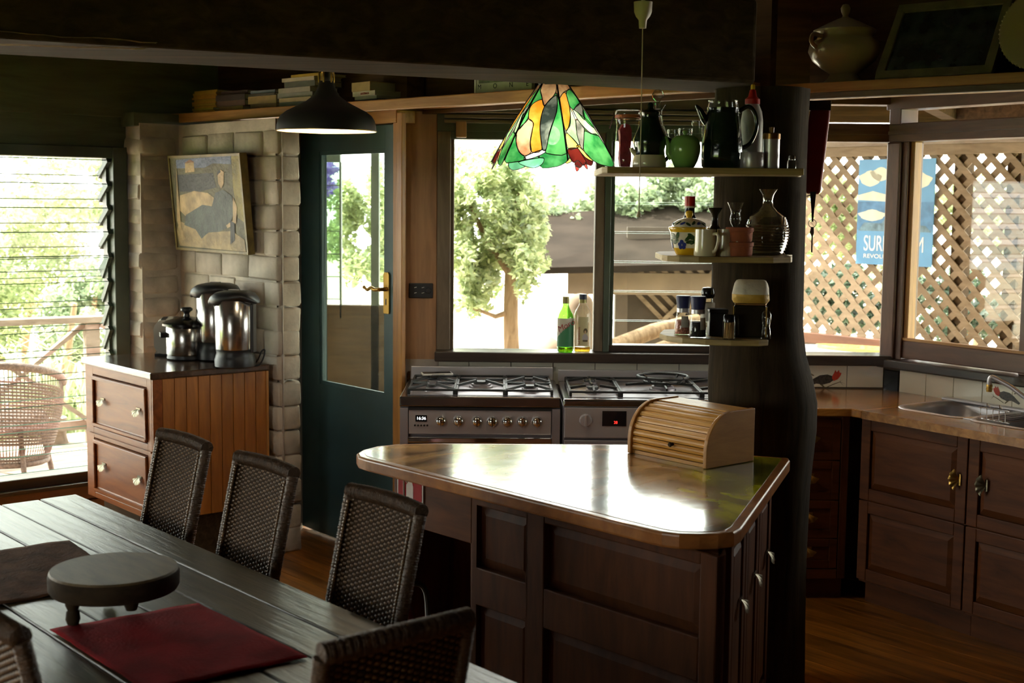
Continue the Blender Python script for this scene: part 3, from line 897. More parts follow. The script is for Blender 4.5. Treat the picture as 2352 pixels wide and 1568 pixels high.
# fire extinguisher standing in front of the niche
M['exred'] = plain('extinguisher red', srgb(120, 16, 20), .28, coat=.4)
el = G0 + gx * (gs(960, 1300)[0] + .02) - gn * .045
ex = thing('fire_extinguisher', (el.x, el.y, 0), GD, 'red fire extinguisher standing behind the wicker chair by the island', 'extinguisher')
MB().lathe([(.0, 0), (.052, 0), (.056, .012), (.056, .40), (.05, .445), (.03, .475), (.018, .485), (.018, .51), (0, .51)], 24).build('cylinder', M['exred'], ex, 40)
MB().lathe([(.0565, .13), (.0567, .13), (.0567, .29), (.0565, .29)], 24).build('label_band', M['signred'], ex, 40)
MB().lathe([(.0568, .255), (.0572, .255), (.0572, .275), (.0568, .275)], 24).build('label_stripe', M['signwhite'], ex, 40)
hd = MB().box(-.014, .014, -.02, .02, .51, .545); hd.bar((-.03, 0, .545), (.075, 0, .57), .018, .008); hd.bar((-.02, 0, .53), (.07, 0, .525), .016, .006)
hd.build('valve_head', M['black'], ex, bevel=.002)
MB().tube([(.0, .03, .53), (.03, .075, .52), (.045, .085, .44), (.05, .08, .2), (.055, .07, .12)], .009, 8).build('hose', M['black'], ex, 40)
text('lettering', 'AB(E)', ex, M['signwhite'], .03, (0, -.058, .165), (math.radians(90), 0, 0))

# ------------------------------------------------------------------ dining table
T0 = Vector((-1.471, 4.499, 0))
tb = thing('dining_table', T0, UD, 'long dark plank dining table with weathered boards', 'table')
M['table'] = wood('weathered table boards', srgb(36, 30, 16), srgb(78, 67, 38), .33, (1.4, 16, 16), 2.6, .0, .6, .16, spec=.5)
TW, TLN = .77, 2.42
nb = 6; bw = TW / nb
for i in range(nb):
    MB().box(0, TLN, -bw * (i + 1) + .002, -bw * i - .002, .712, .75 - (.0015 if i % 2 else 0)).build('board', M['table'], tb, bevel=.004)
MB().box(.09, TLN - .09, -TW + .08, -TW + .11, .60, .711).build('apron', M['table'], tb)
MB().box(.09, TLN - .09, -.11, -.08, .60, .711).build('apron', M['table'], tb)
MB().box(.09, .12, -TW + .11, -.11, .60, .711).build('apron', M['table'], tb)
MB().box(TLN - .12, TLN - .09, -TW + .11, -.11, .60, .711).build('apron', M['table'], tb)
for x in (.10, TLN - .10):
    for y in (-.10, -TW + .10):
        MB().box(x - .042, x + .042, y - .042, y + .042, 0, .711).build('leg', M['table'], tb, bevel=.006)

# ------------------------------------------------------------------ wicker dining chairs
M['wicker'] = plain('dark wicker strand', srgb(112, 82, 50), .36, var=.35, vscale=60, spec=.7)
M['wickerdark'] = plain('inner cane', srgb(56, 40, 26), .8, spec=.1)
M['wickerwrap'] = plain('wrapped cane', srgb(84, 60, 38), .5, bump=.5, bscale=160, var=.3, vscale=40)
M['chairleg'] = wood('dark chair timber', srgb(40, 26, 18), srgb(66, 44, 30), .4, (9, 9, 1.2), 3)
def bend_pt(x, z, dy=0.0):
    """chair back surface: reclines and bows slightly; y grows away from the sitter"""
    t = (z - .45) / .56
    return (x, .15 + .10 * t + .018 * t * t + .012 * math.cos(x / .17 * 1.4) + dy, z)
def make_chair():
    c = thing('wicker_chair', (0, 0, 0), 0)
    hw_ = .148
    mesh = MB(); rows_, cols = 78, 19
    z0, z1 = .455, .962
    for i in range(rows_):
        z = z0 + (z1 - z0) * i / (rows_ - 1)
        pts = []
        k = cols * 4
        for j in range(k + 1):
            x = -hw_ + 2 * hw_ * j / k
            ph_ = math.pi * (j / 4.0) + (math.pi if i % 2 else 0)
            pts.append(Vector(bend_pt(x, z, -.0058 * math.sin(ph_))))
        n0_ = len(mesh.v); vs = []
        for p in pts:
            for (oy, oz) in ((-.0024, 0), (0, .0034), (.0024, 0), (0, -.0034)):
                vs.append((p.x, p.y + oy, p.z + oz))
        fs = [(j * 4 + a, j * 4 + (a + 1) % 4, (j + 1) * 4 + (a + 1) % 4, (j + 1) * 4 + a) for j in range(k) for a in range(4)]
        mesh.add(vs, fs)
    for j in range(cols + 1):
        x = -hw_ + 2 * hw_ * j / cols
        mesh.tube([bend_pt(x, z0 + (z1 - z0) * t / 6) for t in range(7)], .0026, 4)
    mesh.build('woven_back', M['wicker'], c, 60, kind='stuff')
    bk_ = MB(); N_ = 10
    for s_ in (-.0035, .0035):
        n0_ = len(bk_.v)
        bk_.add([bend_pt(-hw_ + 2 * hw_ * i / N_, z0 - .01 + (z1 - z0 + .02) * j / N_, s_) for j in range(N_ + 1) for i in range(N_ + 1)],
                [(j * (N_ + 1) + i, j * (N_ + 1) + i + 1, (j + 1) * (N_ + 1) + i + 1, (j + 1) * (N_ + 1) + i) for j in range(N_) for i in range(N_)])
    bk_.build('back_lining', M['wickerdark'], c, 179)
    def wrap(pts, r0, name, turns):
        b = MB(); P = [Vector(p) for p in pts]; out, rr = [], []
        n = turns * 3
        L = len(P) - 1
        for i in range(n + 1):
            t = i / n * L; k = min(int(t), L - 1)
            out.append(P[k].lerp(P[k + 1], t - k)); rr.append(r0 * (1 + .045 * (1 if i % 3 == 1 else -.6) + .03 * math.sin(i * .7)))
        b.tube(out, rr, 10); return b.build(name, M['wickerwrap'], c, 50)
    wrap([bend_pt(-hw_ - .014, .976), bend_pt(-.08, .979), bend_pt(0, .980), bend_pt(.08, .979), bend_pt(hw_ + .014, .976)], .021, 'top_rail', 60)
    for s in (-1, 1):
        wrap([bend_pt(s * (hw_ + .008), .44), bend_pt(s * (hw_ + .008), .7), bend_pt(s * (hw_ + .010), .968)], .017, 'side_rail', 80)
        ed = MB()
        for i in range(56):
            z = .46 + .50 * i / 56
            p = bend_pt(s * (hw_ - .006), z, -.017); ed.ball((p[0], p[1] + .002, p[2]), .0052, 6)
        ed.build('braided_edge', M['wicker'], c, 60, kind='stuff')
    MB().box(-.185, .185, -.25, .16, .40, .445).build('seat', M['wickerwrap'], c, bevel=.015)
    for s in (-1, 1):
        MB().bar((s * .16, .135, .44), (s * .165, .16, 0), .034, .034, (0, 1, 0)).build('leg', M['chairleg'], c, bevel=.004)
        MB().bar((s * .16, -.225, .42), (s * .165, -.23, 0), .034, .034, (0, 1, 0)).build('leg', M['chairleg'], c, bevel=.004)
    return c
CH = make_chair()
def put_chair(o, u, v, rz, label):
    p = T0 + UX * u + VX * v
    o.location = (p.x, p.y, 0); o.rotation_euler = (0, 0, math.radians(rz))
    tag(o, label, 'chair', 'wicker chairs round the dining table')
put_chair(CH, .437, -.085, UD, 'dark wicker chair farthest from the island, in front of the drawers')
put_chair(copy_tree(CH), .947, -.080, UD, 'dark wicker chair in the middle of the three, before the brick wall')
put_chair(copy_tree(CH), 1.549, -.075, UD, 'dark wicker chair beside the fire extinguisher and island tip')
put_chair(copy_tree(CH), 2.20, -.42, UD - 90, 'dark wicker chair at the table end, seen from behind at the bottom')
put_chair(copy_tree(CH), 1.90, -.685, UD + 180, 'wicker chair cut off by the bottom left picture corner')

# ------------------------------------------------------------------ things on the table
M['board'] = wood('round board top', srgb(74, 58, 34), srgb(108, 88, 54), .55, (2, 10, 10), 3, 0, .2)
M['boarddark'] = wood('round board bark edge', srgb(42, 32, 22), srgb(64, 50, 34), .8, (4, 4, 8), 4, 0, .5)
bp = on_z(262, 1306, .868)
st = thing('serving_board', (bp.x, bp.y, .7575), UD, 'round thick wooden serving board on short legs', 'board')
MB().lathe([(0, .113), (.147, .113), (.150, .108)], 48).build('top_face', M['board'], st)
MB().lathe([(.150, .108), (.153, .10), (.152, .07), (.147, .062), (0, .062)], 48).build('rim', M['boarddark'], st, 50)
for px, py in ((168, 1438), (302, 1405), (225, 1340)):
    q = on_z(px, py, .752); d = q - Vector((bp.x, bp.y, .752)); d.z = 0
    if d.length > .115: d = d.normalized() * .115
    lx, ly = d.dot(UX), d.dot(VX)
    MB().lathe([(0, 0), (.013, 0), (.017, .012), (.015, .03), (.012, .034), (.017, .045), (.018, .063), (0, .063)], 16, (lx, ly, 0)).build('leg', M['boarddark'], st, 45)

def cloth(name, corners, z, mat, label, seed, amp=.002, n=22):
    r_ = random.Random(seed); c = sum((Vector(p) for p in corners), Vector()) / 4
    vs, fs = [], []
    a, b, c_, d = [Vector(p) for p in corners]
    off = c
    for j in range(n + 1):
        for i in range(n + 1):
            s, t = i / n, j / n
            p = a.lerp(b, s).lerp(d.lerp(c_, s), t) - off
            hgt = amp * (1 + math.sin(s * 9 + seed) * math.sin(t * 7 + 2 * seed) + .5 * math.sin(17 * s + 11 * t))
            vs.append((p.x + r_.uniform(-.001, .001), p.y + r_.uniform(-.001, .001), hgt + .001))
    for j in range(n):
        for i in range(n):
            k = j * (n + 1) + i; fs.append((k, k + 1, k + n + 2, k + n + 1))
    o = MB().add(vs, fs).build(name, mat, None, 179)
    so = o.modifiers.new('thickness', 'SOLIDIFY'); so.thickness = .0025; so.offset = 1
    o.location = (off.x, off.y, z)
    return tag(o, label, 'placemat')
M['redcloth'] = plain('red cotton', srgb(136, 18, 24), .95, bump=.3, bscale=120, var=.25, vscale=8, spec=.1)
M['darkcloth'] = plain('brown woven mat', srgb(84, 56, 40), .95, bump=.5, bscale=90, var=.3, vscale=14, spec=.1)
a, b, c = on_z(115, 1449, .752), on_z(455, 1388, .752), on_z(706, 1512, .752)
cloth('placemat', [a, b, c, a + c - b], .7515, M['redcloth'], 'red cloth placemat on the dark table', 3)
b2, c2 = on_z(160, 1242, .752), on_z(250, 1287, .752)
n2 = on_z(22, 1386, .752)
cloth('placemat', [b2 - VX * .38, b2, n2 + VX * .30, n2 - VX * .08], .7515, M['darkcloth'], 'dark brown placemat under the edge of the round serving board', 5)
# ------------------------------------------------------------------ long book shelf from the brick wall to the post
sh = thing('book_shelf', SH0, SHD, 'long wooden shelf carrying books above the door', 'shelf')
MB().box(-.03, 3.58, 0, .30, 2.180, 2.205).build('board', M['amberx'], sh, bevel=.003)
MB().box(-.03, 3.58, -.022, .0, 2.156, 2.2055).build('front_edge', M['amberx'], sh, bevel=.004)
SHZ = 2.2062

# ------------------------------------------------------------------ sideboard
S0_ = Vector((-1.649, 6.184, 0))
sb = thing('sideboard', S0_, UD, 'wooden sideboard with shell pulls and a planked pine side, by the louvres', 'sideboard')
M['sbtop'] = wood('sideboard dark top', srgb(52, 36, 26), srgb(92, 66, 46), .2, (1.3, 9, 9), 2.5, .5, .08)
M['sbfront'] = wood('sideboard front', srgb(104, 52, 18), srgb(148, 84, 34), .4, (1.2, 9, 9), 2.4, .0, .06, spec=.3)
M['pine'] = wood('knotty pine board', srgb(130, 78, 26), srgb(178, 114, 46), .42, (9, 9, 1.1), 2.3, .1, .1, .12)
MB().box(-.775, .02, -.03, .595, .918, .95).build('top', M['sbtop'], sb, bevel=.006)
MB().box(-.75, -.0, 0, .58, .25, .917).build('carcass', M['sbfront'], sb)
MB().box(-.71, -.04, .05, .55, 0, .25).build('plinth', M['darkbeam'], sb)
fr = MB()
fr.box(-.75, -.66, -.018, 0, .25, .917).box(-.045, .0, -.018, 0, .25, .917)
fr.box(-.66, -.045, -.018, 0, .875, .917).box(-.66, -.045, -.018, 0, .555, .61).box(-.66, -.045, -.018, 0, .25, .28)
fr.build('face_frame', M['sbfront'], sb, bevel=.003)
MB().box(-.70, .0, -.026, -.018, .572, .580).build('frame_bead', M['sbfront'], sb)
for z0, z1 in ((.615, .87), (.285, .55)):
    d = MB().box(-.655, -.05, -.016, .0, z0, z1).build('drawer', M['sbfront'], sb)
    mo = MB()
    for a, b, c, e in ((-.655, -.05, z1 - .018, z1), (-.655, -.05, z0, z0 + .018), (-.655, -.637, z0 + .018, z1 - .018), (-.068, -.05, z0 + .018, z1 - .018)):
        mo.box(a, b, -.030, -.016, c, e)
    mo.build('moulding', M['sbfront'], d, bevel=.006)
    for x in (-.545, -.14):
        share('shell_pull', SHELL, d, (x, -.017, (z0 + z1) / 2), scale=(.95, 1, .95))
MB().box(0, .016, -.018, .03, .25, .917).build('corner_stile', M['sbfront'], sb, bevel=.003)
n = 9; y0, y1 = .03, .58
for i in range(n):
    a, b = y0 + (y1 - y0) * i / n, y0 + (y1 - y0) * (i + 1) / n
    MB().box(.0005, .013, a + .001, b - .001, .25, .917).build('plank', M['pine'], sb, bevel=.0025)
MB().box(0, .018, .575, .588, .22, .917).build('back_stile', M['amber'], sb)

# ------------------------------------------------------------------ cookers
M['hob'] = plain('hob steel', srgb(150, 146, 146), .22, 1.0)
M['led'] = plain('white digits', (0.02, .02, .02, 1), .4, emit=(1, 1, 1, 1), estr=1.3)
M['ledred'] = plain('red digits', (0.02, .0, .0, 1), .4, emit=(1, .03, .02, 1), estr=1.6)
M['ovenglass'] = plain('dark oven glass', srgb(22, 22, 26), .08, spec=.7)
def burner(parent, x, y, z, r, mat2):
    b = MB().lathe([(0, 0), (r * 1.25, 0), (r * 1.2, .008), (r, .010), (r, .018), (r * .3, .022), (0, .022)], 20, (x, y, z))
    b.mat(1).lathe([(0, .022), (r * .82, .022), (r * .78, .030), (0, .031)], 20, (x, y, z))
    return b.build('burner', [M['steeldark'], M['iron']], parent, 40)
def grate(parent, x0, x1, y0, y1, z, centres, cross=True):
    g = MB(); h = .038
    for (a, b) in (((x0, y0), (x1, y0)), ((x0, y1), (x1, y1)), ((x0, y0), (x0, y1)), ((x1, y0), (x1, y1))):
        g.bar((a[0], a[1], z + h * .55), (b[0], b[1], z + h * .55), .010, .010)
    for x in (x0, x1):
        for y in (y0, y1): g.bar((x, y, z), (x, y, z + h * .6), .012, .012, (0, 1, 0))
    for (cx_, cy_) in centres:
        for k in range(4):
            an = math.radians(45 + 90 * k) if cross else math.radians(90 * k)
            dx, dy = math.cos(an), math.sin(an)
            t = 1e9
            for lo, hi, c_, d_ in ((x0, x1, cx_, dx), (y0, y1, cy_, dy)):
                if abs(d_) > 1e-6: t = min(t, ((hi if d_ > 0 else lo) - c_) / d_)
            t = min(t, .17)
            g.add([], [])
            g.bar((cx_ + dx * t, cy_ + dy * t, z + h * .6), (cx_ + dx * .030, cy_ + dy * .030, z + h * .9), .009, .012)
    return g.build('pan_grate', M['iron'], parent, bevel=.002)

def cooker_left():
    x0, x1, Yf = -.487, .214, 5.84
    c = thing('gas_cooker', (x0, Yf, 0), .6, 'steel gas cooker with seven knobs and a lit clock beside the door', 'cooker')
    W = x1 - x0
    MB().box(.0, W, .03, .60, .05, .855).build('body', M['steeldark'], c, bevel=.003)
    tp = MB().box(-.002, W + .002, .0, .60, .855, .90); tp.build('hob_top', M['hob'], c, bevel=.006)
    wl_ = MB().box(.03, W - .03, .05, .56, .9005, .902).build('hob_well', M['steeldark'], c)
    MB().box(.01, W - .01, .585, .60, .90, .962).build('splashback', M['steel'], c, bevel=.002)
    MB().box(0, .035, .0, .03, .05, .85).build('side_trim', M['steeldark'], c)
    MB().box(W - .035, W, .0, .03, .05, .85).build('side_trim', M['steeldark'], c)
    MB().box(.038, W - .038, .004, .03, .735, .842).build('control_panel', M['steel'], c, bevel=.003)
    MB().box(.036, W - .036, -.002, .03, .842, .853).build('shadow_gap', M['black'], c)
    d = MB().box(.068, .118, .0005, .004, .79, .818).build('clock_display', M['blackgloss'], c)
    text('clock_digits', '16:36', d, M['led'], .019, (.093, -.0002, .804), (math.radians(90), 0, 0))
    for i in range(5):
        MB().tube([(.066 + .0135 * i, .004, .773), (.066 + .0135 * i, -.003, .773)], .0042, 10).build('clock_button', M['black'], c)
    for px in (1013, 1053.5, 1096, 1131, 1165.5, 1200, 1234):
        x = on_y(px, 966, Yf).x - x0
        k = MB().lathe([(0, 0), (.026, 0), (.0255, .005), (.023, .012), (.020, .022), (.014, .028), (0, .029)], 20)
        k.box(-.0025, .0025, -.020, .020, .024, .034)
        ko = k.build('knob', M['chrome'], c, 45)
        ko.location = (x, .004, .7925); ko.rotation_euler = (math.radians(90), 0, 0)
    MB().box(.034, W - .034, -.012, .02, .698, .722).build('door_handle', M['chrome'], c, bevel=.004)
    dd = MB().box(.036, W - .036, .0, .03, .10, .69).build('oven_door', M['steeldark'], c, bevel=.004)
    MB().box(.11, W - .11, -.002, .0, .25, .58).build('oven_window', M['ovenglass'], dd)
    zc = .902
    cs = [(.13, .42), (.13, .17), (W / 2, .30), (W - .13, .42), (W - .13, .17)]
    for (x, y), rr in zip(cs, (.032, .028, .045, .030, .036)): burner(c, x, y, zc, rr, None)
    grate(c, .035, .235, .055, .54, zc, [cs[0], cs[1]]); grate(c, .245, W - .245, .055, .54, zc, [cs[2]]); grate(c, W - .235, W - .035, .055, .54, zc, [cs[3], cs[4]])
    return c
cooker_left()
def cooker_right():
    x0, Yf, W = .226, 5.84, .90
    c = thing('gas_cooker', (x0, Yf, 0), .3, 'steel gas cooker with red clock digits behind the bread bin', 'cooker')
    MB().box(0, W, .03, .60, .05, .862).build('body', M['steeldark'], c, bevel=.003)
    MB().box(0, W, -.004, .60, .862, .897).build('hob_top', M['hob'], c, bevel=.010, seg=3)
    MB().box(.03, W - .03, .05, .56, .8975, .8995).build('hob_well', M['steeldark'], c)
    MB().box(.0, W, .585, .60, .897, .952).build('splashback', M['steel'], c, bevel=.002)
    MB().box(.006, W - .006, .0, .03, .725, .86).build('control_panel', M['steel'], c, bevel=.003)
    k = MB().lathe([(0, 0), (.028, 0), (.027, .006), (.024, .014), (0, .016)], 24); k.box(-.004, .004, -.024, .024, .014, .026)
    ko = k.build('knob', M['steel'], c, 45); ko.location = (on_y(1345, 965, Yf).x - x0, 0, on_y(1345, 965, Yf).z); ko.rotation_euler = (math.radians(90), 0, 0)
    a, b = on_y(1383, 978, Yf), on_y(1439, 944, Yf)
    d = MB().box(a.x - x0, b.x - x0, -.003, .0, a.z, b.z).build('clock_display', M['ovenglass'], c)
    q = on_y(1414, 970, Yf)
    text('clock_digits', '28', d, M['ledred'], .017, (q.x - x0, -.0036, q.z), (math.radians(90), 0, 0))
    dd = MB().box(.006, W - .006, .0, .03, .10, .715).build('oven_door', M['steeldark'], c, bevel=.004)
    MB().box(.09, W - .09, -.002, .0, .18, .69).build('oven_window', M['ovenglass'], dd)
    h = MB().tube([(.04, -.035, .655), (W - .04, -.035, .655)], .011, 12)
    for x in (.07, W - .07): h.tube([(x, -.035, .655), (x, 0, .655)], .008, 8)
    h.build('door_handle', M['steel'], c, 40)
    zc = .8995
    wx = on_y(1525, 885, 6.1).x - x0
    cs = [(.14, .42), (.14, .17), (wx, .30), (W - .16, .42), (W - .16, .17)]
    for (x, y), rr in zip(cs, (.032, .032, .05, .030, .036)): burner(c, x, y, zc, rr, None)
    grate(c, .035, .25, .055, .54, zc, cs[:2], False); grate(c, .26, W - .29, .055, .54, zc, [cs[2]], False); grate(c, W - .28, W - .035, .055, .54, zc, cs[3:], False)
    wr_ = MB()
    ring = [(wx + .115 * math.cos(2 * math.pi * i / 32), .30 + .115 * math.sin(2 * math.pi * i / 32), zc + .062) for i in range(32)]
    wr_.tube(ring, .007, 8, True); ring = [(wx + .085 * math.cos(2 * math.pi * i / 32), .30 + .085 * math.sin(2 * math.pi * i / 32), zc + .040) for i in range(32)]
    wr_.tube(ring, .005, 8, True)
    for k_ in range(4):
        an = math.radians(90 * k_ + 45); dx, dy = math.cos(an), math.sin(an)
        wr_.bar((wx + dx * .085, .30 + dy * .085, zc + .038), (wx + dx * .122, .30 + dy * .122, zc + .068), .008, .008)
    wr_.build('wok_ring', M['iron'], c, 40)
    return c
cooker_right()
ph_ = on_z(1000, 868, .945)
pn = thing('mobile_phone', (ph_.x, 6.25, .945), 12, 'white mobile phone lying on the cooker grate by the door', 'phone')
MB().box(-.072, .072, -.036, .036, 0, .009).build('case', M['white'], pn, bevel=.003)
MB().box(-.066, .066, -.032, .032, .009, .0098).build('screen', M['blackgloss'], pn)
cl_ = MB().tube([(0.03, -.0365, .0045), (-.03, -.0365, .0045)], .0012, 6); cl_.build('port_line', M['black'], pn)

# power point on the wood panel
sk = on_y(967, 667, WY)
so_ = thing('power_outlet', (sk.x, WY - .004, sk.z), 0, 'dark double power outlet on the wood panel by the door', 'outlet')
MB().box(-.058, .058, -.006, .002, -.036, .036).build('plate', M['black'], so_, bevel=.004)
for x in (-.032, .004):
    for z in (-.012, .014):
        MB().bar((x, -.0068, z), (x + .012, -.0068, z + .003), .002, .004, (0, 1, 0)).build('slot', M['white'], so_)
sw_ = MB().lathe([(0, 0), (.014, 0), (.013, .005), (0, .006)], 20).build('switch', M['black'], so_, 40); sw_.location = (.036, -.006, .0)
sw_.rotation_euler = (math.radians(90), 0, 0)

# ------------------------------------------------------------------ right-hand bench: cabinets, worktop, sink
K0 = Vector((1.494, 5.836, 0))
BZ = .87
M['bench'] = wood('golden bench top', srgb(120, 74, 28), srgb(188, 128, 58), .2, (2.0, 10, 10), 2.5, .5, .06)
dk = thing('drawer_unit', (1.135, 5.86, 0), 0, 'narrow stack of wooden drawers beside the log post', 'drawers')
wd = K0.x - 1.135 - .005
MB().box(0, wd, .02, .58, .10, BZ - .036).build('carcass', M['cabinet'], dk)
MB().box(0, wd, .06, .55, 0, .10).build('plinth', M['cabinet'], dk)
MB().box(wd - .035, wd, .0, .02, .10, BZ - .036).build('stile', M['cabinetz'], dk, bevel=.003)
zs = [on_y(1930, y, 5.86).z for y in (962, 1058, 1149, 1237, 1306)]
for i in range(4):
    z1, z0 = zs[i] - .003, zs[i + 1] + .003
    d = panel_front('drawer', dk, .004, wd - .038, z0, z1, .02, M['cabinet'], .035, raised=False, rec=.008)
    share('shell_pull', SHELLB, d, (on_y(1872, 1040, 5.84).x - 1.135 - .02, -.001 + .008 - .008, (z0 + z1) / 2 + .004))
MB().box(.004, wd - .038, .0, .02, .10, zs[4] - .003).build('bottom_rail', M['cabinet'], dk)

def kx(px, py): return loc_on(px, py, K0, RW)
cab = []
edges = [kx(1968, 1000)[0], kx(2216, 1010)[0], None, None]
edges[2] = 2 * edges[1] - edges[0]; edges[3] = edges[2] + .5
for i, lb in enumerate(('wooden cabinet with two panelled fronts under the sink', 'wooden cabinet with panelled fronts at the right picture edge', 'wooden cabinet farther along the bench beyond the picture edge')):
    a, b = edges[i], edges[i + 1]
    if i == 2: continue
    cb = thing('sink_cabinet', K0 + RX * a, RW, lb, 'cabinet')
    L = b - a
    MB().box(0.001, L - .001, .045, .60, .10, BZ - .25).build('carcass', M['cabinetz'], cb)
    MB().box(0.001, L - .001, .09, .56, 0, .10).build('plinth', M['cabinet'], cb)
    zt, zm, zb = min(.832, kx(1985, 952)[1]), kx(1985, 1152)[1], .115
    px_ = (L - .055, (zt + zm) / 2) if i == 0 else (.075, (zt + zm) / 2)
    d = panel_front('door', cb, .003, L - .003, zm + .003, zt, .045, M['cabinet'], .052)
    s_ = share('shell_pull', SHELLB if i == 0 else SHELL, d, (px_[0], .022, px_[1]), (0, math.radians(90), 0))
    panel_front('door', cb, .003, L - .003, zb, zm - .003, .045, M['cabinet'], .052)
bw_ = thing('bench_top', (0, 0, 0), 0, 'golden timber bench top running under the windows to the sink', 'worktop')
def kw(x, y): 
    p = K0 + RX * x + RN * y; return (p.x, p.y)
ks, kb = kx(2040, 937)[0], .615
sa = on_z(2048, 934, BZ); sa = (Vector((sa.x, sa.y, 0)) - K0); sx0 = sa.dot(RX) + .012
sf = on_z(2200, 962, BZ); sf = (Vector((sf.x, sf.y, 0)) - K0); sy0 = sf.dot(RN) + .02
sk_ = on_z(2180, 916, BZ); sk_ = (Vector((sk_.x, sk_.y, 0)) - K0); sy1 = sk_.dot(RN) - .012
se = on_z(2318, 950, BZ); se = (Vector((se.x, se.y, 0)) - K0); sx1 = se.dot(RX)
bwall = (C0 - K0).dot(RN)
cwx = (C0 - K0).dot(RX)
mm = MB()
mm.prism([(1.132, 5.815), (K0.x - .012, 5.815), kw(sx0, -.022), kw(sx0, bwall - .006), (C0.x - .004, WY - .006), (1.132, WY - .006)], BZ - .035, BZ)
mm.build('board', M['bench'], bw_, bevel=.005)
sx2 = sx1 + .34
for a, b, c, e in ((sx0, sx2, -.022, sy0), (sx0, sx2, sy1, bwall - .006), (sx2, 1.55, -.022, bwall - .006)):
    pts = [kw(a, c), kw(b, c), kw(b, e), kw(a, e)]
    MB().prism(pts, BZ - .035, BZ).build('board', M['bench'], bw_)
sn = thing('kitchen_sink', K0 + Vector((0, 0, BZ)), RW, 'stainless steel double bowl sink set in the bench', 'sink')
def rrect(x0, x1, y0, y1, r, n=6, r0=None):
    out = []
    for cx_, cy_, a0, rr in ((x1 - r, y0 + r, -90, r), (x1 - r, y1 - r, 0, r), (x0 + (r0 or r), y1 - (r0 or r), 90, r0 or r), (x0 + (r0 or r), y0 + (r0 or r), 180, r0 or r)):
        for i in range(n + 1):
            a = math.radians(a0 + 90 * i / n); out.append((cx_ + rr * math.cos(a), cy_ + rr * math.sin(a)))
    return out
def bowl(x0, x1, y0, y1, r, depth, r0=None):
    m = MB(); rings = []
    for (g, z) in ((-.022, .001), (-.018, .004), (-.004, .005), (.004, .001), (.010, -.02), (.018, -depth + .03), (.04, -depth), (.10, -depth - .004)):
        rings.append([(p[0], p[1], z) for p in rrect(x0 + g, x1 - g, y0 + g, y1 - g, max(.01, r - g), 6, max(.01, (r0 or r) - g))])
    k = len(rings[0]); vs = [p for q in rings for p in q]
    fs = [(j * k + i, j * k + (i + 1) % k, (j + 1) * k + (i + 1) % k, (j + 1) * k + i) for j in range(len(rings) - 1) for i in range(k)]
    fs.append(tuple((len(rings) - 1) * k + i for i in range(k)))
    return m.add(vs, fs)
bowl(sx0, sx1 - .012, sy0, sy1, .07, .17, .10).build('bowl', M['steel'], sn, 50)
bowl(sx1 + .022, sx2, sy0, sy1, .07, .17).build('bowl', M['steel'], sn, 50)
MB().box(sx1 - .014, sx1 + .026, sy0 + .01, sy1 - .01, .0, .003).build('divider', M['steel'], sn)
MB().box(sx0 - .05, sx2 + .1, bwall - .055, bwall - .012, .0005, .012).build('upstand', M['steel'], sn, bevel=.004)
tp_ = loc_on(2352, 915, K0 + RN * (bwall - .10), RW)
tap = thing('tap', K0 + RX * (sx1 + .10) + RN * (bwall - .085) + Vector((0, 0, BZ)), RW, 'old steel swan neck tap over the sink', 'tap')
q = on_line(2272, 893, K0 + RN * (bwall - .16), RW)
ql = (Vector((q.x, q.y, 0)) - (K0 + RX * (sx1 + .10) + RN * (bwall - .085)))
tx, ty, tz = ql.dot(RX), ql.dot(RN), q.z - BZ
MB().lathe([(0, .0005), (.024, .0005), (.024, .01), (.014, .016), (.013, .06), (0, .06)], 16).build('base', M['steel'], tap, 40)
MB().tube([(0, 0, .03), (0, 0, .055), (tx * .25, ty * .25, .075), (tx * .55, ty * .55, .115), (tx * .85, ty * .85, tz + .045), (tx * .95, ty * .95, tz + .052), (tx, ty, tz + .04), (tx, ty, tz + .012)], .0105, 12).build('spout', M['steel'], tap, 50)
MB().lathe([(.012, -.012), (.0125, -.004), (.014, -.003), (.014, .003), (.0125, .004), (.0125, .010), (.014, .011), (.013, .02)], 14, (tx, ty, tz)).build('aerator', M['brass'], tap, 40)
rk = thing('dish_rack', K0 + RX * (sx1 + .05) + RN * (sy0 + .04) + Vector((0, 0, BZ)), RW, 'thin chrome wire rack over the second sink bowl', 'rack')
wq = MB()
for i in range(5):
    x = .0 + .03 * i; wq.tube([(x, 0, .006), (x, 0, .055 + .02 * (i % 2)), (x + .015, .0, .06)], .0015, 5); wq.tube([(x, 0, .006), (x, .28, .006)], .0015, 5)
wq.tube([(-.01, 0, .055), (.14, 0, .055)], .002, 6); wq.tube([(-.01, 0, .006), (.14, 0, .006)], .002, 6); wq.tube([(-.01, .28, .006), (.14, .28, .006)], .002, 6)
wq.build('wires', M['chrome'], rk, 60)

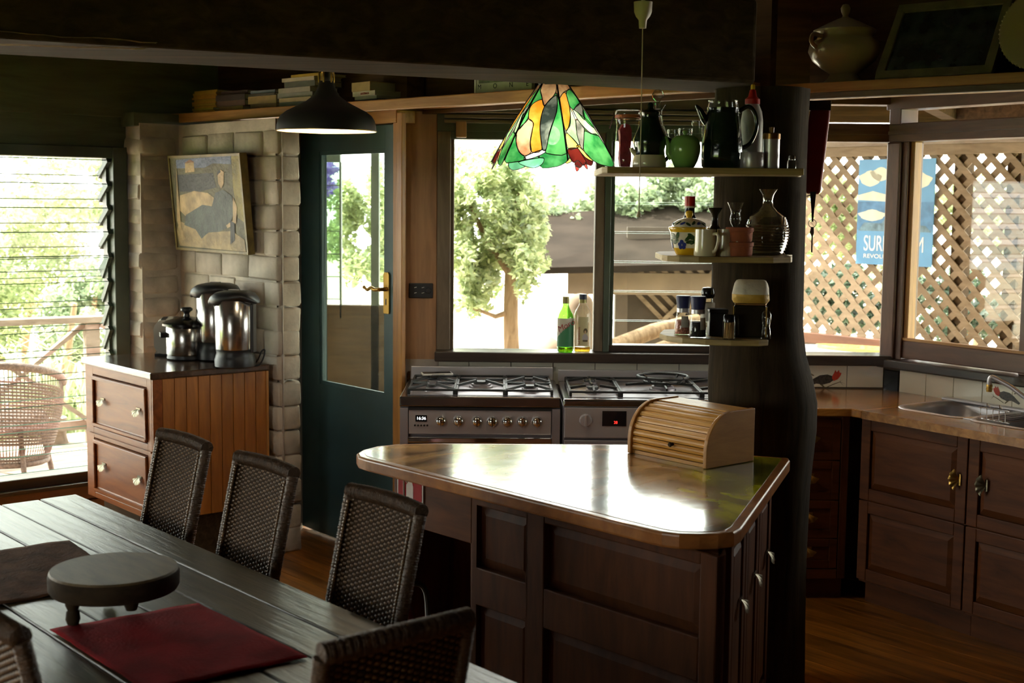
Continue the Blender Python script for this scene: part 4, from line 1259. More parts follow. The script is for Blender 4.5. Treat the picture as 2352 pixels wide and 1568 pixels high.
# birds printed on two tiles
M['bird'] = plain('printed grey feathers', srgb(70, 62, 56), .4, var=.5, vscale=120); M['birdred'] = plain('printed red', srgb(208, 70, 46), .4, var=.15, vscale=90)
M['twig'] = plain('printed twig', srgb(120, 104, 70), .5)
def bird(parent, x, z, s, y, flip=1):
    P = lambda pts: [(x + flip * a * s, z + b * s * .82) for a, b in pts]
    m = MB()
    m.mat(0).prism(P([(-1.9, -.75), (-1.2, -.05), (-.6, .35), (.1, .45), (.6, .25), (.75, -.1), (.35, -.5), (-.3, -.72), (-.9, -.6), (-1.75, -.95)]), y - .0004, y, 'y')
    m.mat(1).prism(P([(.55, .3), (.7, .62), (.82, .98), (.95, .72), (1.15, .98), (1.2, .7), (1.4, .62), (1.3, .3), (1.05, -.1), (.7, -.28), (.52, 0)]), y - .0006, y - .0001, 'y')
    m.mat(2).prism(P([(-.6, -.68), (-.35, -.68), (-.05, -1.05), (-.2, -1.08)]), y - .0004, y, 'y')
    m.prism(P([(-1.75, .6), (-1.65, .72), (-1.1, .32), (-1.25, .25)]), y - .0004, y, 'y')
    m.prism(P([(.0, -1.0), (.7, -.6), (1.3, -.35), (1.28, -.42), (.7, -.7), (.05, -1.06)]), y - .0004, y, 'y')
    for an in (35, 55, 75, -20, -45): m.prism(P([(1.25, -.4), (1.27, -.36), (1.27 + .55 * math.cos(math.radians(an)), -.36 + .7 * math.sin(math.radians(an)))]), y - .0004, y, 'y')
    return m.build('printed_bird', [M['bird'], M['birdred'], M['twig']], parent, label='red headed grey bird printed on the tile')
q = on_y(1893, 868, WY); bird(ww, q.x + .008, q.z, .052, -.0104)
q = loc_on(2308, 908, C0, RW); bird(wr, q[0] + .005, q[1] + .004, .043, -.0104, -1)
# ------------------------------------------------------------------ small things
def spot(px, Y, z):
    k = (px - 1176) / FPX; dz = z - EYE
    return Vector(((k * (Y * _f.y + dz * _f.z) - Y * _r.y - dz * _r.z) / _r.x, Y, z))

def bend_mesh(me, r):
    for v in me.vertices:
        a = v.co.x / r
        v.co.x = (r + v.co.z) * math.sin(a); v.co.z = (r + v.co.z) * math.cos(a) - r

def lath(name, prof, k, mat, parent, n=28, smooth=50, **kw):
    return MB().lathe([(a * k, b * k) for a, b in prof], n, **kw).build(name, mat, parent, smooth)

# ---- painting on the brick wall
pp = [on_line(x, y, A0, UD) for x, y in ((418, 352), (583, 347), (600, 582), (432, 578))]
sA, zA = loc_on(508, 466, A0, UD)
pw_ = loc_on(592, 466, A0, UD)[0] - loc_on(425, 466, A0, UD)[0]; phh = .50
pic = thing('painting', A0 + UX * (sA - .01) - VX * .022 + Vector((0, 0, zA - phh / 2)), UD, 'framed oil painting of a seated figure hung on the white brick wall', 'painting')
pic.rotation_euler = (math.radians(5), 0, math.radians(UD))
M['ptframe'] = wood('thin gold frame', srgb(96, 82, 40), srgb(140, 120, 62), .5, (3, 3, 3), 5)
pcol = {'olive': (92, 88, 58), 'sky': (110, 122, 150), 'cream': (176, 152, 108), 'slate': (78, 86, 80), 'face': (186, 160, 118), 'yellow': (140, 128, 66), 'sand': (158, 138, 98), 'dark': (52, 54, 50), 'roof': (130, 90, 60)}
names = list(pcol)
for k_, v_ in pcol.items(): M['pt_' + k_] = plain('paint ' + k_, srgb(*v_), .6, bump=.5, bscale=60, var=.3, vscale=16)
fm = MB()
for a, b, c, d in ((0, pw_, 0, .014), (0, pw_, phh - .014, phh), (0, .014, .014, phh - .014), (pw_ - .014, pw_, .014, phh - .014)):
    fm.box(a - pw_ / 2, b - pw_ / 2, -.036, .004, c, d)
fm.build('frame', M['ptframe'], pic, bevel=.002)
MB().box(-pw_ / 2 + .01, pw_ / 2 - .01, -.03, .0, .01, phh - .01).build('canvas', M['pt_olive'], pic)
def pq(cx_, cy_):
    t = (cy_ - 50) / 740.0; x0 = 1365 + 50 * t; x1 = 1890 + 55 * t
    return ((cx_ - x0) / (x1 - x0) - .5) * pw_, (1 - t) * phh
cv = MB()
patches = [('sky', [(1425, 85), (1825, 65), (1825, 130), (1700, 120), (1640, 150), (1425, 150)]), ('dark', [(1430, 200), (1700, 190), (1720, 300), (1600, 330), (1450, 330)]),
           ('cream', [(1495, 110), (1560, 105), (1565, 180), (1495, 185)]), ('roof', [(1490, 112), (1530, 85), (1568, 106)]), ('yellow', [(1830, 62), (1888, 52), (1905, 300), (1925, 560), (1870, 520), (1840, 300)]),
           ('cream', [(1450, 360), (1560, 325), (1660, 340), (1710, 380), (1700, 440), (1600, 460), (1490, 520), (1440, 470)]), ('sand', [(1440, 560), (1640, 640), (1830, 620), (1915, 680), (1925, 770), (1440, 755), (1420, 640)]),
           ('slate', [(1715, 340), (1770, 315), (1830, 360), (1850, 470), (1810, 590), (1740, 630), (1660, 640), (1610, 690), (1565, 620), (1480, 590), (1495, 510), (1620, 430), (1690, 440)]),
           ('face', [(1732, 190), (1752, 165), (1778, 185), (1776, 270), (1758, 308), (1738, 270)]), ('dark', [(1728, 215), (1734, 180), (1752, 165), (1756, 185), (1740, 200)]),
           ('face', [(1840, 370), (1868, 440), (1860, 560), (1800, 600), (1790, 580), (1838, 540)]), ('dark', [(1820, 540), (1850, 560), (1850, 690), (1820, 720)]),
           ('cream', [(1430, 110), (1440, 330), (1455, 600), (1490, 700), (1465, 710), (1425, 560)])]
for i, (nm, poly) in enumerate(patches):
    cv.mat(names.index(nm)); y = -.0302 - .00025 * i
    cv.prism([pq(*p) for p in poly], y - .0002, y, 'y')
cv.build('painted_scene', [M['pt_' + n_] for n_ in names], pic)

# ---- books
bookmats = {}
def bmat(c):
    if c not in bookmats: bookmats[c] = plain('book cover %d %d %d' % c, srgb(*c), .5, var=.1, vscale=20)
    return bookmats[c]
M['pages'] = plain('book pages', srgb(190, 182, 164), .8, bump=.2, bscale=200)
def book(x, y, z, L, W, T, yaw, col, label, cat='book', group='books on the long shelf', title=None, tcol=None):
    """L along the spine (local x), W away from the reader"""
    p = SH0 + head(SHD) * x + head(SHD + 90) * y + Vector((0, 0, z))
    b = thing('book', p, SHD + yaw, label, cat, group)
    e = min(.0025, T * .18); m = MB()
    m.box(0, L, 0, W, 0, e).box(0, L, 0, W, T - e, T).box(0, L, 0, e, e, T - e)
    m.build('cover', bmat(col), b)
    MB().box(.003, L - .003, e, W - .003, e, T - e).build('pages', M['pages'], b)
    if title:
        text('spine_title', title, b, tcol or M['signred'], T * .62, (L * .55, -.0006, T * .48), (math.radians(90), 0, 0))
    return b
def bx_(px, py): return loc_on(px, py, SH0, SHD)
def stack(rows, names_, yaw=0, y=.02, W=.17):
    """rows bottom up: px0, px1, thickness px, colour"""
    z = SHZ + .0008
    for (p0, p1, th, col), lb in zip(rows, names_):
        x0, zz = bx_(p0, 240); x1, _ = bx_(p1, 240)
        k = on_line(p0, 240, SH0, SHD).y / FPX
        T = th * k
        kw_ = dict(title=None)
        book(x0, y + rng.uniform(0, .02), z, (x1 - x0), W, T, yaw + rng.uniform(-2, 2), col, lb)
        z += T + .0008
ord_ = ['bottom', 'second', 'third', 'fourth', 'fifth', 'sixth', 'seventh', 'eighth', 'ninth', 'topmost']
stack([(432 + rng.uniform(-2, 2), 486 + rng.uniform(-3, 3), 4.6, (188 - rng.randint(0, 18), 146 - rng.randint(0, 14), 46)) for _ in range(10)],
      ['yellow magazine, %s of the pile at the shelf end' % o for o in ord_], W=.15)
stack([(492, 546, 10, (150, 118, 84)), (490, 554, 12, (104, 76, 64)), (488, 554, 13, (66, 54, 48)), (495, 556, 8, (82, 62, 60))],
      ['tan paperback at the bottom of the pile beside the yellow magazines', 'brown paperback second from the bottom beside the yellow magazines', 'dark brown paperback third up beside the yellow magazines', 'plum paperback on top of the pile beside the yellow magazines'])
stack([(561, 622, 11, (120, 98, 76)), (557, 621, 17, (170, 142, 92)), (559, 620, 5, (70, 66, 54)), (562, 616, 7, (112, 122, 140))],
      ['brown book at the bottom of the pile with the blue book', 'thick tan book in the pile with the blue book', 'thin dark book under the blue book', 'blue grey book topping the third pile along the shelf'])
stack([(630, 700, 10, (104, 110, 112)), (633, 704, 9, (184, 160, 122)), (625, 702, 11, (150, 148, 140)), (626, 700, 11, (176, 166, 152)), (643, 712, 12, (92, 96, 84)), (640, 714, 8, (196, 184, 162)), (660, 724, 6, (178, 146, 40))],
      ['blue grey book at the bottom of the pile behind the black lamp', 'cream book second up behind the black lamp', 'grey book third up behind the black lamp', 'pale book fourth up behind the black lamp', 'dark green spined book fifth up behind the black lamp', 'white thin book just below the yellow one', 'thin yellow book on top of the pile behind the black lamp'])
z = SHZ + .0008
for p0, L, W, T, col, lb, ti in ((800, .16, .15, .012, (60, 66, 74), 'dark book at the bottom of the pile right of the black lamp', None), (792, .17, .16, .015, (172, 168, 160), 'grey book second up right of the black lamp', None),
                                 (787, .185, .185, .022, (206, 194, 172), 'white spined book with red lettering right of the black lamp', 'AUSTRALIA'), (785, .15, .165, .042, (176, 148, 86), 'thick tan book on top right of the black lamp', None)):
    b = book(bx_(p0, 225)[0], .06, z, L, W, T, -4 + rng.uniform(-2, 2), col, lb, title=ti)
    z += T + .0008
# white exhibition book standing further along
q0, q1 = bx_(1052, 205), bx_(1183, 205)
mb_ = thing('art_book', SH0 + head(SHD) * q0[0] + head(SHD + 90) * .10 + Vector((0, 0, SHZ)), SHD, 'white art book standing upright on the shelf, spaced letters on its cover', 'book')
wbk = q1[0] - q0[0]
MB().box(0, wbk, 0, .02, 0.0008, .26).build('cover', bmat((206, 204, 192)), mb_, bevel=.001)
MB().box(.026, wbk, -.001, -.0001, .052, .25).build('cover_picture', plain('blurred green picture', srgb(104, 110, 72), .5, var=.5, vscale=30), mb_)
for i, ch_ in enumerate('MONE'):
    text('letter', ch_, mb_, M['black'], .030, (.03 + i * (wbk - .05) / 3.05, -.0012, .036), (math.radians(90), 0, 0))
MB().box(.0, .01, -.003, .021, .001, .26).build('spine', M['white'], mb_)
book(bx_(1192, 205)[0], .13, SHZ + .0008, .06, .04, .12, 0, (70, 84, 66), 'small dark green box by the white art book', 'box', None)

# ---- black pendant lamp
LY = 5.2
lp_ = spot(750, LY, on_y(750, 301, LY).z)
pl_ = thing('pendant_lamp', lp_, 0, 'black metal pendant lamp with a white inside and brass ribs', 'lamp')
k = LY / FPX
out = [(113, 0), (112, 12), (109, 24), (103, 34), (90, 44), (70, 54), (47, 66), (30, 79), (22, 92), (18, 104), (16, 112)]
M['lampblack'] = plain('black lamp enamel', srgb(44, 44, 46), .42)
M['lampwhite'] = plain('white lamp enamel', srgb(240, 236, 220), .5)
lath('shade', out, k, M['lampblack'], pl_, 64, 60)
lath('shade_lining', [(a - 1.6, b + .2) for a, b in out], k, M['lampwhite'], pl_, 64, 60)
lath('rim', [(113, -1.2), (114.2, -.6), (114.2, .6), (113, 1.2), (111.6, .6), (111.6, -.6), (113, -1.2)], k, M['brass'], pl_, 64, 60)
for i in range(6):
    a = 2 * math.pi * i / 6 + .3
    c_, s_ = math.cos(a) * k, math.sin(a) * k
    MB().tube([(17 * c_, 17 * s_, 108 * k), (17.5 * c_, 17.5 * s_, 124 * k), (15 * c_, 15 * s_, 134 * k), (6 * c_, 6 * s_, 137 * k)], 2.0 * k, 6).build('brass_rib', M['brass'], pl_, 60)
lath('lamp_holder', [(0, 112), (9, 112), (9, 134), (4, 140), (0, 140)], k, M['black'], pl_, 16)
MB().tube([(0, 0, 138 * k), (0, 0, 2.72 - lp_.z)], .003, 6).build('cord', M['black'], pl_)
M['bulb'] = plain('lit bulb', (1, .9, .7, 1), .4, emit=(1, .82, .55, 1), estr=14)
MB().ball((0, 0, 52 * k), 17 * k, 16, 1.15).build('bulb', M['bulb'], pl_, 179)
pb = add_light('pendant_bulb_light', 'POINT', 3.0, (1, .86, .64), (lp_.x, lp_.y, lp_.z + 18 * k), size=.02)

# ---- leaded glass lamp
GY = 5.15
gl_c = spot(1268, GY, on_y(1268, 372, GY).z)
gl = thing('stained_glass_lamp', gl_c, 0, 'green and amber leaded stained glass pendant lamp', 'lamp')
k = GY / FPX
RB, RT, HT = 146 * k, 33 * k, 176 * k
def gpt(ang, t, rr=0):
    R_ = RT + (RB - RT) * t + rr
    return Vector((R_ * math.sin(ang), -R_ * math.cos(ang), HT * (1 - t) + .012 * math.sin(math.pi * t)))
gm = {'brown': glow_glass('brown streaky glass', srgb(150, 112, 84), srgb(206, 176, 140)), 'green': glow_glass('green glass', srgb(40, 130, 66), srgb(96, 186, 110)), 'orange': glow_glass('amber glass', srgb(200, 128, 34), srgb(226, 164, 70)),
      'pink': glow_glass('pink brown glass', srgb(176, 120, 86), srgb(224, 184, 150)), 'grey': glow_glass('smoky glass', srgb(90, 96, 92), srgb(160, 164, 158)), 'black': glow_glass('feather black glass', srgb(38, 48, 46), srgb(110, 122, 118)),
      'pale': glow_glass('pale green glass', srgb(140, 206, 140), srgb(196, 232, 190)), 'yellow': glow_glass('yellow glass', srgb(222, 186, 66), srgb(240, 220, 140)), 'teal': glow_glass('sea green glass', srgb(110, 200, 160)),
      'lilac': glow_glass('lilac glass', srgb(186, 190, 214)), 'maroon': glow_glass('maroon glass', srgb(86, 26, 26), srgb(120, 40, 34), .1), 'red': glow_glass('red glass', srgb(200, 60, 50))}
M['lead'] = plain('lead came', srgb(40, 40, 38), .5, .4)
PL = [('brown', [(790, 170), (975, 170), (990, 300), (940, 400), (880, 455), (790, 550), (765, 430), (740, 300)]),
      ('green', [(765, 200), (740, 300), (765, 430), (690, 470), (600, 530), (560, 600), (545, 700), (500, 780), (400, 860)]),
      ('orange', [(765, 460), (795, 570), (740, 720), (720, 900), (745, 1150), (590, 1180), (565, 1060), (600, 900), (620, 800), (550, 740), (555, 620), (600, 530), (690, 470)]),
      ('pink', [(550, 745), (615, 800), (600, 920), (570, 1060), (580, 1180), (480, 1225), (390, 1170), (345, 1050), (350, 950), (410, 860), (500, 790)]),
      ('black', [(960, 400), (1000, 420), (990, 640), (900, 850), (860, 960), (820, 1130), (760, 1150), (725, 950), (735, 760), (800, 560)]),
      ('green', [(345, 960), (345, 1060), (390, 1180), (480, 1240), (480, 1275), (320, 1305), (165, 1285)]),
      ('lilac', [(480, 1240), (640, 1180), (760, 1155), (800, 1185), (650, 1245), (490, 1275)]),
      ('green', [(1000, 370), (1030, 500), (1080, 720), (1120, 930), (1145, 1200), (830, 1200), (820, 1130), (880, 930), (960, 720), (1000, 540)]),
      ('teal', [(380, 1310), (580, 1270), (770, 1255), (750, 1330), (640, 1375), (520, 1365)])]
PR = [('brown', [(1030, 170), (1140, 170), (1190, 260), (1110, 330), (1050, 420)]),
      ('orange', [(1110, 340), (1150, 360), (1200, 560), (1210, 700), (1180, 850), (1130, 905), (1090, 750), (1060, 560), (1060, 430)]),
      ('green', [(1150, 330), (1195, 275), (1350, 480), (1290, 560), (1270, 600), (1210, 560), (1170, 440)]),
      ('pale', [(1205, 580), (1270, 700), (1300, 800), (1310, 950), (1350, 1090), (1250, 1010), (1140, 920), (1200, 840), (1215, 720)]),
      ('grey', [(1350, 490), (1400, 560), (1440, 700), (1432, 740), (1330, 640), (1270, 600), (1290, 560)]),
      ('grey', [(1305, 740), (1420, 850), (1430, 900), (1410, 1120), (1370, 1110), (1310, 940)]),
      ('pale', [(1250, 590), (1330, 640), (1500, 750), (1640, 900), (1670, 950), (1540, 920), (1400, 820), (1300, 700)]),
      ('green', [(1410, 580), (1520, 720), (1600, 850), (1440, 730)]),
      ('green', [(1440, 900), (1540, 930), (1680, 960), (1930, 1310), (1760, 1330), (1580, 1280), (1420, 1160), (1425, 1000)]),
      ('yellow', [(1130, 940), (1250, 1020), (1330, 1100), (1310, 1120), (1160, 1140)]), ('yellow', [(1330, 1100), (1560, 1275), (1440, 1240), (1310, 1120)]),
      ('maroon', [(1150, 1150), (1250, 1125), (1330, 1140), (1400, 1230), (1450, 1300), (1400, 1340), (1310, 1280), (1240, 1310), (1180, 1250)]), ('red', [(1405, 1330), (1445, 1305), (1470, 1390)])]
def panel_uv(p, left):
    t = (p[1] - 168) / 1115.0
    if left: a, b = 775 - 620 * t, 1000 + 145 * t
    else: a, b = 1020 + 125 * t, 1140 + 800 * t
    return (p[0] - a) / (b - a), t
def smooth_poly(poly, n=3):
    out = []; m_ = len(poly)
    for i in range(m_):
        p0, p1, p2, p3 = [Vector(poly[(i + d) % m_]) for d in (-1, 0, 1, 2)]
        for j in range(n):
            t = j / n
            out.append(.5 * ((2 * p1) + (p2 - p0) * t + (2 * p0 - 5 * p1 + 4 * p2 - p3) * t * t + (3 * p1 - p0 - 3 * p2 + p3) * t ** 3))
    return [(p.x, p.y) for p in out]
for i in range(6):
    th0 = math.radians(12 + 60 * i)
    left = i % 2 == 1
    came = MB()
    for (cn, poly) in (PL if left else PR):
        pts = []
        for p in smooth_poly(poly):
            s, t = panel_uv(p, left); t = max(0.0, min(1.09, t)); s = max(0, min(1, s))
            pts.append(gpt(th0, t).lerp(gpt(th0 + math.radians(60), t), s))
        m = MB().add(pts, [tuple(range(len(pts)))])
        o = m.build('glass_piece', gm[cn], gl)
        came.tube(pts, .0017, 4, True)
    came.tube([gpt(th0, t / 6) for t in range(7)], .0032, 6)
    for t in (0.0,):
        came.tube([gpt(th0, t), gpt(th0 + math.radians(60), t)], .003, 6)
    came.build('lead_came', M['lead'], gl, 60)
lath('cap', [(0, 186), (8, 186), (20, 180), (34, 175), (33, 172), (0, 172)], k, M['lead'], gl, 12)
MB().tube([(0, 0, 184 * k), (0, 0, 2.72 - gl_c.z)], .003, 6).build('cord', M['black'], gl)
MB().ball((0, 0, 60 * k), 18 * k, 16, 1.2).build('bulb', M['bulb'], gl, 179)
add_light('glass_lamp_bulb_light', 'POINT', 3.0, (1, .9, .72), (gl_c.x, gl_c.y, gl_c.z + 30 * k), size=.035)

# ---- pull-cord switch
py_ = 4.16
pc0 = spot(1476, py_, on_y(1476, 65, py_).z); k = py_ / FPX
pcs = thing('pull_cord_switch', (pc0.x, pc0.y, pc0.z), 0, 'white ceiling pull switch with a long thin cord', 'switch')
lath('switch_body', [(0, 0), (8, 0), (9.5, 18), (16, 26), (20, 36), (21, 58), (0, 58)], k, M['white'], pcs, 24)
MB().tube([(0, 0, 58 * k), (0, 0, 2.748 - pc0.z)], 5 * k, 8).build('stem', M['white'], pcs)
zb = on_y(1466, 490, py_).z - pc0.z
MB().tube([(0, 0, 0), (.001, 0, zb * .5), (0, 0, zb)], 1.3 * k, 6).build('cord', M['cream'], pcs)
lath('bell', [(0, -8), (5, -8), (4.5, 0), (2, 5), (0, 5)], k, M['white'], pcs, 12, c=(0, 0, zb)) if False else MB().lathe([(0, -8 * k), (6 * k, -8 * k), (5 * k, 0), (2 * k, 5 * k), (0, 5 * k)], 12, (0, 0, zb)).build('bell', M['cream'], pcs, 50)

# ---- the three shelves on the post
M['ply'] = wood('pale plywood shelf', srgb(150, 126, 74), srgb(196, 172, 112), .5, (1.2, 3, 30), 4, 0, .12)
def shelf_board(poly, z, th, label):
    c = Vector((sum(p[0] for p in poly) / len(poly), sum(p[1] for p in poly) / len(poly), 0))
    t = thing('post_shelf', (c.x, c.y, z - th), 0, label, 'shelf', None)
    MB().prism([(p[0] - c.x, p[1] - c.y) for p in poly], 0, th).build('board', M['ply'], t, bevel=.002)
    return t
def post_arc(a0, a1, r=.152, n=8):
    return [(PC[0] + r * math.cos(math.radians(a0 + (a1 - a0) * i / n)), PC[1] + r * math.sin(math.radians(a0 + (a1 - a0) * i / n))) for i in range(n + 1)]
Z1, Z2, Z3 = 1.866, 1.581, 1.312
shelf_board([(.285, 4.40), (.30, 4.36), (.93, 4.36), (.935, 4.40)] + [(.96, 4.60)] + post_arc(-50, -190, .176) + [(.60, 4.92), (.31, 4.92), (.288, 4.88)], Z1, .021, 'top plywood shelf on the post, holding jugs and the green teapot')
shelf_board([(.493, 4.47), (.505, 4.42), (.54, 4.385), (.60, 4.36), (.84, 4.355), (.905, 4.40), (.92, 4.45), (.93, 4.60)] + post_arc(-60, -190, .176) + [(.60, 4.84), (.52, 4.80), (.495, 4.70)], Z2, .019, 'middle plywood shelf on the post, holding mugs and the yellow bowl')
shelf_board([(.50, 4.56), (.515, 4.48), (.56, 4.415), (.63, 4.372), (.71, 4.352), (.80, 4.352), (.835, 4.375), (.84, 4.58)] + post_arc(-100, -185, .176) + [(.60, 4.74), (.53, 4.70)], Z3, .019, 'lowest rounded plywood shelf on the post, holding the grinders')

M['clear'] = clear_glass('clear glassware', (.97, .985, .975, 1), 1.6)
M['crystal'] = clear_glass('cut crystal', (.95, .97, .96, 1), 6.0)
M['greenglaze'] = plain('dark green glaze', srgb(20, 40, 28), .12, coat=.6, bump=.12, bscale=60)
M['apple'] = plain('apple green glaze', srgb(150, 202, 112), .18, coat=.6)
M['seal'] = plain('orange rubber seal', srgb(206, 110, 62), .5)
M['packet'] = plain('pink packet', srgb(196, 70, 92), .35, bump=.6, bscale=40, var=.25, vscale=30)
M['redcap'] = plain('red plastic', srgb(190, 34, 26), .35); M['yellowcap'] = plain('yellow plastic', srgb(226, 192, 40), .35)
M['squeeze'] = plain('white translucent plastic', srgb(206, 206, 204), .4); M['copper'] = plain('worn brass lid', srgb(150, 112, 66), .35, 1.0)

# clip-top jar with a packet inside
Y = 4.62; k = Y / FPX
j = thing('clip_jar', spot(1440, Y, Z1 + .0006), 0, 'clip top glass jar with orange seal at the shelf end', 'jar')
lath('glass_body', [(0, .5), (26, .5), (29, 4), (29.5, 20), (28, 60), (25, 95), (27, 108), (27, 114)], k, M['clear'], j)
lath('seal', [(25, 114), (29, 114), (29, 120), (25, 120), (25, 114)], k, M['seal'], j)
lath('lid', [(0, 121), (29, 121), (29.5, 126), (27, 131), (10, 132), (0, 131)], k, M['clear'], j)
cl = MB().tube([(-30 * k, 0, 110 * k), (-34 * k, 0, 128 * k), (-28 * k, 0, 134 * k)], 1.2 * k, 6).tube([(-30 * k, 0, 118 * k), (-36 * k, 0, 108 * k), (-42 * k, 0, 90 * k)], 1.8 * k, 6)
cl.tube([(28 * k * math.cos(a), 28 * k * math.sin(a), 112 * k) for a in [2 * math.pi * i / 24 for i in range(24)]], 1.0 * k, 5, True)
cl.build('wire_clip', M['chrome'], j, 60)
pk = thing('packet', spot(1434, Y, Z1 + .004), 20, 'crumpled pink packet inside the clip top jar', 'packet')
m = MB(); r_ = random.Random(2); prof = []
for i, (w_, z_) in enumerate(((12, 2), (14, 20), (13, 45), (14, 70), (15, 84), (9, 96), (3, 98))):
    prof.append([(sx * w_ * k + r_.uniform(-1, 1) * k, sy * 5 * k + r_.uniform(-1, 1) * k, z_ * k) for sx, sy in ((-1, -1), (0, -1.5), (1, -1), (1, 1), (0, 1.5), (-1, 1))])
m.add([p for q in prof for p in q], [(a * 6 + b, a * 6 + (b + 1) % 6, (a + 1) * 6 + (b + 1) % 6, (a + 1) * 6 + b) for a in range(6) for b in range(6)] + [(5, 4, 3, 2, 1, 0), tuple(range(36, 42))])
m.build('wrapper', M['packet'], pk, 30)

# two-tone coffee jug
Y = 4.455; k = Y / FPX
j = thing('stoneware_jug', spot(1491, Y, Z1 + .0006), 0, 'tall stoneware jug, cream below and dark green glaze above', 'jug')
lath('cream_body', [(0, 0), (37, 0), (39, 3), (38, 14), (35, 28)], k, M['cream'], j)
lath('glazed_body', [(35, 28), (34, 40), (37, 52), (38, 62), (34, 74), (26, 90), (21, 104), (20, 118), (22, 124), (17, 128), (8, 131), (6, 136), (7, 141), (4, 146), (0, 147)], k, M['greenglaze'], j)
MB().tube([(30 * k, 0, 66 * k), (46 * k, 0, 62 * k), (52 * k, 0, 46 * k), (44 * k, 0, 26 * k), (33 * k, 0, 14 * k)], [4 * k, 3.6 * k, 3.2 * k, 3.2 * k, 4 * k], 10, flat=1.3).build('handle', M['greenglaze'], j, 60)
MB().tube([(-31 * k, -6 * k, 30 * k), (-40 * k, -8 * k, 38 * k), (-42 * k, -8 * k, 44 * k)], [7 * k, 5 * k, 4.5 * k], 10).build('spout', M['cream'], j, 60)
# decanter
Y = 4.70; k = Y / FPX
j = thing('decanter', spot(1508, Y, Z1 + .0006), 0, 'glass decanter with faceted stopper behind the stoneware jug', 'decanter')
lath('glass_body', [(0, 0), (38, 0), (42, 6), (40, 40), (30, 70), (14, 100), (9, 122), (10, 134), (18, 146)], k, M['clear'], j)
lath('stopper', [(0, 136), (6, 136), (7, 150), (4, 152), (12, 160), (14, 168), (10, 176), (4, 180), (0, 180)], k, M['crystal'], j, 12, 20)
# apple green teapot
Y = 4.44; k = Y / FPX
j = thing('teapot', spot(1572, Y, Z1 + .0006), 0, 'small apple green ceramic teapot', 'teapot')
lath('pot_body', [(0, 0), (20, 0), (23, 2), (30, 16), (35, 34), (35.5, 48), (33, 60), (29, 67), (25, 69)], k, M['apple'], j)
lath('lid', [(25, 69), (23, 71), (10, 74), (4, 74), (4, 77), (6, 80), (5, 84), (0, 85)], k, M['apple'], j)
MB().tube([(-28 * k, 0, 22 * k), (-36 * k, 0, 32 * k), (-38 * k, 0, 50 * k), (-45 * k, 0, 70 * k)], [9 * k, 7.5 * k, 5.5 * k, 4 * k], 12).build('spout', M['apple'], j, 60)
MB().tube([(14 * k, 26 * k, 58 * k), (20 * k, 42 * k, 58 * k), (22 * k, 46 * k, 40 * k), (20 * k, 38 * k, 22 * k), (14 * k, 26 * k, 16 * k)], 4 * k, 10).build('handle', M['apple'], j, 60)
# clear jars at the back
for px, h_, w_, lb in ((1545, 92, 17, 'small clear glass jar left at the back above the teapot spout'), (1572, 96, 20, 'lidded clear glass jar behind the green teapot'), (1600, 112, 17, 'tall clear bottle jar behind the dark pitcher spout')):
    Y = 4.865 if px == 1572 else 4.80; k = Y / FPX
    j = thing('glass_jar', spot(px, Y, Z1 + .0006), 0, lb, 'jar', 'clear jars at the back of the top shelf')
    lath('glass_body', [(0, 0), (w_, 0), (w_ + 1, 4), (w_ + 1, h_ * .62), (w_ * .72, h_ * .78), (w_ * .72, h_ * .9)], k, M['clear'], j)
    lath('rim', [(w_ * .72, h_ * .9), (w_ * .8, h_ * .92), (w_ * .8, h_), (w_ * .7, h_), (w_ * .72, h_ * .9)], k, M['clear'], j)
# big dark pitcher
Y = 4.47; k = Y / FPX
j = thing('pitcher', spot(1657, Y, Z1 + .0006), 0, 'large dark green pitcher with looped handle, biggest on the shelf', 'pitcher')
lath('pitcher_body', [(0, 0), (40, 0), (45, 4), (47, 30), (46, 60), (42, 90), (38, 112), (36, 128), (37, 136), (35, 136), (34, 126)], k, M['greenglaze'], j, 40, 50, rib=.012, ribs=14)
MB().tube([(36 * k, 0, 128 * k), (58 * k, 0, 140 * k), (74 * k, 0, 122 * k), (77 * k, 0, 90 * k), (64 * k, 0, 58 * k), (44 * k, 0, 46 * k)], [5 * k, 5 * k, 4.6 * k, 4.4 * k, 4.6 * k, 5 * k], 12).build('handle', M['greenglaze'], j, 60)
sp = MB(); sp.tube([(-30 * k, 0, 96 * k), (-42 * k, 0, 112 * k), (-52 * k, 0, 130 * k), (-62 * k, 0, 142 * k)], [9 * k, 9 * k, 7 * k, 2 * k], 12); sp.build('spout', M['greenglaze'], j, 60)
lath('glass_rim', [(35, 136), (33, 150), (34, 152), (32, 152), (33, 136)], k, M['clear'], j)
# squeeze bottle
Y = 4.585; k = Y / FPX
j = thing('squeeze_bottle', spot(1724, Y, Z1 + .0006), 0, 'white squeeze bottle with red cap and yellow tip', 'bottle')
lath('bottle_body', [(0, 0), (23, 0), (25, 4), (25, 110), (22, 130), (16, 144), (15, 147)], k, M['squeeze'], j)
lath('cap', [(16, 147), (17, 147), (17, 158), (10, 164), (7, 178), (5, 180), (0, 180)], k, M['redcap'], j, 20, 40)
lath('tip', [(5, 180), (5, 188), (4, 191), (0, 191)], k, M['yellowcap'], j, 14, 40)
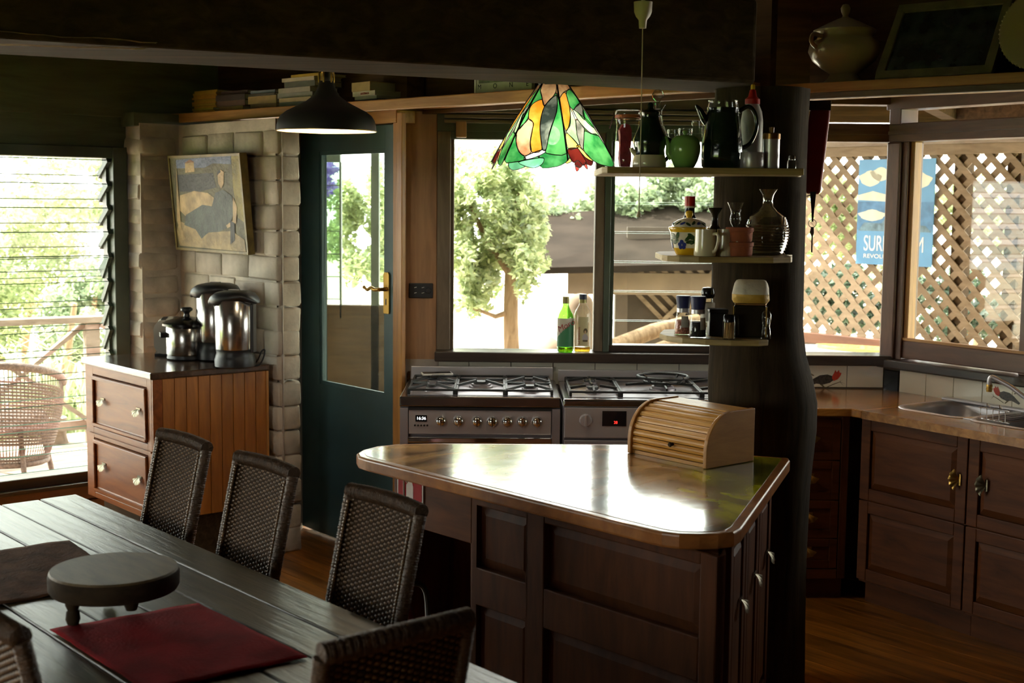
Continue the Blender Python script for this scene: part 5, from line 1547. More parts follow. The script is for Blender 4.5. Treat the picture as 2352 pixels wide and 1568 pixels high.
# canisters and small shaker
Y = 4.402; k = Y / FPX
j = thing('steel_canister', spot(1727, Y, Z1 + .0006), 0, 'low steel canister before the white squeeze bottle', 'canister')
lath('canister_body', [(0, 0), (26, 0), (27, 2), (27, 34), (26, 36), (0, 36)], k, M['steel'], j, 28, 40)
Y = 4.425; k = Y / FPX
j = thing('steel_canister', spot(1770, Y, Z1 + .0006), 0, 'taller steel canister with a brown lid beside the post', 'canister')
lath('canister_body', [(0, 0), (18.5, 0), (19, 2), (19, 66), (0, 66)], k, M['steel'], j, 28, 40)
lath('lid', [(0, 66), (20, 66), (20, 78), (18, 80), (0, 80)], k, M['copper'], j, 28, 40)
lath('cork_knob', [(0, 80), (5, 80), (6, 93), (0, 94)], k, M['amber'], j, 14, 40)
Y = 4.42; k = Y / FPX
j = thing('salt_shaker', spot(1818, Y, Z1 + .0006), 0, 'tiny glass salt shaker at the right shelf end', 'shaker')
lath('glass_body', [(0, 0), (10, 0), (10, 16), (7, 20)], k, M['clear'], j, 16); lath('cap', [(7, 20), (8, 20), (8, 28), (5, 31), (0, 32)], k, M['chrome'], j, 16)

# ---- middle shelf
Y = 4.50; k = Y / FPX
M['yellowglaze'] = plain('yellow glaze', srgb(232, 186, 40), .2, coat=.5); M['blueflower'] = plain('blue flower glaze', srgb(44, 58, 140), .25); M['leafglaze'] = plain('green leaf glaze', srgb(40, 76, 36), .25); M['ivory'] = plain('ivory glaze', srgb(240, 234, 214), .2, coat=.5)
j = thing('sugar_bowl', spot(1581, Y, Z2 + .0006), 0, 'yellow lidded bowl painted with blue flowers and leaves', 'bowl')
lath('foot', [(0, 0), (27, 0), (29, 3), (33, 10), (36, 16)], k, M['yellowglaze'], j)
lath('bowl_body', [(36, 16), (40, 30), (42, 45), (43, 52)], k, M['ivory'], j)
lath('rim', [(43, 52), (46, 57), (47, 61), (46, 63), (40, 64)], k, M['yellowglaze'], j)
lath('lid', [(40, 64), (36, 72), (26, 79), (14, 83), (8, 84)], k, M['ivory'], j)
lath('knob', [(6, 83), (6, 86), (9, 91), (9, 95), (6, 100), (0, 101)], k, M['yellowglaze'], j)
fl_ = MB()
def petal(a, h_, w_, l_, rot, mi, lid=False):
    pts = []
    for i in range(10):
        t = 2 * math.pi * i / 10; u_, v_ = l_ * math.cos(t), w_ * math.sin(t)
        x_, y_ = u_ * math.cos(rot) - v_ * math.sin(rot), u_ * math.sin(rot) + v_ * math.cos(rot)
        hh_ = h_ + y_
        if lid: rr_ = 1.3 + (40 - (hh_ - 64) * .5 if hh_ < 72 else 36 - (hh_ - 72) * 1.43 if hh_ < 79 else 26 - (hh_ - 79) * 3)
        else: rr_ = 37.2 + max(0, min(1, (hh_ - 16) / 36)) ** .8 * 6.9
        an = math.radians(a) + x_ / 40
        pts.append((rr_ * k * math.cos(an), rr_ * k * math.sin(an), hh_ * k))
    fl_.mat(mi).add(pts, [tuple(range(10))])
for a0 in range(0, 360, 60):
    for d_, h_ in ((-8, 24), (8, 24), (0, 30), (-6, 18), (6, 18)): petal(a0 + d_, h_, 5, 5, 0, 0)
    for d_, h_, ro in ((-22, 30, .6), (-30, 40, -.5), (20, 38, .8), (30, 44, -.6), (26, 30, .2), (-14, 44, 1.2)): petal(a0 + d_, h_, 4, 9, ro, 1)
    for d_, h_, ro in ((0, 72, .3), (20, 70, -.5), (40, 73, .6)): petal(a0 + d_, h_, 2.8, 7, ro, 1 if d_ else 0, True)
fl_.build('painted_flowers', [M['blueflower'], M['leafglaze']], j, kind='stuff')
Y = 4.70; k = Y / FPX
j = thing('wine_bottle', spot(1582, Y, Z2 + .0006), 0, 'dark bottle with a red cap standing behind the yellow bowl', 'bottle')
lath('bottle_body', [(0, 0), (20, 0), (21, 4), (21, 56), (17, 72), (11, 88), (11, 102)], k, M['blackgloss'], j)
lath('cap_ring', [(11, 102), (12.5, 102), (12.5, 106), (11, 106)], k, M['white'], j, 20); lath('cap', [(11.5, 106), (12, 106), (12, 128), (0, 129)], k, M['redcap'], j, 20, 40)
def mug(px, Y, w_, lb, hx):
    k = Y / FPX
    j = thing('mug', spot(px, Y, Z2 + .0006), 0, lb, 'mug', 'cream mugs on the middle shelf')
    lath('mug_body', [(0, 0), (w_ * .96, 0), (w_, 3), (w_ * .94, 30), (w_ * .92, 61), (w_ * .86, 61), (w_ * .86, 6), (0, 5)], k, M['cream'], j, 32, 40)
    dx, dy = hx
    P_ = lambda r_, z_: (dx * r_ * k, dy * r_ * k, z_ * k)
    MB().tube([P_(w_ * .9, 50), P_(w_ + 10, 51), P_(w_ + 14, 44), P_(w_ + 12, 28), P_(w_ + 6, 14), P_(w_ * .95, 10)], [3 * k, 3 * k, 3 * k, 3 * k, 3.4 * k, 3.8 * k], 10, flat=1.2).build('handle', M['cream'], j, 60)
mug(1619, 4.405, 26, 'cream mug beside the yellow bowl', (.62, -.78)); mug(1664, 4.43, 20, 'narrower cream mug beside the terracotta pots', (.72, -.70))
Y = 4.43; k = Y / FPX
M['terra'] = plain('terracotta', srgb(176, 98, 62), .75, var=.15, vscale=30)
for i, (zz, lb) in enumerate(((0, 'lower terracotta pot of the stacked pair'), (33, 'upper terracotta pot of the stacked pair'))):
    j = thing('terracotta_pot', spot(1698, Y, Z2 + .0006 + zz * k), 0, lb, 'pot', 'stacked terracotta pots')
    lath('pot_body', [(0, 0), (27, 0), (29, 3), (30, 22)], k, M['terra'], j); lath('rim', [(30, 22), (32, 23), (32, 31), (30, 32.5), (28, 32.5), (27, 24), (0, 23)], k, M['terra'], j, 28, 40)
Y = 4.575; k = Y / FPX
M['darkvase'] = plain('dark bronze glaze', srgb(44, 40, 26), .25, .3)
j = thing('vase', spot(1640, Y, Z2 + .0006), 0, 'dark flared neck vase behind the cream mugs', 'vase')
lath('vase_body', [(0, 0), (18, 0), (22, 10), (24, 30), (20, 50), (9, 66), (7, 80), (9, 92), (15, 102), (17, 106), (14, 104)], k, M['darkvase'], j)
Y = 4.585; k = Y / FPX
j = thing('vase', spot(1687, Y, Z2 + .0006), 0, 'small flared clear glass vase above the terracotta pots', 'vase')
lath('glass_body', [(0, 70), (10, 70), (13, 78), (12, 86), (10, 92), (13, 104), (18, 116), (19, 118)], k, M['clear'], j); lath('base', [(0, 0), (15, 0), (15, 3), (5, 8), (4, 60), (10, 70)], k, M['clear'], j)
Y = 4.535; k = Y / FPX
j = thing('ribbed_carafe', spot(1760, Y, Z2 + .0006), 0, 'round ribbed glass carafe with flared neck', 'carafe')
pr = [(0, 0), (40, 0), (44, 3)]
for i in range(14):
    h_ = 6 + i * 6.2; R_ = 30 + 21 * math.sin(math.pi * (h_ + 12) / 118) if h_ < 92 else 30
    pr += [(R_ + 1.6, h_), (R_ - 1.2, h_ + 3.1)]
pr += [(24, 100), (13, 112), (11, 124), (14, 138), (22, 150)]
lath('glass_body', pr, k, M['crystal'], j, 40, 60)

# ---- lowest shelf
M['navy'] = plain('navy plastic', srgb(38, 44, 92), .4); M['pinksalt'] = plain('pink salt', srgb(214, 136, 116), .6, bump=1, bscale=220, var=.3, vscale=200); M['pepper'] = plain('peppercorns', srgb(34, 28, 26), .6, bump=1, bscale=260, var=.4, vscale=240)
M['papertag'] = plain('paper label', srgb(206, 198, 186), .6)
for px, Y, fill, lb in ((1568, 4.52, 'pinksalt', 'navy capped grinder full of pink salt'), (1602, 4.425, 'pepper', 'navy capped grinder full of black pepper')):
    k = Y / FPX * (1 if fill == 'pinksalt' else 1.06)
    j = thing('grinder', spot(px, Y, Z3 + .0006), 0, lb, 'grinder', 'spice grinders')
    lath('jar', [(0, 0), (19, 0), (20, 3), (19, 20), (15, 48), (14, 52)], k, M['clear'], j)
    lath('contents', [(0, 2), (17.5, 2), (18, 6), (17, 20), (15, 34), (0, 35)], k, M[fill], j)
    lath('collar', [(14, 52), (15, 52), (15, 61), (13, 62)], k, M['steel'], j, 24, 40)
    lath('cap', [(13, 62), (14.5, 62), (17.5, 88), (16, 90), (0, 90)], k, M['navy'], j, 24, 40)
    lb_ = MB().lathe([(18.6 * k, 18 * k), (16.2 * k, 44 * k)], 10, a0=math.radians(-110 if fill == 'pinksalt' else -80), a1=math.radians(-50 if fill == 'pinksalt' else -20)).build('label', M['papertag'], j, 60)
Y = 4.56; k = Y / FPX
j = thing('storage_jar', spot(1624, Y, Z3 + .0006), 0, 'storage jar with round black lid behind the pepper grinder', 'jar')
lath('jar_body', [(0, 0), (15, 0), (16, 2), (16, 66), (12, 76), (12, 82)], k, M['clear'], j); lath('label', [(16.2, 30), (16.3, 30), (16.3, 70), (15, 72)], k, M['papertag'], j); lath('lid', [(12, 82), (15, 86), (16, 96), (13, 106), (0, 108)], k, M['blackgloss'], j, 24, 50)
Y = 4.50; k = Y / FPX
j = thing('spice_box', spot(1646, Y, Z3 + .0006), 0, 'plain black box between the pepper grinder and toothpicks', 'box')
MB().box(-20 * k, 22 * k, -20 * k, 20 * k, 0, 54 * k).build('box_body', M['black'], j, bevel=.003); MB().box(-21 * k, 23 * k, -21 * k, 21 * k, 54 * k, 62 * k).build('lid', M['black'], j, bevel=.003)
Y = 4.385; k = Y / FPX
M['pick'] = plain('toothpick wood', srgb(206, 164, 96), .6)
j = thing('toothpick_jar', spot(1674, Y, Z3 + .0006), 0, 'little glass jar of toothpicks with black lid', 'jar')
lath('jar_body', [(0, 0), (14.5, 0), (15, 2), (15, 40)], k, M['clear'], j, 20); lath('lid', [(13, 40), (14, 40), (13.5, 54), (11, 57), (0, 57)], k, M['blackgloss'], j, 20, 40)
tpk = MB(); r_ = random.Random(4)
for i in range(46):
    a, q_ = r_.uniform(0, 6.28), 12.5 * math.sqrt(r_.random()); a2 = a + r_.uniform(-.5, .5)
    tpk.tube([(q_ * k * math.cos(a), q_ * k * math.sin(a), 1.5 * k), (q_ * .9 * k * math.cos(a2), q_ * .9 * k * math.sin(a2), 37 * k)], .8 * k, 4)
tpk.build('toothpicks', M['pick'], j, kind='stuff')
Y = 4.475; k = Y / FPX
M['smoke'] = plain('dark square glass', srgb(40, 36, 24), .12, coat=.4)
j = thing('square_jar', spot(1724, Y, Z3 + .0006), -14, 'square dark glass jar with metal edges under the paper bag', 'jar')
MB().box(-38 * k, 36 * k, -30 * k, 30 * k, 0, 74 * k).build('jar_body', M['smoke'], j, bevel=.006); MB().box(-36 * k, 34 * k, -28 * k, 28 * k, 74 * k, 78 * k).build('lid', M['copper'], j, bevel=.002)
for sx_ in (-38, 36): MB().box((sx_ - 1.2) * k, (sx_ + 1.2) * k, -31 * k, -29 * k, 3 * k, 72 * k).build('metal_edge', M['brass'], j)
M['bagwhite'] = plain('creased paper bag', srgb(214, 204, 182), .7, bump=.8, bscale=30, var=.15, vscale=12); M['bagyellow'] = plain('yellow printed paper', srgb(206, 164, 62), .6, bump=.8, bscale=30)
j = thing('paper_bag', spot(1724, Y, Z3 + .0006 + 78.5 * k), -14, 'folded white and yellow paper bag on the square jar', 'bag')
r_ = random.Random(8); rows_ = []
for w_, d_, z_ in ((39, 24, 0), (42, 27, 6), (42, 26, 20), (40, 23, 34), (38, 17, 44), (33, 10, 51), (28, 4, 53)):
    rows_.append([(w_ * k * math.cos(a) * (abs(math.cos(a)) ** -.45 if abs(math.cos(a)) > .3 else 1.6) + r_.uniform(-1.2, 1.2) * k, d_ * k * math.sin(a) * 1.25 + r_.uniform(-1.2, 1.2) * k, z_ * k) for a in [2 * math.pi * i / 18 for i in range(18)]])
m = MB(); vs = [p for q in rows_ for p in q]
m.add(vs, [(a * 18 + b, a * 18 + (b + 1) % 18, (a + 1) * 18 + (b + 1) % 18, (a + 1) * 18 + b) for a in (2, 3, 4, 5) for b in range(18)] + [tuple(6 * 18 + b for b in range(18))])
m.mat(1).add(vs, [(a * 18 + b, a * 18 + (b + 1) % 18, (a + 1) * 18 + (b + 1) % 18, (a + 1) * 18 + b) for a in (0, 1) for b in range(18)] + [tuple(17 - b for b in range(18))])
m.build('folded_paper', [M['bagwhite'], M['bagyellow']], j, 40)
Y = 4.405; k = Y / FPX
j = thing('glass_flask', spot(1759, Y, Z3 + .0006), 0, 'small wavy clear glass bottle at the right end of the lowest shelf', 'bottle')
lath('glass_body', [(0, 0), (11, 0), (12, 3), (10, 20), (8, 30), (11, 44), (11, 56), (7, 64), (0, 66)], k, M['clear'], j)

# ---- roll-top bread bin
BB = Vector((.400, 4.548, .9018)); BD = -50.0
bb = thing('bread_bin', BB, BD, 'wooden roll top bread bin on the island', 'bread bin')
M['bamboo'] = wood('honey bread bin wood', srgb(186, 126, 46), srgb(222, 166, 78), .42, (1.2, 10, 10), 3, .15, .08); M['bambooside'] = wood('bread bin side', srgb(160, 106, 44), srgb(196, 138, 64), .45, (10, 1.5, 8), 2.5, .1, .08)
Lb, Db, Hb, Rb = .352, .235, .178, .125
def bin_prof(off=0.0):
    pts = [(off, 0), (off, Hb - Rb)]
    for i in range(1, 11):
        a = math.pi / 2 * i / 10
        pts.append((off + (Rb - off) * (1 - math.cos(a)), Hb - Rb + (Rb - off) * math.sin(a)))
    return pts + [(Db, Hb - off), (Db, 0)]
for x0, x1 in ((-.004, .012), (Lb - .012, Lb + .004)):
    MB().prism(bin_prof(0), x0, x1, 'x').build('side_panel', M['bambooside'], bb, bevel=.003)
MB().box(.012, Lb - .012, .012, Db - .004, .0, .012).build('base', M['bamboo'], bb); MB().box(.012, Lb - .012, Db - .012, Db - .002, .012, Hb - .012).build('back_panel', M['bamboo'], bb)
arc = []
for i in range(0, 41):
    s = i / 40 * (Hb - Rb - .014 + math.pi / 2 * (Rb - .012))
    if s < Hb - Rb - .014: arc.append((.012, .014 + s))
    else:
        a = (s - (Hb - Rb - .014)) / (Rb - .012); arc.append((.012 + (Rb - .012) * (1 - math.cos(a)), Hb - Rb + (Rb - .012) * math.sin(a)))
ns = 9
def arc_at(t):
    q_ = t * 40; i = min(int(q_), 39); f_ = q_ - i
    return (arc[i][0] + (arc[i + 1][0] - arc[i][0]) * f_, arc[i][1] + (arc[i + 1][1] - arc[i][1]) * f_)
for i in range(ns):
    t0, t1 = i / ns + .006, (i + 1) / ns - .006
    pts = []; inner = []
    for j_ in range(7):
        t = t0 + (t1 - t0) * j_ / 6; y_, z_ = arc_at(t); y2, z2 = arc_at(min(1, t + .01)); y1, z1_ = arc_at(max(0, t - .01))
        ny, nz = -(z2 - z1_), (y2 - y1); ln = math.hypot(ny, nz) or 1
        b_ = .005 * math.sin(math.pi * (.12 + .76 * j_ / 6)) - (.0035 if j_ in (5,) else 0)
        pts.append((y_ + ny / ln * b_, z_ + nz / ln * b_)); inner.append((y_ - ny / ln * .004, z_ - nz / ln * .004))
    MB().prism(pts + inner[::-1], .013, Lb - .013, 'x').build('slat', M['bamboo'], bb, 50)
for i in range(5):
    a = Rb + .004 + (Db - Rb - .004) * i / 5; b = Rb + .004 + (Db - Rb - .004) * (i + 1) / 5
    MB().box(.013, Lb - .013, a + .001, b - .001, Hb - .014, Hb - .004).build('top_slat', M['bamboo'], bb, bevel=.002)
ky, kz = arc_at(.20)
kn_ = MB().lathe([(0, 0), (.006, 0), (.005, .006), (.008, .012), (.006, .017), (0, .018)], 14).build('knob', M['boarddark'], bb, 50)
kn_.location = (Lb * .56, ky - .002, kz); kn_.rotation_euler = (math.radians(90), 0, 0)
# ------------------------------------------------------------------ appliances on the sideboard
M['polished'] = plain('polished steel', srgb(190, 186, 182), .2, 1.0)
def sb_spot(px, py): 
    p = on_z(px, py, .9505); return p
sp_ = sb_spot(419, 829); k = sp_.y / FPX
ct = thing('slow_cooker', (sp_.x, sp_.y + .10, .9508), 20, 'round steel slow cooker with black lid on the sideboard', 'cooker')
lath('base_ring', [(0, 0), (44, 0), (47, 3), (46, 10)], k, M['black'], ct); lath('steel_body', [(46, 10), (48, 14), (48, 74), (46, 77)], k, M['polished'], ct, 40)
lath('lid', [(46, 77), (57, 79), (57, 84), (46, 90), (20, 98), (8, 100)], k, M['blackgloss'], ct, 40); lath('knob', [(8, 99), (6, 106), (8, 110), (14, 114), (14, 118), (10, 121), (0, 121)], k, M['black'], ct, 10, 30)
MB().box(44 * k, 62 * k, -14 * k, 14 * k, 52 * k, 64 * k).build('handle', M['black'], ct, bevel=.004)
MB().box(-62 * k, -44 * k, -14 * k, 14 * k, 52 * k, 64 * k).build('handle', M['black'], ct, bevel=.004)
tp0 = Vector((sp_.x - .02, sp_.y + .30, .9508))
ts = thing('toaster', spot(392, 6.93, .9508), UD + 60, 'cream white rounded toaster tucked behind the slow cooker', 'toaster')
prof = rrect(-.075, .075, .012, .185, .05, 6)
MB().prism(prof, -.11, .11, 'y').build('toaster_body', plain('cream white enamel', srgb(236, 232, 218), .25, coat=.4), ts, 50)
MB().box(-.072, .072, -.105, .105, 0, .014).build('base', M['black'], ts); 
for x in (-.028, .028): MB().box(x - .012, x + .012, -.085, .085, .1835, .1865).build('slot', M['black'], ts)
MB().box(-.03, .03, -.125, -.109, .10, .118).build('lever', M['black'], ts, bevel=.003)
def urn(px, py, Y, lb, yaw):
    p = spot(px, Y, .9508); q = .00029 * Y / 6.4
    u_ = thing('hot_water_urn', p, yaw, lb, 'urn', 'steel airpots on the sideboard')
    B_ = 92
    MB().lathe([(a * q, b * q) for a, b in ((0, 0), (300, 0), (330, 20), (335, 120), (320, 170), (300, 240), (318, 300))], 36, (0, 0, 0)).build('base', M['black'], u_, 50)
    MB().lathe([(a * q, b * q) for a, b in ((316, 300), (320, 310), (320, 1100), (310, 1110))], 40).build('steel_body', M['polished'], u_, 50)
    # spouted lid: stations along x with top, underside and half width
    st_ = [(-430, 1010, 1060, 60), (-410, 1020, 1110, 120), (-360, 1030, 1180, 190), (-290, 990, 1230, 250), (-180, 960, 1255, 310), (0, 1040, 1265, 330), (180, 1090, 1262, 320), (280, 1060, 1240, 270), (350, 1050, 1180, 190), (400, 1055, 1120, 120), (425, 1060, 1080, 60)]
    vs = []; n_ = 16
    for (x, zb, zt_, w_) in st_:
        for i in range(n_):
            a = 2 * math.pi * i / n_
            vs.append((x * q, w_ * math.cos(a) * q, ((zb + zt_) / 2 + (zt_ - zb) / 2 * (abs(math.sin(a)) ** .7) * (1 if math.sin(a) >= 0 else -1)) * q))
    fs = [(j * n_ + i, j * n_ + (i + 1) % n_, (j + 1) * n_ + (i + 1) % n_, (j + 1) * n_ + i) for j in range(len(st_) - 1) for i in range(n_)] + [tuple(range(n_ - 1, -1, -1)), tuple((len(st_) - 1) * n_ + i for i in range(n_))]
    MB().add(vs, fs).build('spouted_lid', M['black'], u_, 60)
    MB().lathe([(50 * q, 945 * q), (55 * q, 1010 * q)], 14, (-300 * q, 0, 0)).build('nozzle', M['black'], u_, 50)
    MB().box(-90 * q, 70 * q, -50 * q, 50 * q, 1262 * q, 1274 * q).build('pump_button', M['steel'], u_, bevel=.002)
    MB().box(296 * q, 350 * q, -80 * q, 80 * q, 250 * q, 1050 * q).build('rear_spine', M['black'], u_, bevel=.004)
    return u_
u1 = urn(540, 820, 6.42, 'front steel airpot with black spouted lid, on the right of the sideboard', -10)
u2 = urn(498, 815, 6.72, 'rear steel airpot half hidden behind the front one', -14)
cp_ = spot(588, 6.46, .954)
pcable = thing('appliance_cable', cp_, 0, 'black power cord looping at the sideboard end', 'cord')
MB().tube([(-.03, .02, 0), (.005, .0, .02), (.03, -.01, .07), (.045, -.01, .075), (.04, -.02, .04), (.02, -.03, .006), (-.02, -.03, 0), (-.06, -.05, 0)], .004, 8).build('cable', M['black'], pcable, 60)

# ------------------------------------------------------------------ oil bottles on the window sill
SZ = 1.0368
M['greenbottle'] = clear_glass('green bottle glass', (.30, .62, .16, 1), 1.6); M['oil'] = plain('olive oil', srgb(150, 140, 16), .1); M['palebottle'] = clear_glass('clear bottle glass', (.95, .97, .95, 1), 1.6)
M['oil2'] = clear_glass('pale oil', (.82, .62, .16, 1), 1.0)
M['labelwhite'] = plain('cream label', srgb(206, 202, 184), .6); M['labelgreen'] = plain('green label', srgb(60, 128, 86), .5); M['labelred'] = plain('label red print', srgb(150, 48, 50), .6); M['labeltan'] = plain('tan label', srgb(190, 180, 136), .6)
M['captan'] = plain('olive foil cap', srgb(150, 140, 90), .4, .5); M['capnavy'] = plain('navy screw cap', srgb(44, 50, 74), .4)
Y = WY - .036; k = Y / FPX
o1 = thing('oil_bottle', spot(1298, Y, SZ), 0, 'green glass oil bottle with a diagonal white and green label on the sill', 'bottle')
lath('glass_body', [(0, 0), (16, 0), (18.5, 3), (19, 78), (17, 88), (10, 100), (7, 108), (7, 120)], k, M['greenbottle'], o1, 32); lath('oil', [(0, 1), (17, 2), (17.3, 12), (0, 12.5)], k, M['oil2'], o1, 24)
lath('cap', [(7.2, 112), (7.6, 112), (7.6, 128), (0, 129)], k, M['captan'], o1, 20, 40)
lm = MB(); nn, mm_ = 36, 24; r_ = 19.25 * k
for i in range(nn):
    for j_ in range(mm_):
        a0_, a1_ = [math.radians(-90 + (t / nn - .5) * 200) for t in (i, i + 1)]; z0_, z1_ = [(13 + (79 - 13) * t / mm_) * k for t in (j_, j_ + 1)]
        s_ = (i + .5) / nn - .5; t_ = (j_ + .5) / mm_
        lm.mat(0 if t_ > .66 + s_ * .95 else 1).add([(r_ * math.cos(a0_), r_ * math.sin(a0_), z0_), (r_ * math.cos(a1_), r_ * math.sin(a1_), z0_), (r_ * math.cos(a1_), r_ * math.sin(a1_), z1_), (r_ * math.cos(a0_), r_ * math.sin(a0_), z1_)], [(0, 1, 2, 3)])
lm.build('label', [M['labelwhite'], M['labelgreen']], o1, 60)
tx_ = text('brand_lettering', 'Moro', o1, M['labelred'], 19 * k, (0, -r_ - .0006, 62 * k), (math.radians(90), math.radians(-27), 0), shear=.25)
o2 = thing('oil_bottle', spot(1337, Y, SZ), 0, 'clear glass oil bottle with navy cap and a tall tan label on the sill', 'bottle')
lath('glass_body', [(0, 0), (17, 0), (19, 3), (19.5, 86), (17, 96), (10, 108), (8, 114), (8, 122)], k, M['palebottle'], o2, 32); lath('oil', [(0, 1), (17.5, 2), (18, 13), (0, 13.5)], k, M['oil2'], o2, 24)
lath('neck_foil', [(8.3, 114), (8.6, 114), (8.4, 122)], k, M['captan'], o2, 20); lath('cap', [(8.4, 122), (9, 122), (9, 134), (0, 135)], k, M['capnavy'], o2, 20, 40)
r2_ = 19.8 * k
MB().lathe([(r2_, 17 * k), (r2_, 83 * k)], 16, a0=math.radians(-122), a1=math.radians(-52)).build('label', M['labeltan'], o2, 60)
text('brand_lettering', 'La Española', o2, M['labelred'], 8.4 * k, (-9 * k, -r2_ * .935, 40 * k), (math.radians(90), math.radians(-90), 0))
wm = MB(); yy_ = -r2_ - .0003
wm.mat(0).prism([(2 * k, 46 * k), (9 * k, 46 * k), (11 * k, 51 * k), (8 * k, 57 * k), (3 * k, 56 * k), (1 * k, 51 * k)], yy_ - .0002, yy_, 'y')
wm.mat(1).prism([(3.5 * k, 44 * k), (7 * k, 44 * k), (8 * k, 49 * k), (6 * k, 52 * k), (3.6 * k, 50 * k)], yy_ - .0004, yy_ - .0002, 'y')
wm.mat(2).prism([(-2 * k, 30 * k), (12 * k, 30 * k), (12 * k, 38 * k), (7 * k, 44 * k), (3 * k, 44 * k), (-1 * k, 39 * k)], yy_ - .0002, yy_, 'y')
wm.mat(0).prism([(0, 26 * k), (11 * k, 26 * k), (11 * k, 30 * k), (0, 30 * k)], yy_ - .0002, yy_, 'y')
wm.build('label_figure', [plain('label dark print', srgb(96, 84, 60), .6), plain('label skin print', srgb(196, 170, 130), .6), plain('label lilac print', srgb(178, 174, 176), .6)], o2)

# ------------------------------------------------------------------ high shelf on the right with the tureen
T2 = Vector((.94, 5.205, 0)); T2D = -40.0
hs = thing('high_shelf', T2 + Vector((0, 0, 2.165)), T2D, 'high timber shelf above the sink windows', 'shelf')
MB().box(0, 1.75, 0, .36, .0, .035).build('board', M['amberx'], hs, bevel=.003); MB().box(0, 1.75, .02, .06, -.022, 0).build('batten', M['framex'], hs, bevel=.002)
MB().box(.02, 1.75, .34, .36, .035, .5).build('back_board', M['bulkhead'], hs)
hx_, hy_ = head(T2D), head(T2D + 90)
def hspot(px, d, z=2.2006):
    P_ = T2 + hy_ * d
    q = on_line(px, 150, P_, T2D); return Vector((q.x, q.y, z))
p_ = hspot(1938, .15); k = p_.y / FPX
tu = thing('tureen', p_, 25, 'white lidded soup tureen with handles on the high shelf', 'tureen')
M['china'] = plain('white china', srgb(196, 178, 150), .3, coat=.3)
lath('foot', [(0, 0), (44, 0), (46, 4), (34, 16), (30, 24)], k, M['china'], tu, 36); lath('bowl', [(30, 24), (48, 36), (70, 54), (80, 74), (76, 92), (62, 102), (60, 108), (66, 118), (64, 119)], k, M['china'], tu, 48, 50, rib=.008, ribs=24)
lath('lid', [(69, 117), (70, 121), (60, 126), (40, 136), (18, 146), (8, 150)], k, M['china'], tu, 40); lath('finial', [(8, 149), (6, 154), (10, 162), (11, 170), (7, 178), (0, 180)], k, M['china'], tu, 20)
for s_ in (-1, 1):
    MB().tube([(s_ * 60 * k, 0, 104 * k), (s_ * 86 * k, 0, 108 * k), (s_ * 92 * k, 0, 92 * k), (s_ * 76 * k, 0, 78 * k)], 5 * k, 10).build('handle', M['china'], tu, 60)
p_ = hspot(2012, .06); q_ = hspot(2278, .06)
wf = (q_ - p_).length
pf = thing('picture_frame', p_ , T2D, 'framed dark picture leaning back on the high shelf', 'picture')
pf.rotation_euler = (math.radians(-33), 0, math.radians(T2D))
fm = MB()
for a, b, c, d in ((0, wf, 0, .035), (0, wf, .305, .34), (0, .03, .035, .305), (wf - .03, wf, .035, .305)): fm.box(a, b, -.012, .012, c, d)
fm.build('frame', plain('grey timber frame', srgb(120, 108, 88), .6, var=.2, vscale=20), pf, bevel=.003)
MB().box(.02, wf - .02, -.002, .006, .02, .32).build('print', plain('dark blue green print', srgb(44, 52, 56), .25, var=.6, vscale=14, coat=.6), pf)
p_ = hspot(2402, .14)
pt_ = thing('display_plate', p_, T2D, 'plate with a beaded rim standing on the high shelf at the picture edge', 'plate')
pd = MB().lathe([(0, .0), (.11, .0), (.15, .012), (.158, .016), (.15, .018), (.108, .006), (0, .006)], 48).build('plate_body', M['china'], pt_, 50)
pd.rotation_euler = (math.radians(72), 0, 0); pd.location = (0, 0, .153)
bdm = MB()
for i in range(60):
    a = 2 * math.pi * i / 60; bdm.ball((.157 * math.cos(a), .157 * math.sin(a), .017), .0035, 6)
bo = bdm.build('beaded_rim', M['china'], pt_, 60, kind='stuff'); bo.rotation_euler = pd.rotation_euler; bo.location = pd.location

# red pouch and keys hanging on the right of the post
Y = 4.86; k = Y / FPX
zt_ = on_y(1890, 238, Y).z
rp = thing('fire_blanket', spot(1880, Y, zt_), -12, 'deep red hanging pouch on the right of the post', 'pouch')
M['redfab'] = plain('deep red vinyl', srgb(150, 24, 22), .35, bump=.15, bscale=20)
MB().prism([(-14, 0), (26, 0), (27, -40), (14, -150), (12, -205), (-22, -205), (-22, -60)] and [(a * k, b * k) for a, b in ((-16, 0), (26, 0), (26, -30), (12, -195), (10, -205), (-24, -203), (-24, -60))], -.022, .022, 'y').build('pouch_body', M['redfab'], rp, bevel=.012, seg=3)
MB().box(-30 * k, 28 * k, -.024, .024, -16 * k, 6 * k).build('hanger', M['darkbeam'], rp, bevel=.003)
ks_ = thing('key_ring', spot(1865, 4.80, on_y(1865, 513, 4.80).z), 0, 'small ring of keys on a dark strap under the red pouch', 'keys')
ks_.location = spot(1866, 4.70, on_y(1866, 513, 4.70).z); k = 4.7 / FPX
MB().tube([(9 * k * math.cos(a), 0, 9 * k * math.sin(a)) for a in [2 * math.pi * i / 24 for i in range(24)]], .7 * k, 5, True).build('ring', M['black'], ks_, 60)
MB().prism([(-8 * k, 72 * k), (6 * k, 72 * k), (2 * k, 20 * k), (1.5 * k, 4 * k), (-1.5 * k, 4 * k), (-3 * k, 30 * k)], -.003, .003, 'y').build('strap', M['black'], ks_)
MB().prism([(-3 * k, -8 * k), (3 * k, -8 * k), (4 * k, -22 * k), (2 * k, -30 * k), (2 * k, -66 * k), (-1 * k, -66 * k), (-1 * k, -30 * k), (-5 * k, -20 * k)], -.0015, .0015, 'y').build('key', M['steeldark'], ks_)
MB().tube([(-12 * k, .02, 62 * k), (0, -.005, 66 * k)], 1.2 * k, 5).build('nail', M['iron'], ks_)

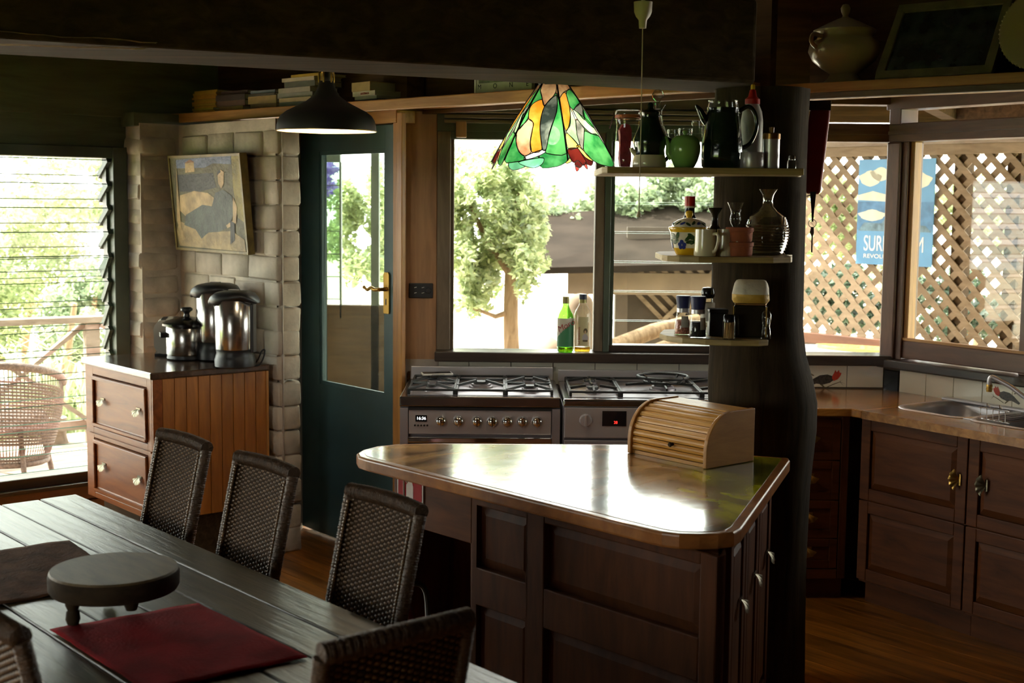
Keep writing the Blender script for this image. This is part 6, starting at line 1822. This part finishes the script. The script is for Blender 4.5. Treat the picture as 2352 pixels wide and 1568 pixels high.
# ------------------------------------------------------------------ outdoors
M['paving'] = plain('pale paving', srgb(214, 204, 186), .9, var=.1, vscale=1.2); M['grass'] = plain('sunny lawn', srgb(120, 140, 60), .9, var=.3, vscale=2)
M['deck'] = wood('grey deck boards', srgb(150, 132, 118), srgb(196, 178, 162), .7, (1.2, 10, 10), 2, 0, .2, .1)
M['rail'] = wood('weathered rail timber', srgb(120, 104, 92), srgb(160, 144, 130), .8, (2, 8, 8), 2.5, 0, .3)
M['lattice'] = wood('tan lattice slat', srgb(116, 98, 78), srgb(146, 126, 104), .7, (2, 8, 8), 2.5, 0, .2)
g = MB().prism([(-40, 6.2), (40, 6.2), (40, 60), (-40, 60)], -.6, -.36); tag(g.build('ground', M['paving']), kind='structure')
g2 = MB().prism([(-60, -40), (60, -40), (60, 6.2), (-60, 6.2)], -.6, -.36); tag(g2.build('ground_front', M['grass']), kind='structure')
dk_ = thing('deck_floor', LW, LWD, kind='structure')
MB().box(-6, 1.6, .14, 3.1, -.30, -.09).build('deck_frame', M['rail'], dk_)
for i in range(26):
    MB().box(-6, 1.6, .14 + i * .113, .14 + i * .113 + .107, -.09, -.062).build('deck_board', M['deck'], dk_)
ra = on_y(212, 860, 9.9); RD = 33.0
rl = thing('deck_railing', (ra.x, ra.y, -.062), RD, 'weathered timber deck railing with crossed braces', 'railing')
for x in (-2.0, -1.0, .0, 1.6): MB().box(x - .05, x + .05, -.05, .05, -.2, .90).build('post', M['rail'], rl, bevel=.004)
MB().box(-4, 2.4, -.07, .07, .90, .945).build('top_rail', M['rail'], rl, bevel=.004); MB().box(-4, 2.4, -.03, .03, .11, .18).build('bottom_rail', M['rail'], rl, bevel=.004)
for x0, x1 in ((-1.0, .0), (-2.0, -1.0), (0, 1.6)):
    MB().bar((x0 + .05, .035, .18), (x1 - .05, .035, .88), .03, .07, (0, 1, 0)).build('brace', M['rail'], rl); MB().bar((x0 + .05, -.035, .88), (x1 - .05, -.035, .18), .03, .07, (0, 1, 0)).build('brace', M['rail'], rl)
sp2 = on_z(146, 1006, -.062)
stp = thing('log_stool', (sp2.x, sp2.y - .2, -.061), 0, 'short sawn log stool on the sunny deck', 'stool')
MB().lathe([(.10, 0), (.088, .05), (.084, .12), (.09, .185), (.088, .19)], 24).build('bark', M['rail'], stp, 50); MB().lathe([(0, .191), (.088, .19)], 24).build('sawn_top', M['paving'], stp)

# cane armchair outside
M['cane'] = plain('brown cane', srgb(116, 92, 82), .5, var=.3, vscale=60, bump=.6, bscale=140)
ac_p = on_z(18, 1090, -.062)
ac = thing('cane_armchair', (ac_p.x, ac_p.y, -.061), 0, 'brown cane armchair on the deck beyond the louvres', 'chair')
def shell_pt(a, t):
    R_ = .25 + .11 * t + .03 * math.sin(math.pi * t)
    return Vector((R_ * math.sin(a), -R_ * math.cos(a) * .9, .10 + (.66 - .16 * (a / 1.9) ** 2) * t))
cn = MB(); NA, NT = 56, 30
for i in range(NA):
    a = -1.9 + 3.8 * i / (NA - 1)
    cn.tube([shell_pt(a, t / 12) for t in range(13)], .0035, 4)
for j_ in range(NT):
    t = (j_ + .5) / NT
    if .10 < t < .2 or .88 < t: continue
    cn.tube([shell_pt(-1.9 + 3.8 * i / 40, t) for i in range(41)], .009, 4)
cn.build('woven_shell', M['cane'], ac, 60, kind='stuff')
MB().tube([shell_pt(-1.9 + 3.8 * i / 40, 1.0) for i in range(41)], .028, 8).build('rolled_rim', M['cane'], ac, 60)
MB().tube([shell_pt(-1.9 + 3.8 * i / 40, 0.0) for i in range(41)], .02, 8).build('base_hoop', M['cane'], ac, 60)
MB().lathe([(0, .34), (.25, .34), (.26, .37), (.25, .40), (0, .40)], 28).build('seat', M['cane'], ac, 50)
for a in (-.7, .7, -2.2, 2.2):
    MB().tube([(.22 * math.sin(a), -.2 * math.cos(a), .36), (.29 * math.sin(a), -.27 * math.cos(a), 0)], .018, 8).build('leg', M['cane'], ac, 60)

# foliage
def leaf_cloud(blobs, n, size, seed, flat=.6):
    r = random.Random(seed); m = MB(); tot = sum(b[3] * b[4] * b[5] for b in blobs)
    vs, fs = [], []
    clumps = []
    for b in blobs:
        for _ in range(14):
            while True:
                x, y, z_ = r.uniform(-1, 1), r.uniform(-1, 1), r.uniform(-1, 1)
                if .15 < x * x + y * y + z_ * z_ < 1: break
            q = r.uniform(.26, .46)
            clumps.append((b[0] + x * b[3] * .8, b[1] + y * b[4] * .8, b[2] + z_ * b[5] * .8, b[3] * q, b[4] * q, b[5] * q))
    blobs = clumps; tot = sum(b[3] * b[4] * b[5] for b in blobs)
    for b in blobs:
        for _ in range(int(n * b[3] * b[4] * b[5] / tot)):
            while True:
                x, y, z_ = r.uniform(-1, 1), r.uniform(-1, 1), r.uniform(-1, 1)
                d = x * x + y * y + z_ * z_
                if d < 1 and r.random() < .25 + .75 * d: break
            c = Vector((b[0] + x * b[3], b[1] + y * b[4], b[2] + z_ * b[5]))
            d1 = Vector((r.gauss(0, 1), r.gauss(0, 1), r.gauss(0, flat) - .35)).normalized(); d2 = d1.cross(Vector((r.gauss(0, 1), r.gauss(0, 1), r.gauss(0, 1)))).normalized()
            s = size * r.uniform(.6, 1.3); n0 = len(vs)
            vs += [c - d1 * s, c + d2 * s * .42 - d1 * s * .15, c + d1 * s, c - d2 * s * .42 - d1 * s * .15]; fs.append((n0, n0 + 1, n0 + 2, n0 + 3))
    m.v = [tuple(v) for v in vs]; m.f = fs; m.m = [0] * len(fs)
    return m
def leaf_obj(name, m, mat, parent):
    me = bpy.data.meshes.new(name); me.from_pydata(m.v, [], m.f); me.materials.append(mat); me.update()
    o = bpy.data.objects.new(name, me); COL.objects.link(o); o.parent = parent; o['kind'] = 'stuff'
    return o
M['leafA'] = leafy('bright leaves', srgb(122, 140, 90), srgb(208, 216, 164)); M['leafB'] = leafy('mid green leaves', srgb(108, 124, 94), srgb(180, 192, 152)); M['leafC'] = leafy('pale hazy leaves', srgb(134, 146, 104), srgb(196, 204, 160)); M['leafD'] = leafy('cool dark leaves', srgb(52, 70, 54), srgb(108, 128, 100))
M['bark'] = wood('tree bark', srgb(120, 96, 74), srgb(170, 144, 114), .85, (8, 8, 1.5), 3, 0, .6); M['flower'] = leafy('violet blossom', srgb(110, 80, 190), srgb(170, 140, 230))
def tree(name, label, base, trunk, blobs_px, n, size, mat, seed, cat='tree', group=None, Y=None):
    """blobs given as (px, py, depth, half width px, half depth m, half height px)"""
    b = Vector(base); t = thing(name, b, 0, label, cat, group)
    blobs = []
    for (px, py, y, hw_, hd, hh_) in blobs_px:
        p = on_y(px, py, y) - b; kk = y / FPX; blobs.append((p.x, p.y, p.z, hw_ * kk, hd, hh_ * kk))
    leaf_obj('foliage', leaf_cloud(blobs, n, size, seed), M[mat], t)
    if trunk:
        tr = MB()
        for pts, rads in trunk: tr.tube(pts, rads, 10)
        tr.build('trunk', M['bark'], t, 60)
    return t
# tree before the big pane
Yt = 9.6; bt = on_y(1176, 800, Yt); bt.z = -.36
h_ = on_y(1172, 640, Yt).z + .36
tree('garden_tree', 'leafy garden tree with bare trunk right outside the big window', bt, [([(0, 0, 0), (.01, 0, h_ * .5), (-.01, 0, h_ * .8), (.0, .02, h_ + .2), (.06, .05, h_ + .7)], [.075, .062, .056, .05, .02]), ([(-.01, 0, h_ * .85), (-.12, -.05, h_ * .83), (-.28, -.1, h_ * .87)], [.025, .018, .01]), ([(0, 0, h_), (-.2, 0, h_ + .3), (-.35, 0, h_ + .6)], [.03, .02, .01])],
     [(1085, 600, Yt, 55, .4, 100), (1075, 470, Yt, 45, .35, 70), (1160, 540, Yt, 80, .45, 110), (1205, 610, Yt - .2, 42, .3, 75), (1140, 400, Yt, 75, .4, 60), (1220, 480, Yt, 50, .4, 70), (1060, 680, Yt, 30, .25, 40), (1230, 560, Yt + .3, 45, .3, 60), (1100, 700, Yt, 40, .25, 30), (1050, 540, Yt, 40, .3, 120), (1045, 420, Yt + .4, 40, .3, 50), (1060, 350, Yt + .5, 40, .3, 30), (1180, 440, Yt + .4, 70, .3, 60), (1110, 640, Yt + .3, 60, .3, 60)], 15000, .031, 'leafA', 1)
hb = on_y(1440, 800, 12.2); hb.z = -.36
tree('climbing_hedge', 'dense climbing hedge over the shed roof', hb, [([(-.4, .3, 0), (-.4, .2, 1.6)], [.08, .05])],
     [(1270, 500, 12.2, 60, .5, 70), (1330, 520, 12.0, 50, .4, 45), (1370, 480, 12.2, 70, .5, 60), (1450, 480, 12.0, 80, .5, 65), (1540, 460, 12.0, 90, .5, 75), (1620, 450, 12.0, 80, .5, 80), (1700, 430, 12, 80, .5, 90)], 17000, .038, 'leafB', 2, 'hedge')
# beyond the louvres
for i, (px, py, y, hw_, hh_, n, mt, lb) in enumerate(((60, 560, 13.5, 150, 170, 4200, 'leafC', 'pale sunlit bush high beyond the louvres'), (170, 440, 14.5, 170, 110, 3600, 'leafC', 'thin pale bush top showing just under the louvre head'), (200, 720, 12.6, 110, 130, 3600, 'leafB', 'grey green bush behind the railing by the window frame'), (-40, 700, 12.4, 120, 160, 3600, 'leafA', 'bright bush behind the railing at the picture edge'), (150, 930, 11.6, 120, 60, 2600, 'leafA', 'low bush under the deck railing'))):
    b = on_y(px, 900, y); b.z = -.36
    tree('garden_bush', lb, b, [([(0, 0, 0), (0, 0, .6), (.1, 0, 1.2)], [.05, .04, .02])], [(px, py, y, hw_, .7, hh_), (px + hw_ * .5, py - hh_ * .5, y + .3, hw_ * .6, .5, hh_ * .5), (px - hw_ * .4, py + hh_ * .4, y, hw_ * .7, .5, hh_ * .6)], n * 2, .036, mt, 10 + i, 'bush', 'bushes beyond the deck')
gb = on_y(130, 950, 10.9); gb.z = -.36
gt = thing('flax_plant', gb, 0, 'strappy pale flax plant behind the log stool', 'plant')
fx = MB(); r_ = random.Random(6)
for i in range(130):
    a, l_ = r_.uniform(0, 6.28), r_.uniform(.7, 1.25); c0 = Vector((r_.uniform(-.7, .7), r_.uniform(-.25, .25), 0)); o_ = Vector((math.cos(a), math.sin(a), 0)); s_ = Vector((-math.sin(a), math.cos(a), 0)) * .014
    p1, p2 = c0 + o_ * l_ * .22 + Vector((0, 0, l_ * .7)), c0 + o_ * l_ * .6 + Vector((0, 0, l_ * .85))
    fx.add([c0 - s_, c0 + s_, p1 - s_, p1 + s_, p2], [(0, 1, 3, 2), (2, 3, 4)])
leaf_obj('leaves', fx, M['leafC'], gt)
# beyond the door and lattice
db = on_y(800, 800, 11.5); db.z = -.36
tree('garden_bush', 'green bush seen through the door glass', db, [([(0, 0, 0), (0, 0, 1.2)], [.05, .02])], [(770, 480, 11.5, 60, .5, 110), (820, 620, 11.2, 70, .5, 70), (880, 480, 11.6, 40, .5, 130)], 5200, .036, 'leafA', 21, 'bush', 'bushes beyond the deck')
db = on_y(748, 800, 10.6); db.z = -.36
tree('flowering_shrub', 'violet flowering shrub beyond the door glass', db, [([(0, 0, 0), (0, 0, 1.5)], [.03, .015])], [(755, 385, 10.6, 28, .2, 16), (748, 430, 10.6, 20, .2, 30)], 240, .035, 'flower', 22, 'shrub')
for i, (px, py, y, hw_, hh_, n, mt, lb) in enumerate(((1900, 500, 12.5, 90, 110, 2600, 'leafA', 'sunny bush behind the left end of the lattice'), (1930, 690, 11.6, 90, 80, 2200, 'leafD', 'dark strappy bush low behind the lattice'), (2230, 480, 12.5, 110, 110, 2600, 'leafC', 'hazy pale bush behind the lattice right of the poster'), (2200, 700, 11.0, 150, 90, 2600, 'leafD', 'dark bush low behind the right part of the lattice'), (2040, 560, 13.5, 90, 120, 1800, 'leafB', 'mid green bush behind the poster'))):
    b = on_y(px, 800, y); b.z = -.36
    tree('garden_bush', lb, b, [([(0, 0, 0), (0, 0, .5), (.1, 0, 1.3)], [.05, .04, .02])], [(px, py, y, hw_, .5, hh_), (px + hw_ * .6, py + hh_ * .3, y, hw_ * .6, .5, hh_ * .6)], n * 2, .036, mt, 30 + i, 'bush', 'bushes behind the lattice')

# lattice screen with its poster
LT = Vector((2.8, 8.5, 0))
lt = thing('lattice_screen', LT, UD, 'diagonal timber lattice screen along the verandah', 'lattice')
xa, xb, za, zb_ = -1.95, 1.15, .87, 2.085
per = .128; sw = .040
def clip_seg(x0, sgn):
    # line x = x0 + sgn*(z-za)
    pts = []
    for z_ in (za, zb_): pts.append((x0 + sgn * (z_ - za), z_))
    (x1, z1_), (x2, z2_) = pts
    out = []
    for (xx, zz) in pts:
        out.append([xx, zz])
    for lim, side in ((xa, -1), (xb, 1)):
        for e in (0, 1):
            o_ = out[1 - e]
            if (out[e][0] - lim) * side > 0:
                if (o_[0] - lim) * side > 0: return None
                t = (lim - o_[0]) / (out[e][0] - o_[0]); out[e] = [lim, o_[1] + (out[e][1] - o_[1]) * t]
    return out
for sgn, y_ in ((-1, 0.0), (1, .010)):
    x = xa - (zb_ - za) if sgn > 0 else xa
    x_end = xb + ((zb_ - za) if sgn < 0 else 0)
    while x < x_end:
        s_ = clip_seg(x, sgn)
        if s_ and abs(s_[0][1] - s_[1][1]) > .05:
            MB().bar((s_[0][0], y_, s_[0][1]), (s_[1][0], y_, s_[1][1]), .009, sw, (sgn * -.707, 0, .707)).build('slat', M['lattice'], lt)
        x += per
MB().box(xa - .05, xb + .05, -.03, .03, zb_ - .01, zb_ + .055).build('top_rail', M['lattice'], lt, bevel=.003); MB().box(xa - .05, xb + .05, -.045, .03, zb_ + .055, zb_ + .13).build('top_plate', M['rail'], lt, bevel=.003)
MB().box(xa - .05, xb + .05, -.04, .04, za - .07, za).build('bottom_rail', M['redwoodx'], lt, bevel=.003); MB().box(xa - .05, xb + .05, -.01, .03, -.3, za - .07).build('lower_boarding', M['rail'], lt)
for x in (xa - .05, -.02, .34, xb + .05): MB().box(x - .045, x + .045, .02, .10, -.36, zb_ + .13).build('post', M['darkbeam'], lt)
p0 = loc_on(1978, 367, LT, UD); p1 = loc_on(2150, 612, LT, UD)
px0, px1, pz1, pz0 = p0[0], p1[0] - .02, p0[1], p1[1] - .005
po = thing('poster', LT + UX * px0 - VX * .016 + Vector((0, 0, pz0)), UD, 'blue sky and sea poster with white lettering on the lattice', 'poster')
wp, hp = px1 - px0, pz1 - pz0
M['posterblue'] = plain('poster sky blue', srgb(92, 146, 190), .45, var=.1, vscale=4); M['postersea'] = plain('poster sea', srgb(72, 118, 160), .45, var=.25, vscale=18); M['postercloud'] = plain('poster cloud', srgb(214, 208, 188), .5, var=.1, vscale=10); M['posterrock'] = plain('poster grey blue rock', srgb(96, 124, 140), .5, var=.4, vscale=24)
MB().box(0, wp, -.004, .0, 0, hp).build('sheet', M['posterblue'], po)
pm_ = MB()
def blob(cx_, cz, rx, rz, mi, y_):
    pm_.mat(mi).prism([(wp * cx_ + rx * wp * (1 + .12 * math.sin(5 * a)) * math.cos(a), hp * cz + rz * hp * (1 + .12 * math.cos(4 * a)) * math.sin(a)) for a in [2 * math.pi * i / 20 for i in range(20)]], y_ - .0003, y_, 'y')
pm_.mat(1).prism([(0, hp * .33), (wp, hp * .33), (wp, hp * .60), (0, hp * .60)], -.0045, -.004, 'y')
pm_.mat(0).prism([(0, hp * .615), (wp * .45, hp * .60), (wp * .42, hp * .66), (wp * .2, hp * .70), (0, hp * .66)], -.005, -.0045, 'y')
for a_ in ((.16, .82, .15, .07), (.30, .86, .14, .06), (.55, .93, .10, .035), (.8, .80, .16, .07), (.62, .76, .1, .05)): blob(a_[0], a_[1], a_[2], a_[3], 0, -.0042)
blob(.2, .47, .18, .05, 0, -.0048); pm_.mat(2).prism([(wp * .3, hp * .36), (wp * .75, hp * .34), (wp * .62, hp * .58), (wp * .48, hp * .55)], -.0052, -.0047, 'y'); pm_.mat(2).prism([(wp * .02, hp * .32), (wp * .98, hp * .32), (wp * .9, hp * .38), (wp * .1, hp * .40)], -.0053, -.0047, 'y')
pm_.build('printed_picture', [M['postercloud'], M['postersea'], M['posterrock']], po)
M['posterwhite'] = plain('poster white letters', srgb(236, 228, 222), .5)
def fit_text(body, z_, hgt, x0, x1):
    o = text('lettering', body, po, M['posterwhite'], hgt * 1.4, (0, -.0055, z_), (math.radians(90), 0, 0), align='LEFT')
    w_ = max(v.co.x for v in o.data.vertices) - min(v.co.x for v in o.data.vertices); o.scale.x = (x1 - x0) / w_; o.location.x = x0
    return o
fit_text('SURREALISM', hp * .195, hp * .15, wp * .10, wp * .88); fit_text('REVOLUTION', hp * .078, hp * .040, wp * .10, wp * .62); fit_text('..............', hp * .06, hp * .02, wp * .10, wp * .40) if False else None
# outdoor table and board
tc_ = on_y(1935, 790, 8.2)
ot = thing('outdoor_table', (tc_.x, 8.15, -.36), UD, 'pale topped outdoor table beyond the sink window', 'table')
MB().lathe([(0, 1.19), (.42, 1.19), (.43, 1.205), (.42, 1.22), (0, 1.22)], 40, sx=1.25, sy=1.0).build('table_top', plain('pale lilac laminate', srgb(206, 200, 208), .25, coat=.3), ot, 40)
for x, y_ in ((-.3, -.2), (.3, -.2), (-.3, .2), (.3, .2)): MB().bar((x, y_, 0), (x * .9, y_ * .9, 1.19), .05, .05, (0, 1, 0)).build('leg', M['rail'], ot)
yb = thing('varnished_board', (tc_.x + .23, 8.22, .8605), -38, 'yellow varnished timber board lying on the outdoor table', 'board')
MB().prism([(.38 * math.cos(a) * (1 if math.cos(a) > 0 else 1.1), .12 * math.sin(a)) for a in [2 * math.pi * i / 32 for i in range(32)]], 0, .022).build('board_body', plain('yellow varnish', srgb(206, 166, 84), .2, coat=.6), yb, bevel=.006)

# shed behind the tree
sh_ = on_y(1440, 700, 11.0)
sd = thing('garden_shed', (sh_.x, 11.0, -.36), 0, 'brown garden shed with a low tan roof behind the tree', 'shed')
kz = 11.0 / FPX
def sx(px): return spot(px, 11.0, 1.3).x - sh_.x
zr = on_y(1400, 590, 11.0).z + .36
M['shedroof'] = plain('tan roof underside', srgb(118, 100, 80), .8, var=.2, vscale=3); M['shedwall'] = plain('brown shed wall', srgb(78, 66, 54), .85, var=.2, vscale=4); M['tarp'] = plain('grey roof sheet', srgb(44, 37, 31), .9, var=.25, vscale=3, spec=.05)
zl_ = on_y(1240, 612, 10.4).z + .36; zh_ = on_y(1400, 508, 11.9).z + .36
MB().add([(sx(1225), -.6, zl_ - .06), (sx(1720), -.6, zl_ + .0), (sx(1720), .9, zh_ + .12), (sx(1255), .9, zh_), (sx(1225), -.6, zl_ - .01), (sx(1720), -.6, zl_ + .05), (sx(1720), .9, zh_ + .18), (sx(1255), .9, zh_ + .06)],
         [(3, 2, 1, 0), (4, 5, 6, 7), (0, 1, 5, 4), (1, 2, 6, 5), (2, 3, 7, 6), (3, 0, 4, 7)]).build('roof', M['tarp'], sd)
MB().box(sx(1300), sx(1720), -.45, -.38, zl_ - .22, zl_ - .05).build('fascia', M['shedroof'], sd)
MB().box(sx(1412), sx(1440), -.15, .0, 0, zl_ - .05).build('post', M['shedwall'], sd); MB().box(sx(1440), sx(1720), .0, .06, 0, zl_ + .3).build('wall_panel', M['shedwall'], sd); MB().box(sx(1720) - .1, sx(1720), -.15, 0, 0, zl_ - .05).build('post', M['shedwall'], sd)
for sg in (-1, 1):
    for i in range(9):
        xx = sx(1525) + .10 * i; za_, zb2 = on_y(1580, 735, 11.0).z + .36, on_y(1580, 608, 11.0).z + .36
        MB().bar((xx if sg > 0 else xx + .4 * 0, -.03 - .012 * sg, za_), (xx + sg * (zb2 - za_), -.03 - .012 * sg, zb2), .01, .035, (-sg * .7, 0, .7)).build('slat', M['lattice'], sd)
for i, (x0, y0, x1, y1, r_, lb) in enumerate(((1395, 800, 1600, 735, .055, 'thick sawn log lying in the sun below the shed'), (1460, 820, 1660, 755, .04, 'thinner log lying in front of the thick one'))):
    a, b = on_y(x0, y0, 9.4), on_y(x1, y1, 10.2)
    lg = thing('fallen_log', (a + b) / 2, 0, lb, 'log')
    MB().tube([a - (a + b) / 2, (b - a) * .0 + Vector((0, 0, .02)), b - (a + b) / 2], [r_, r_ * 1.05, r_ * .9], 12).build('log_body', M['bark'], lg, 50)
    for t in (.2, .8):
        q = a.lerp(b, t) - (a + b) / 2; MB().bar(q - Vector((0, 0, r_)), Vector((q.x, q.y, -(a.z + b.z) / 2 - .36)), .08, .08, (0, 1, 0)).build('trestle', M['bark'], lg)
gp_ = spot(1327, 8.4, 0); ztp = on_y(1327, 673, 8.4).z
gp = thing('garden_bollard', (gp_.x, 8.4, -.36), 0, 'round topped tan timber bollard outside behind the oil bottles', 'post')
MB().lathe([(.085, 0), (.08, ztp + .36 - .08), (.072, ztp + .36 - .035), (.045, ztp + .36 - .008), (0, ztp + .36)], 24).build('bollard_body', M['shedroof'], gp, 60)
gb_ = spot(1262, 8.6, 0)
bl = thing('boulder', (gb_.x, 8.6, -.36), 0, 'tan boulder outside left of the oil bottles', 'boulder')
bo_ = MB(); zt2 = on_y(1265, 772, 8.6).z + .36
bo_.lathe([(.30, 0), (.30, zt2 * .4), (.24, zt2 * .75), (.12, zt2 * .95), (0, zt2)], 14, sx=.7); bo_.build('rock', M['shedroof'], bl, 60)

# low verandah wall, screen and post beyond the door
vs_ = thing('wall_verandah', (0, 8.6, 0), 0, kind='structure')
def vx(px): return spot(px, 8.6, 1.3).x
MB().box(vx(640), vx(905), 0, .1, -.36, on_y(830, 702, 8.6).z).build('low_wall', M['darkbeam'], vs_)
MB().box(vx(852), vx(870), 0, .08, -.36, 2.4).build('post', M['greenframe'], vs_)
w6 = thing('window_6', (0, 8.6, 0), 0, kind='structure')
zt_ = on_y(750, 372, 8.6).z
MB().box(vx(690), vx(737), 0, .06, 1.0, 2.4).build('jamb', M['greenframe'], w6); MB().box(vx(690), vx(782), 0, .06, zt_, 2.4).build('head_rail', M['greenframe'], w6); MB().box(vx(780), vx(784), 0, .06, 1.0, zt_).build('jamb', M['greenframe'], w6)
M['tinted'] = clear_glass('tinted louvre glass', (.55, .66, .55, 1), 1.0)
lp6 = MB(); lp6.box(vx(737), vx(780), 0, .005, -.145, 0)
me6 = lp6.mesh('louvre_pane', M['tinted'])
for i in range(7):
    if zt_ - .145 * i < 1.2: break
    share('louvre_pane', me6, w6, (0, .03, zt_ - .145 * i))
    share('blade_clip', MB().box(vx(737), vx(780), -.004, .008, -.148, -.143).mesh('blade_clip', M['greenframe']), w6, (0, .03, zt_ - .145 * i))

# eaves added out of view to block the sun, and verandah lining
ev = thing('roof_eaves', (0, 0, 0), 0, kind='structure')
MB().box(-.75, 1.15, WY + .12, WY + 1.1, 2.42, 2.5).build('added_eave', M['amberx'], ev)
a_, b_ = LW - VX * 5.8, LW + VX * .6
o_ = -UX
MB().prism([(p.x, p.y) for p in (a_ + o_ * .1, b_ + o_ * .1, b_ + o_ * 1.5, a_ + o_ * 1.5)], 2.45, 2.55).build('added_eave', M['greenboard'], ev)
q0, q1 = C0 + RN * .11, C0 + RX * 3 + RN * .11
ln = MB(); u_ = RN * 1.2
ln.add([Vector((1.15, WY + .12, 2.42)), Vector((1.15, WY + 1.6, 2.34)), C0 + Vector((.75, 1.5, 2.34)), C0 + Vector((.06, .10, 2.42)), Vector((1.15, WY + .12, 2.5)), Vector((1.15, WY + 1.6, 2.42)), C0 + Vector((.75, 1.5, 2.42)), C0 + Vector((.06, .10, 2.5))],
       [(0, 1, 2, 3), (7, 6, 5, 4), (0, 4, 5, 1), (1, 5, 6, 2), (2, 6, 7, 3), (3, 7, 4, 0)]).build('eave_lining', M['amberx'], ev)
MB().prism([(p.x, p.y) for p in (C0 + Vector((.75, 1.5, 0)), q1 + RN * 1.35, LT + UX * 1.6 + VX * .25, LT - UX * 2.0 + VX * .25, Vector((.9, WY + 1.6, 0)))], 2.45, 2.5).build('verandah_roof', M['shedroof'], ev)
ln = MB(); P_ = [q0, q1, q1 + RN * 1.35, C0 + Vector((.75, 1.5, 0))]
ln.add([Vector((p.x, p.y, 2.42 if i < 2 else 2.34)) for i, p in enumerate(P_)] + [Vector((p.x, p.y, 2.5 if i < 2 else 2.42)) for i, p in enumerate(P_)], [(0, 1, 2, 3), (7, 6, 5, 4), (0, 4, 5, 1), (1, 5, 6, 2), (2, 6, 7, 3), (3, 7, 4, 0)]).build('eave_lining', M['amberx'], ev)
MB().bar((1.1, WY + 1.6, 2.285), tuple(C0 + Vector((.75, 1.5, 2.285))), .07, .10).build('fascia_beam', M['darkbeam'], ev); MB().bar(tuple(C0 + Vector((.75, 1.5, 2.285))), tuple(q1 + RN * 1.35 + Vector((0, 0, 2.285))), .07, .10).build('fascia_beam', M['darkbeam'], ev)
MB().bar(tuple(C0 + Vector((.0, .1, 2.36))), tuple(C0 + Vector((.75, 1.5, 2.30))), .08, .10).build('rafter', M['darkbeam'], ev)
# ------------------------------------------------------------------ portals guide the sky's own light through the openings
def portal(p, deg, w, h):
    d = bpy.data.lights.new('window_portal', 'AREA'); d.shape = 'RECTANGLE'; d.size = w; d.size_y = h
    d.cycles.is_portal = True
    o = bpy.data.objects.new('window_portal', d); COL.objects.link(o)
    n = head(deg - 90)                                   # points indoors
    o.location = p; o.rotation_euler = n.to_track_quat('-Z', 'Z').to_euler()
portal(Vector((.05, WY + .15, 1.55)), 0, .75, 1.05); portal(Vector((.75, WY + .15, 1.55)), 0, .65, 1.05); portal(Vector((1.5, WY + .15, 1.6)), 0, .6, 1.25)
portal(C0 + RX * .95 + RN * .16 + Vector((0, 0, 1.6)), RW, 1.8, 1.25)
portal(LW - VX * 1.02 - UX * .18 + Vector((0, 0, 1.12)), LWD, 2.0, 1.75)
portal(D0 + UX * .5 + VX * .12 + Vector((0, 0, 1.4)), UD, .62, 1.25)
portal(LW - VX * 3.85 - UX * .14 + Vector((0, 0, 1.15)), LWD, 2.9, 1.7)
_d = (L3 - L2).normalized()
portal(L2 + _d * 4.9 + Vector((_d.y, -_d.x, 0)) * .12 + Vector((0, 0, 1.475)), math.degrees(math.atan2(_d.y, _d.x)) + 180, 1.8, 1.15)
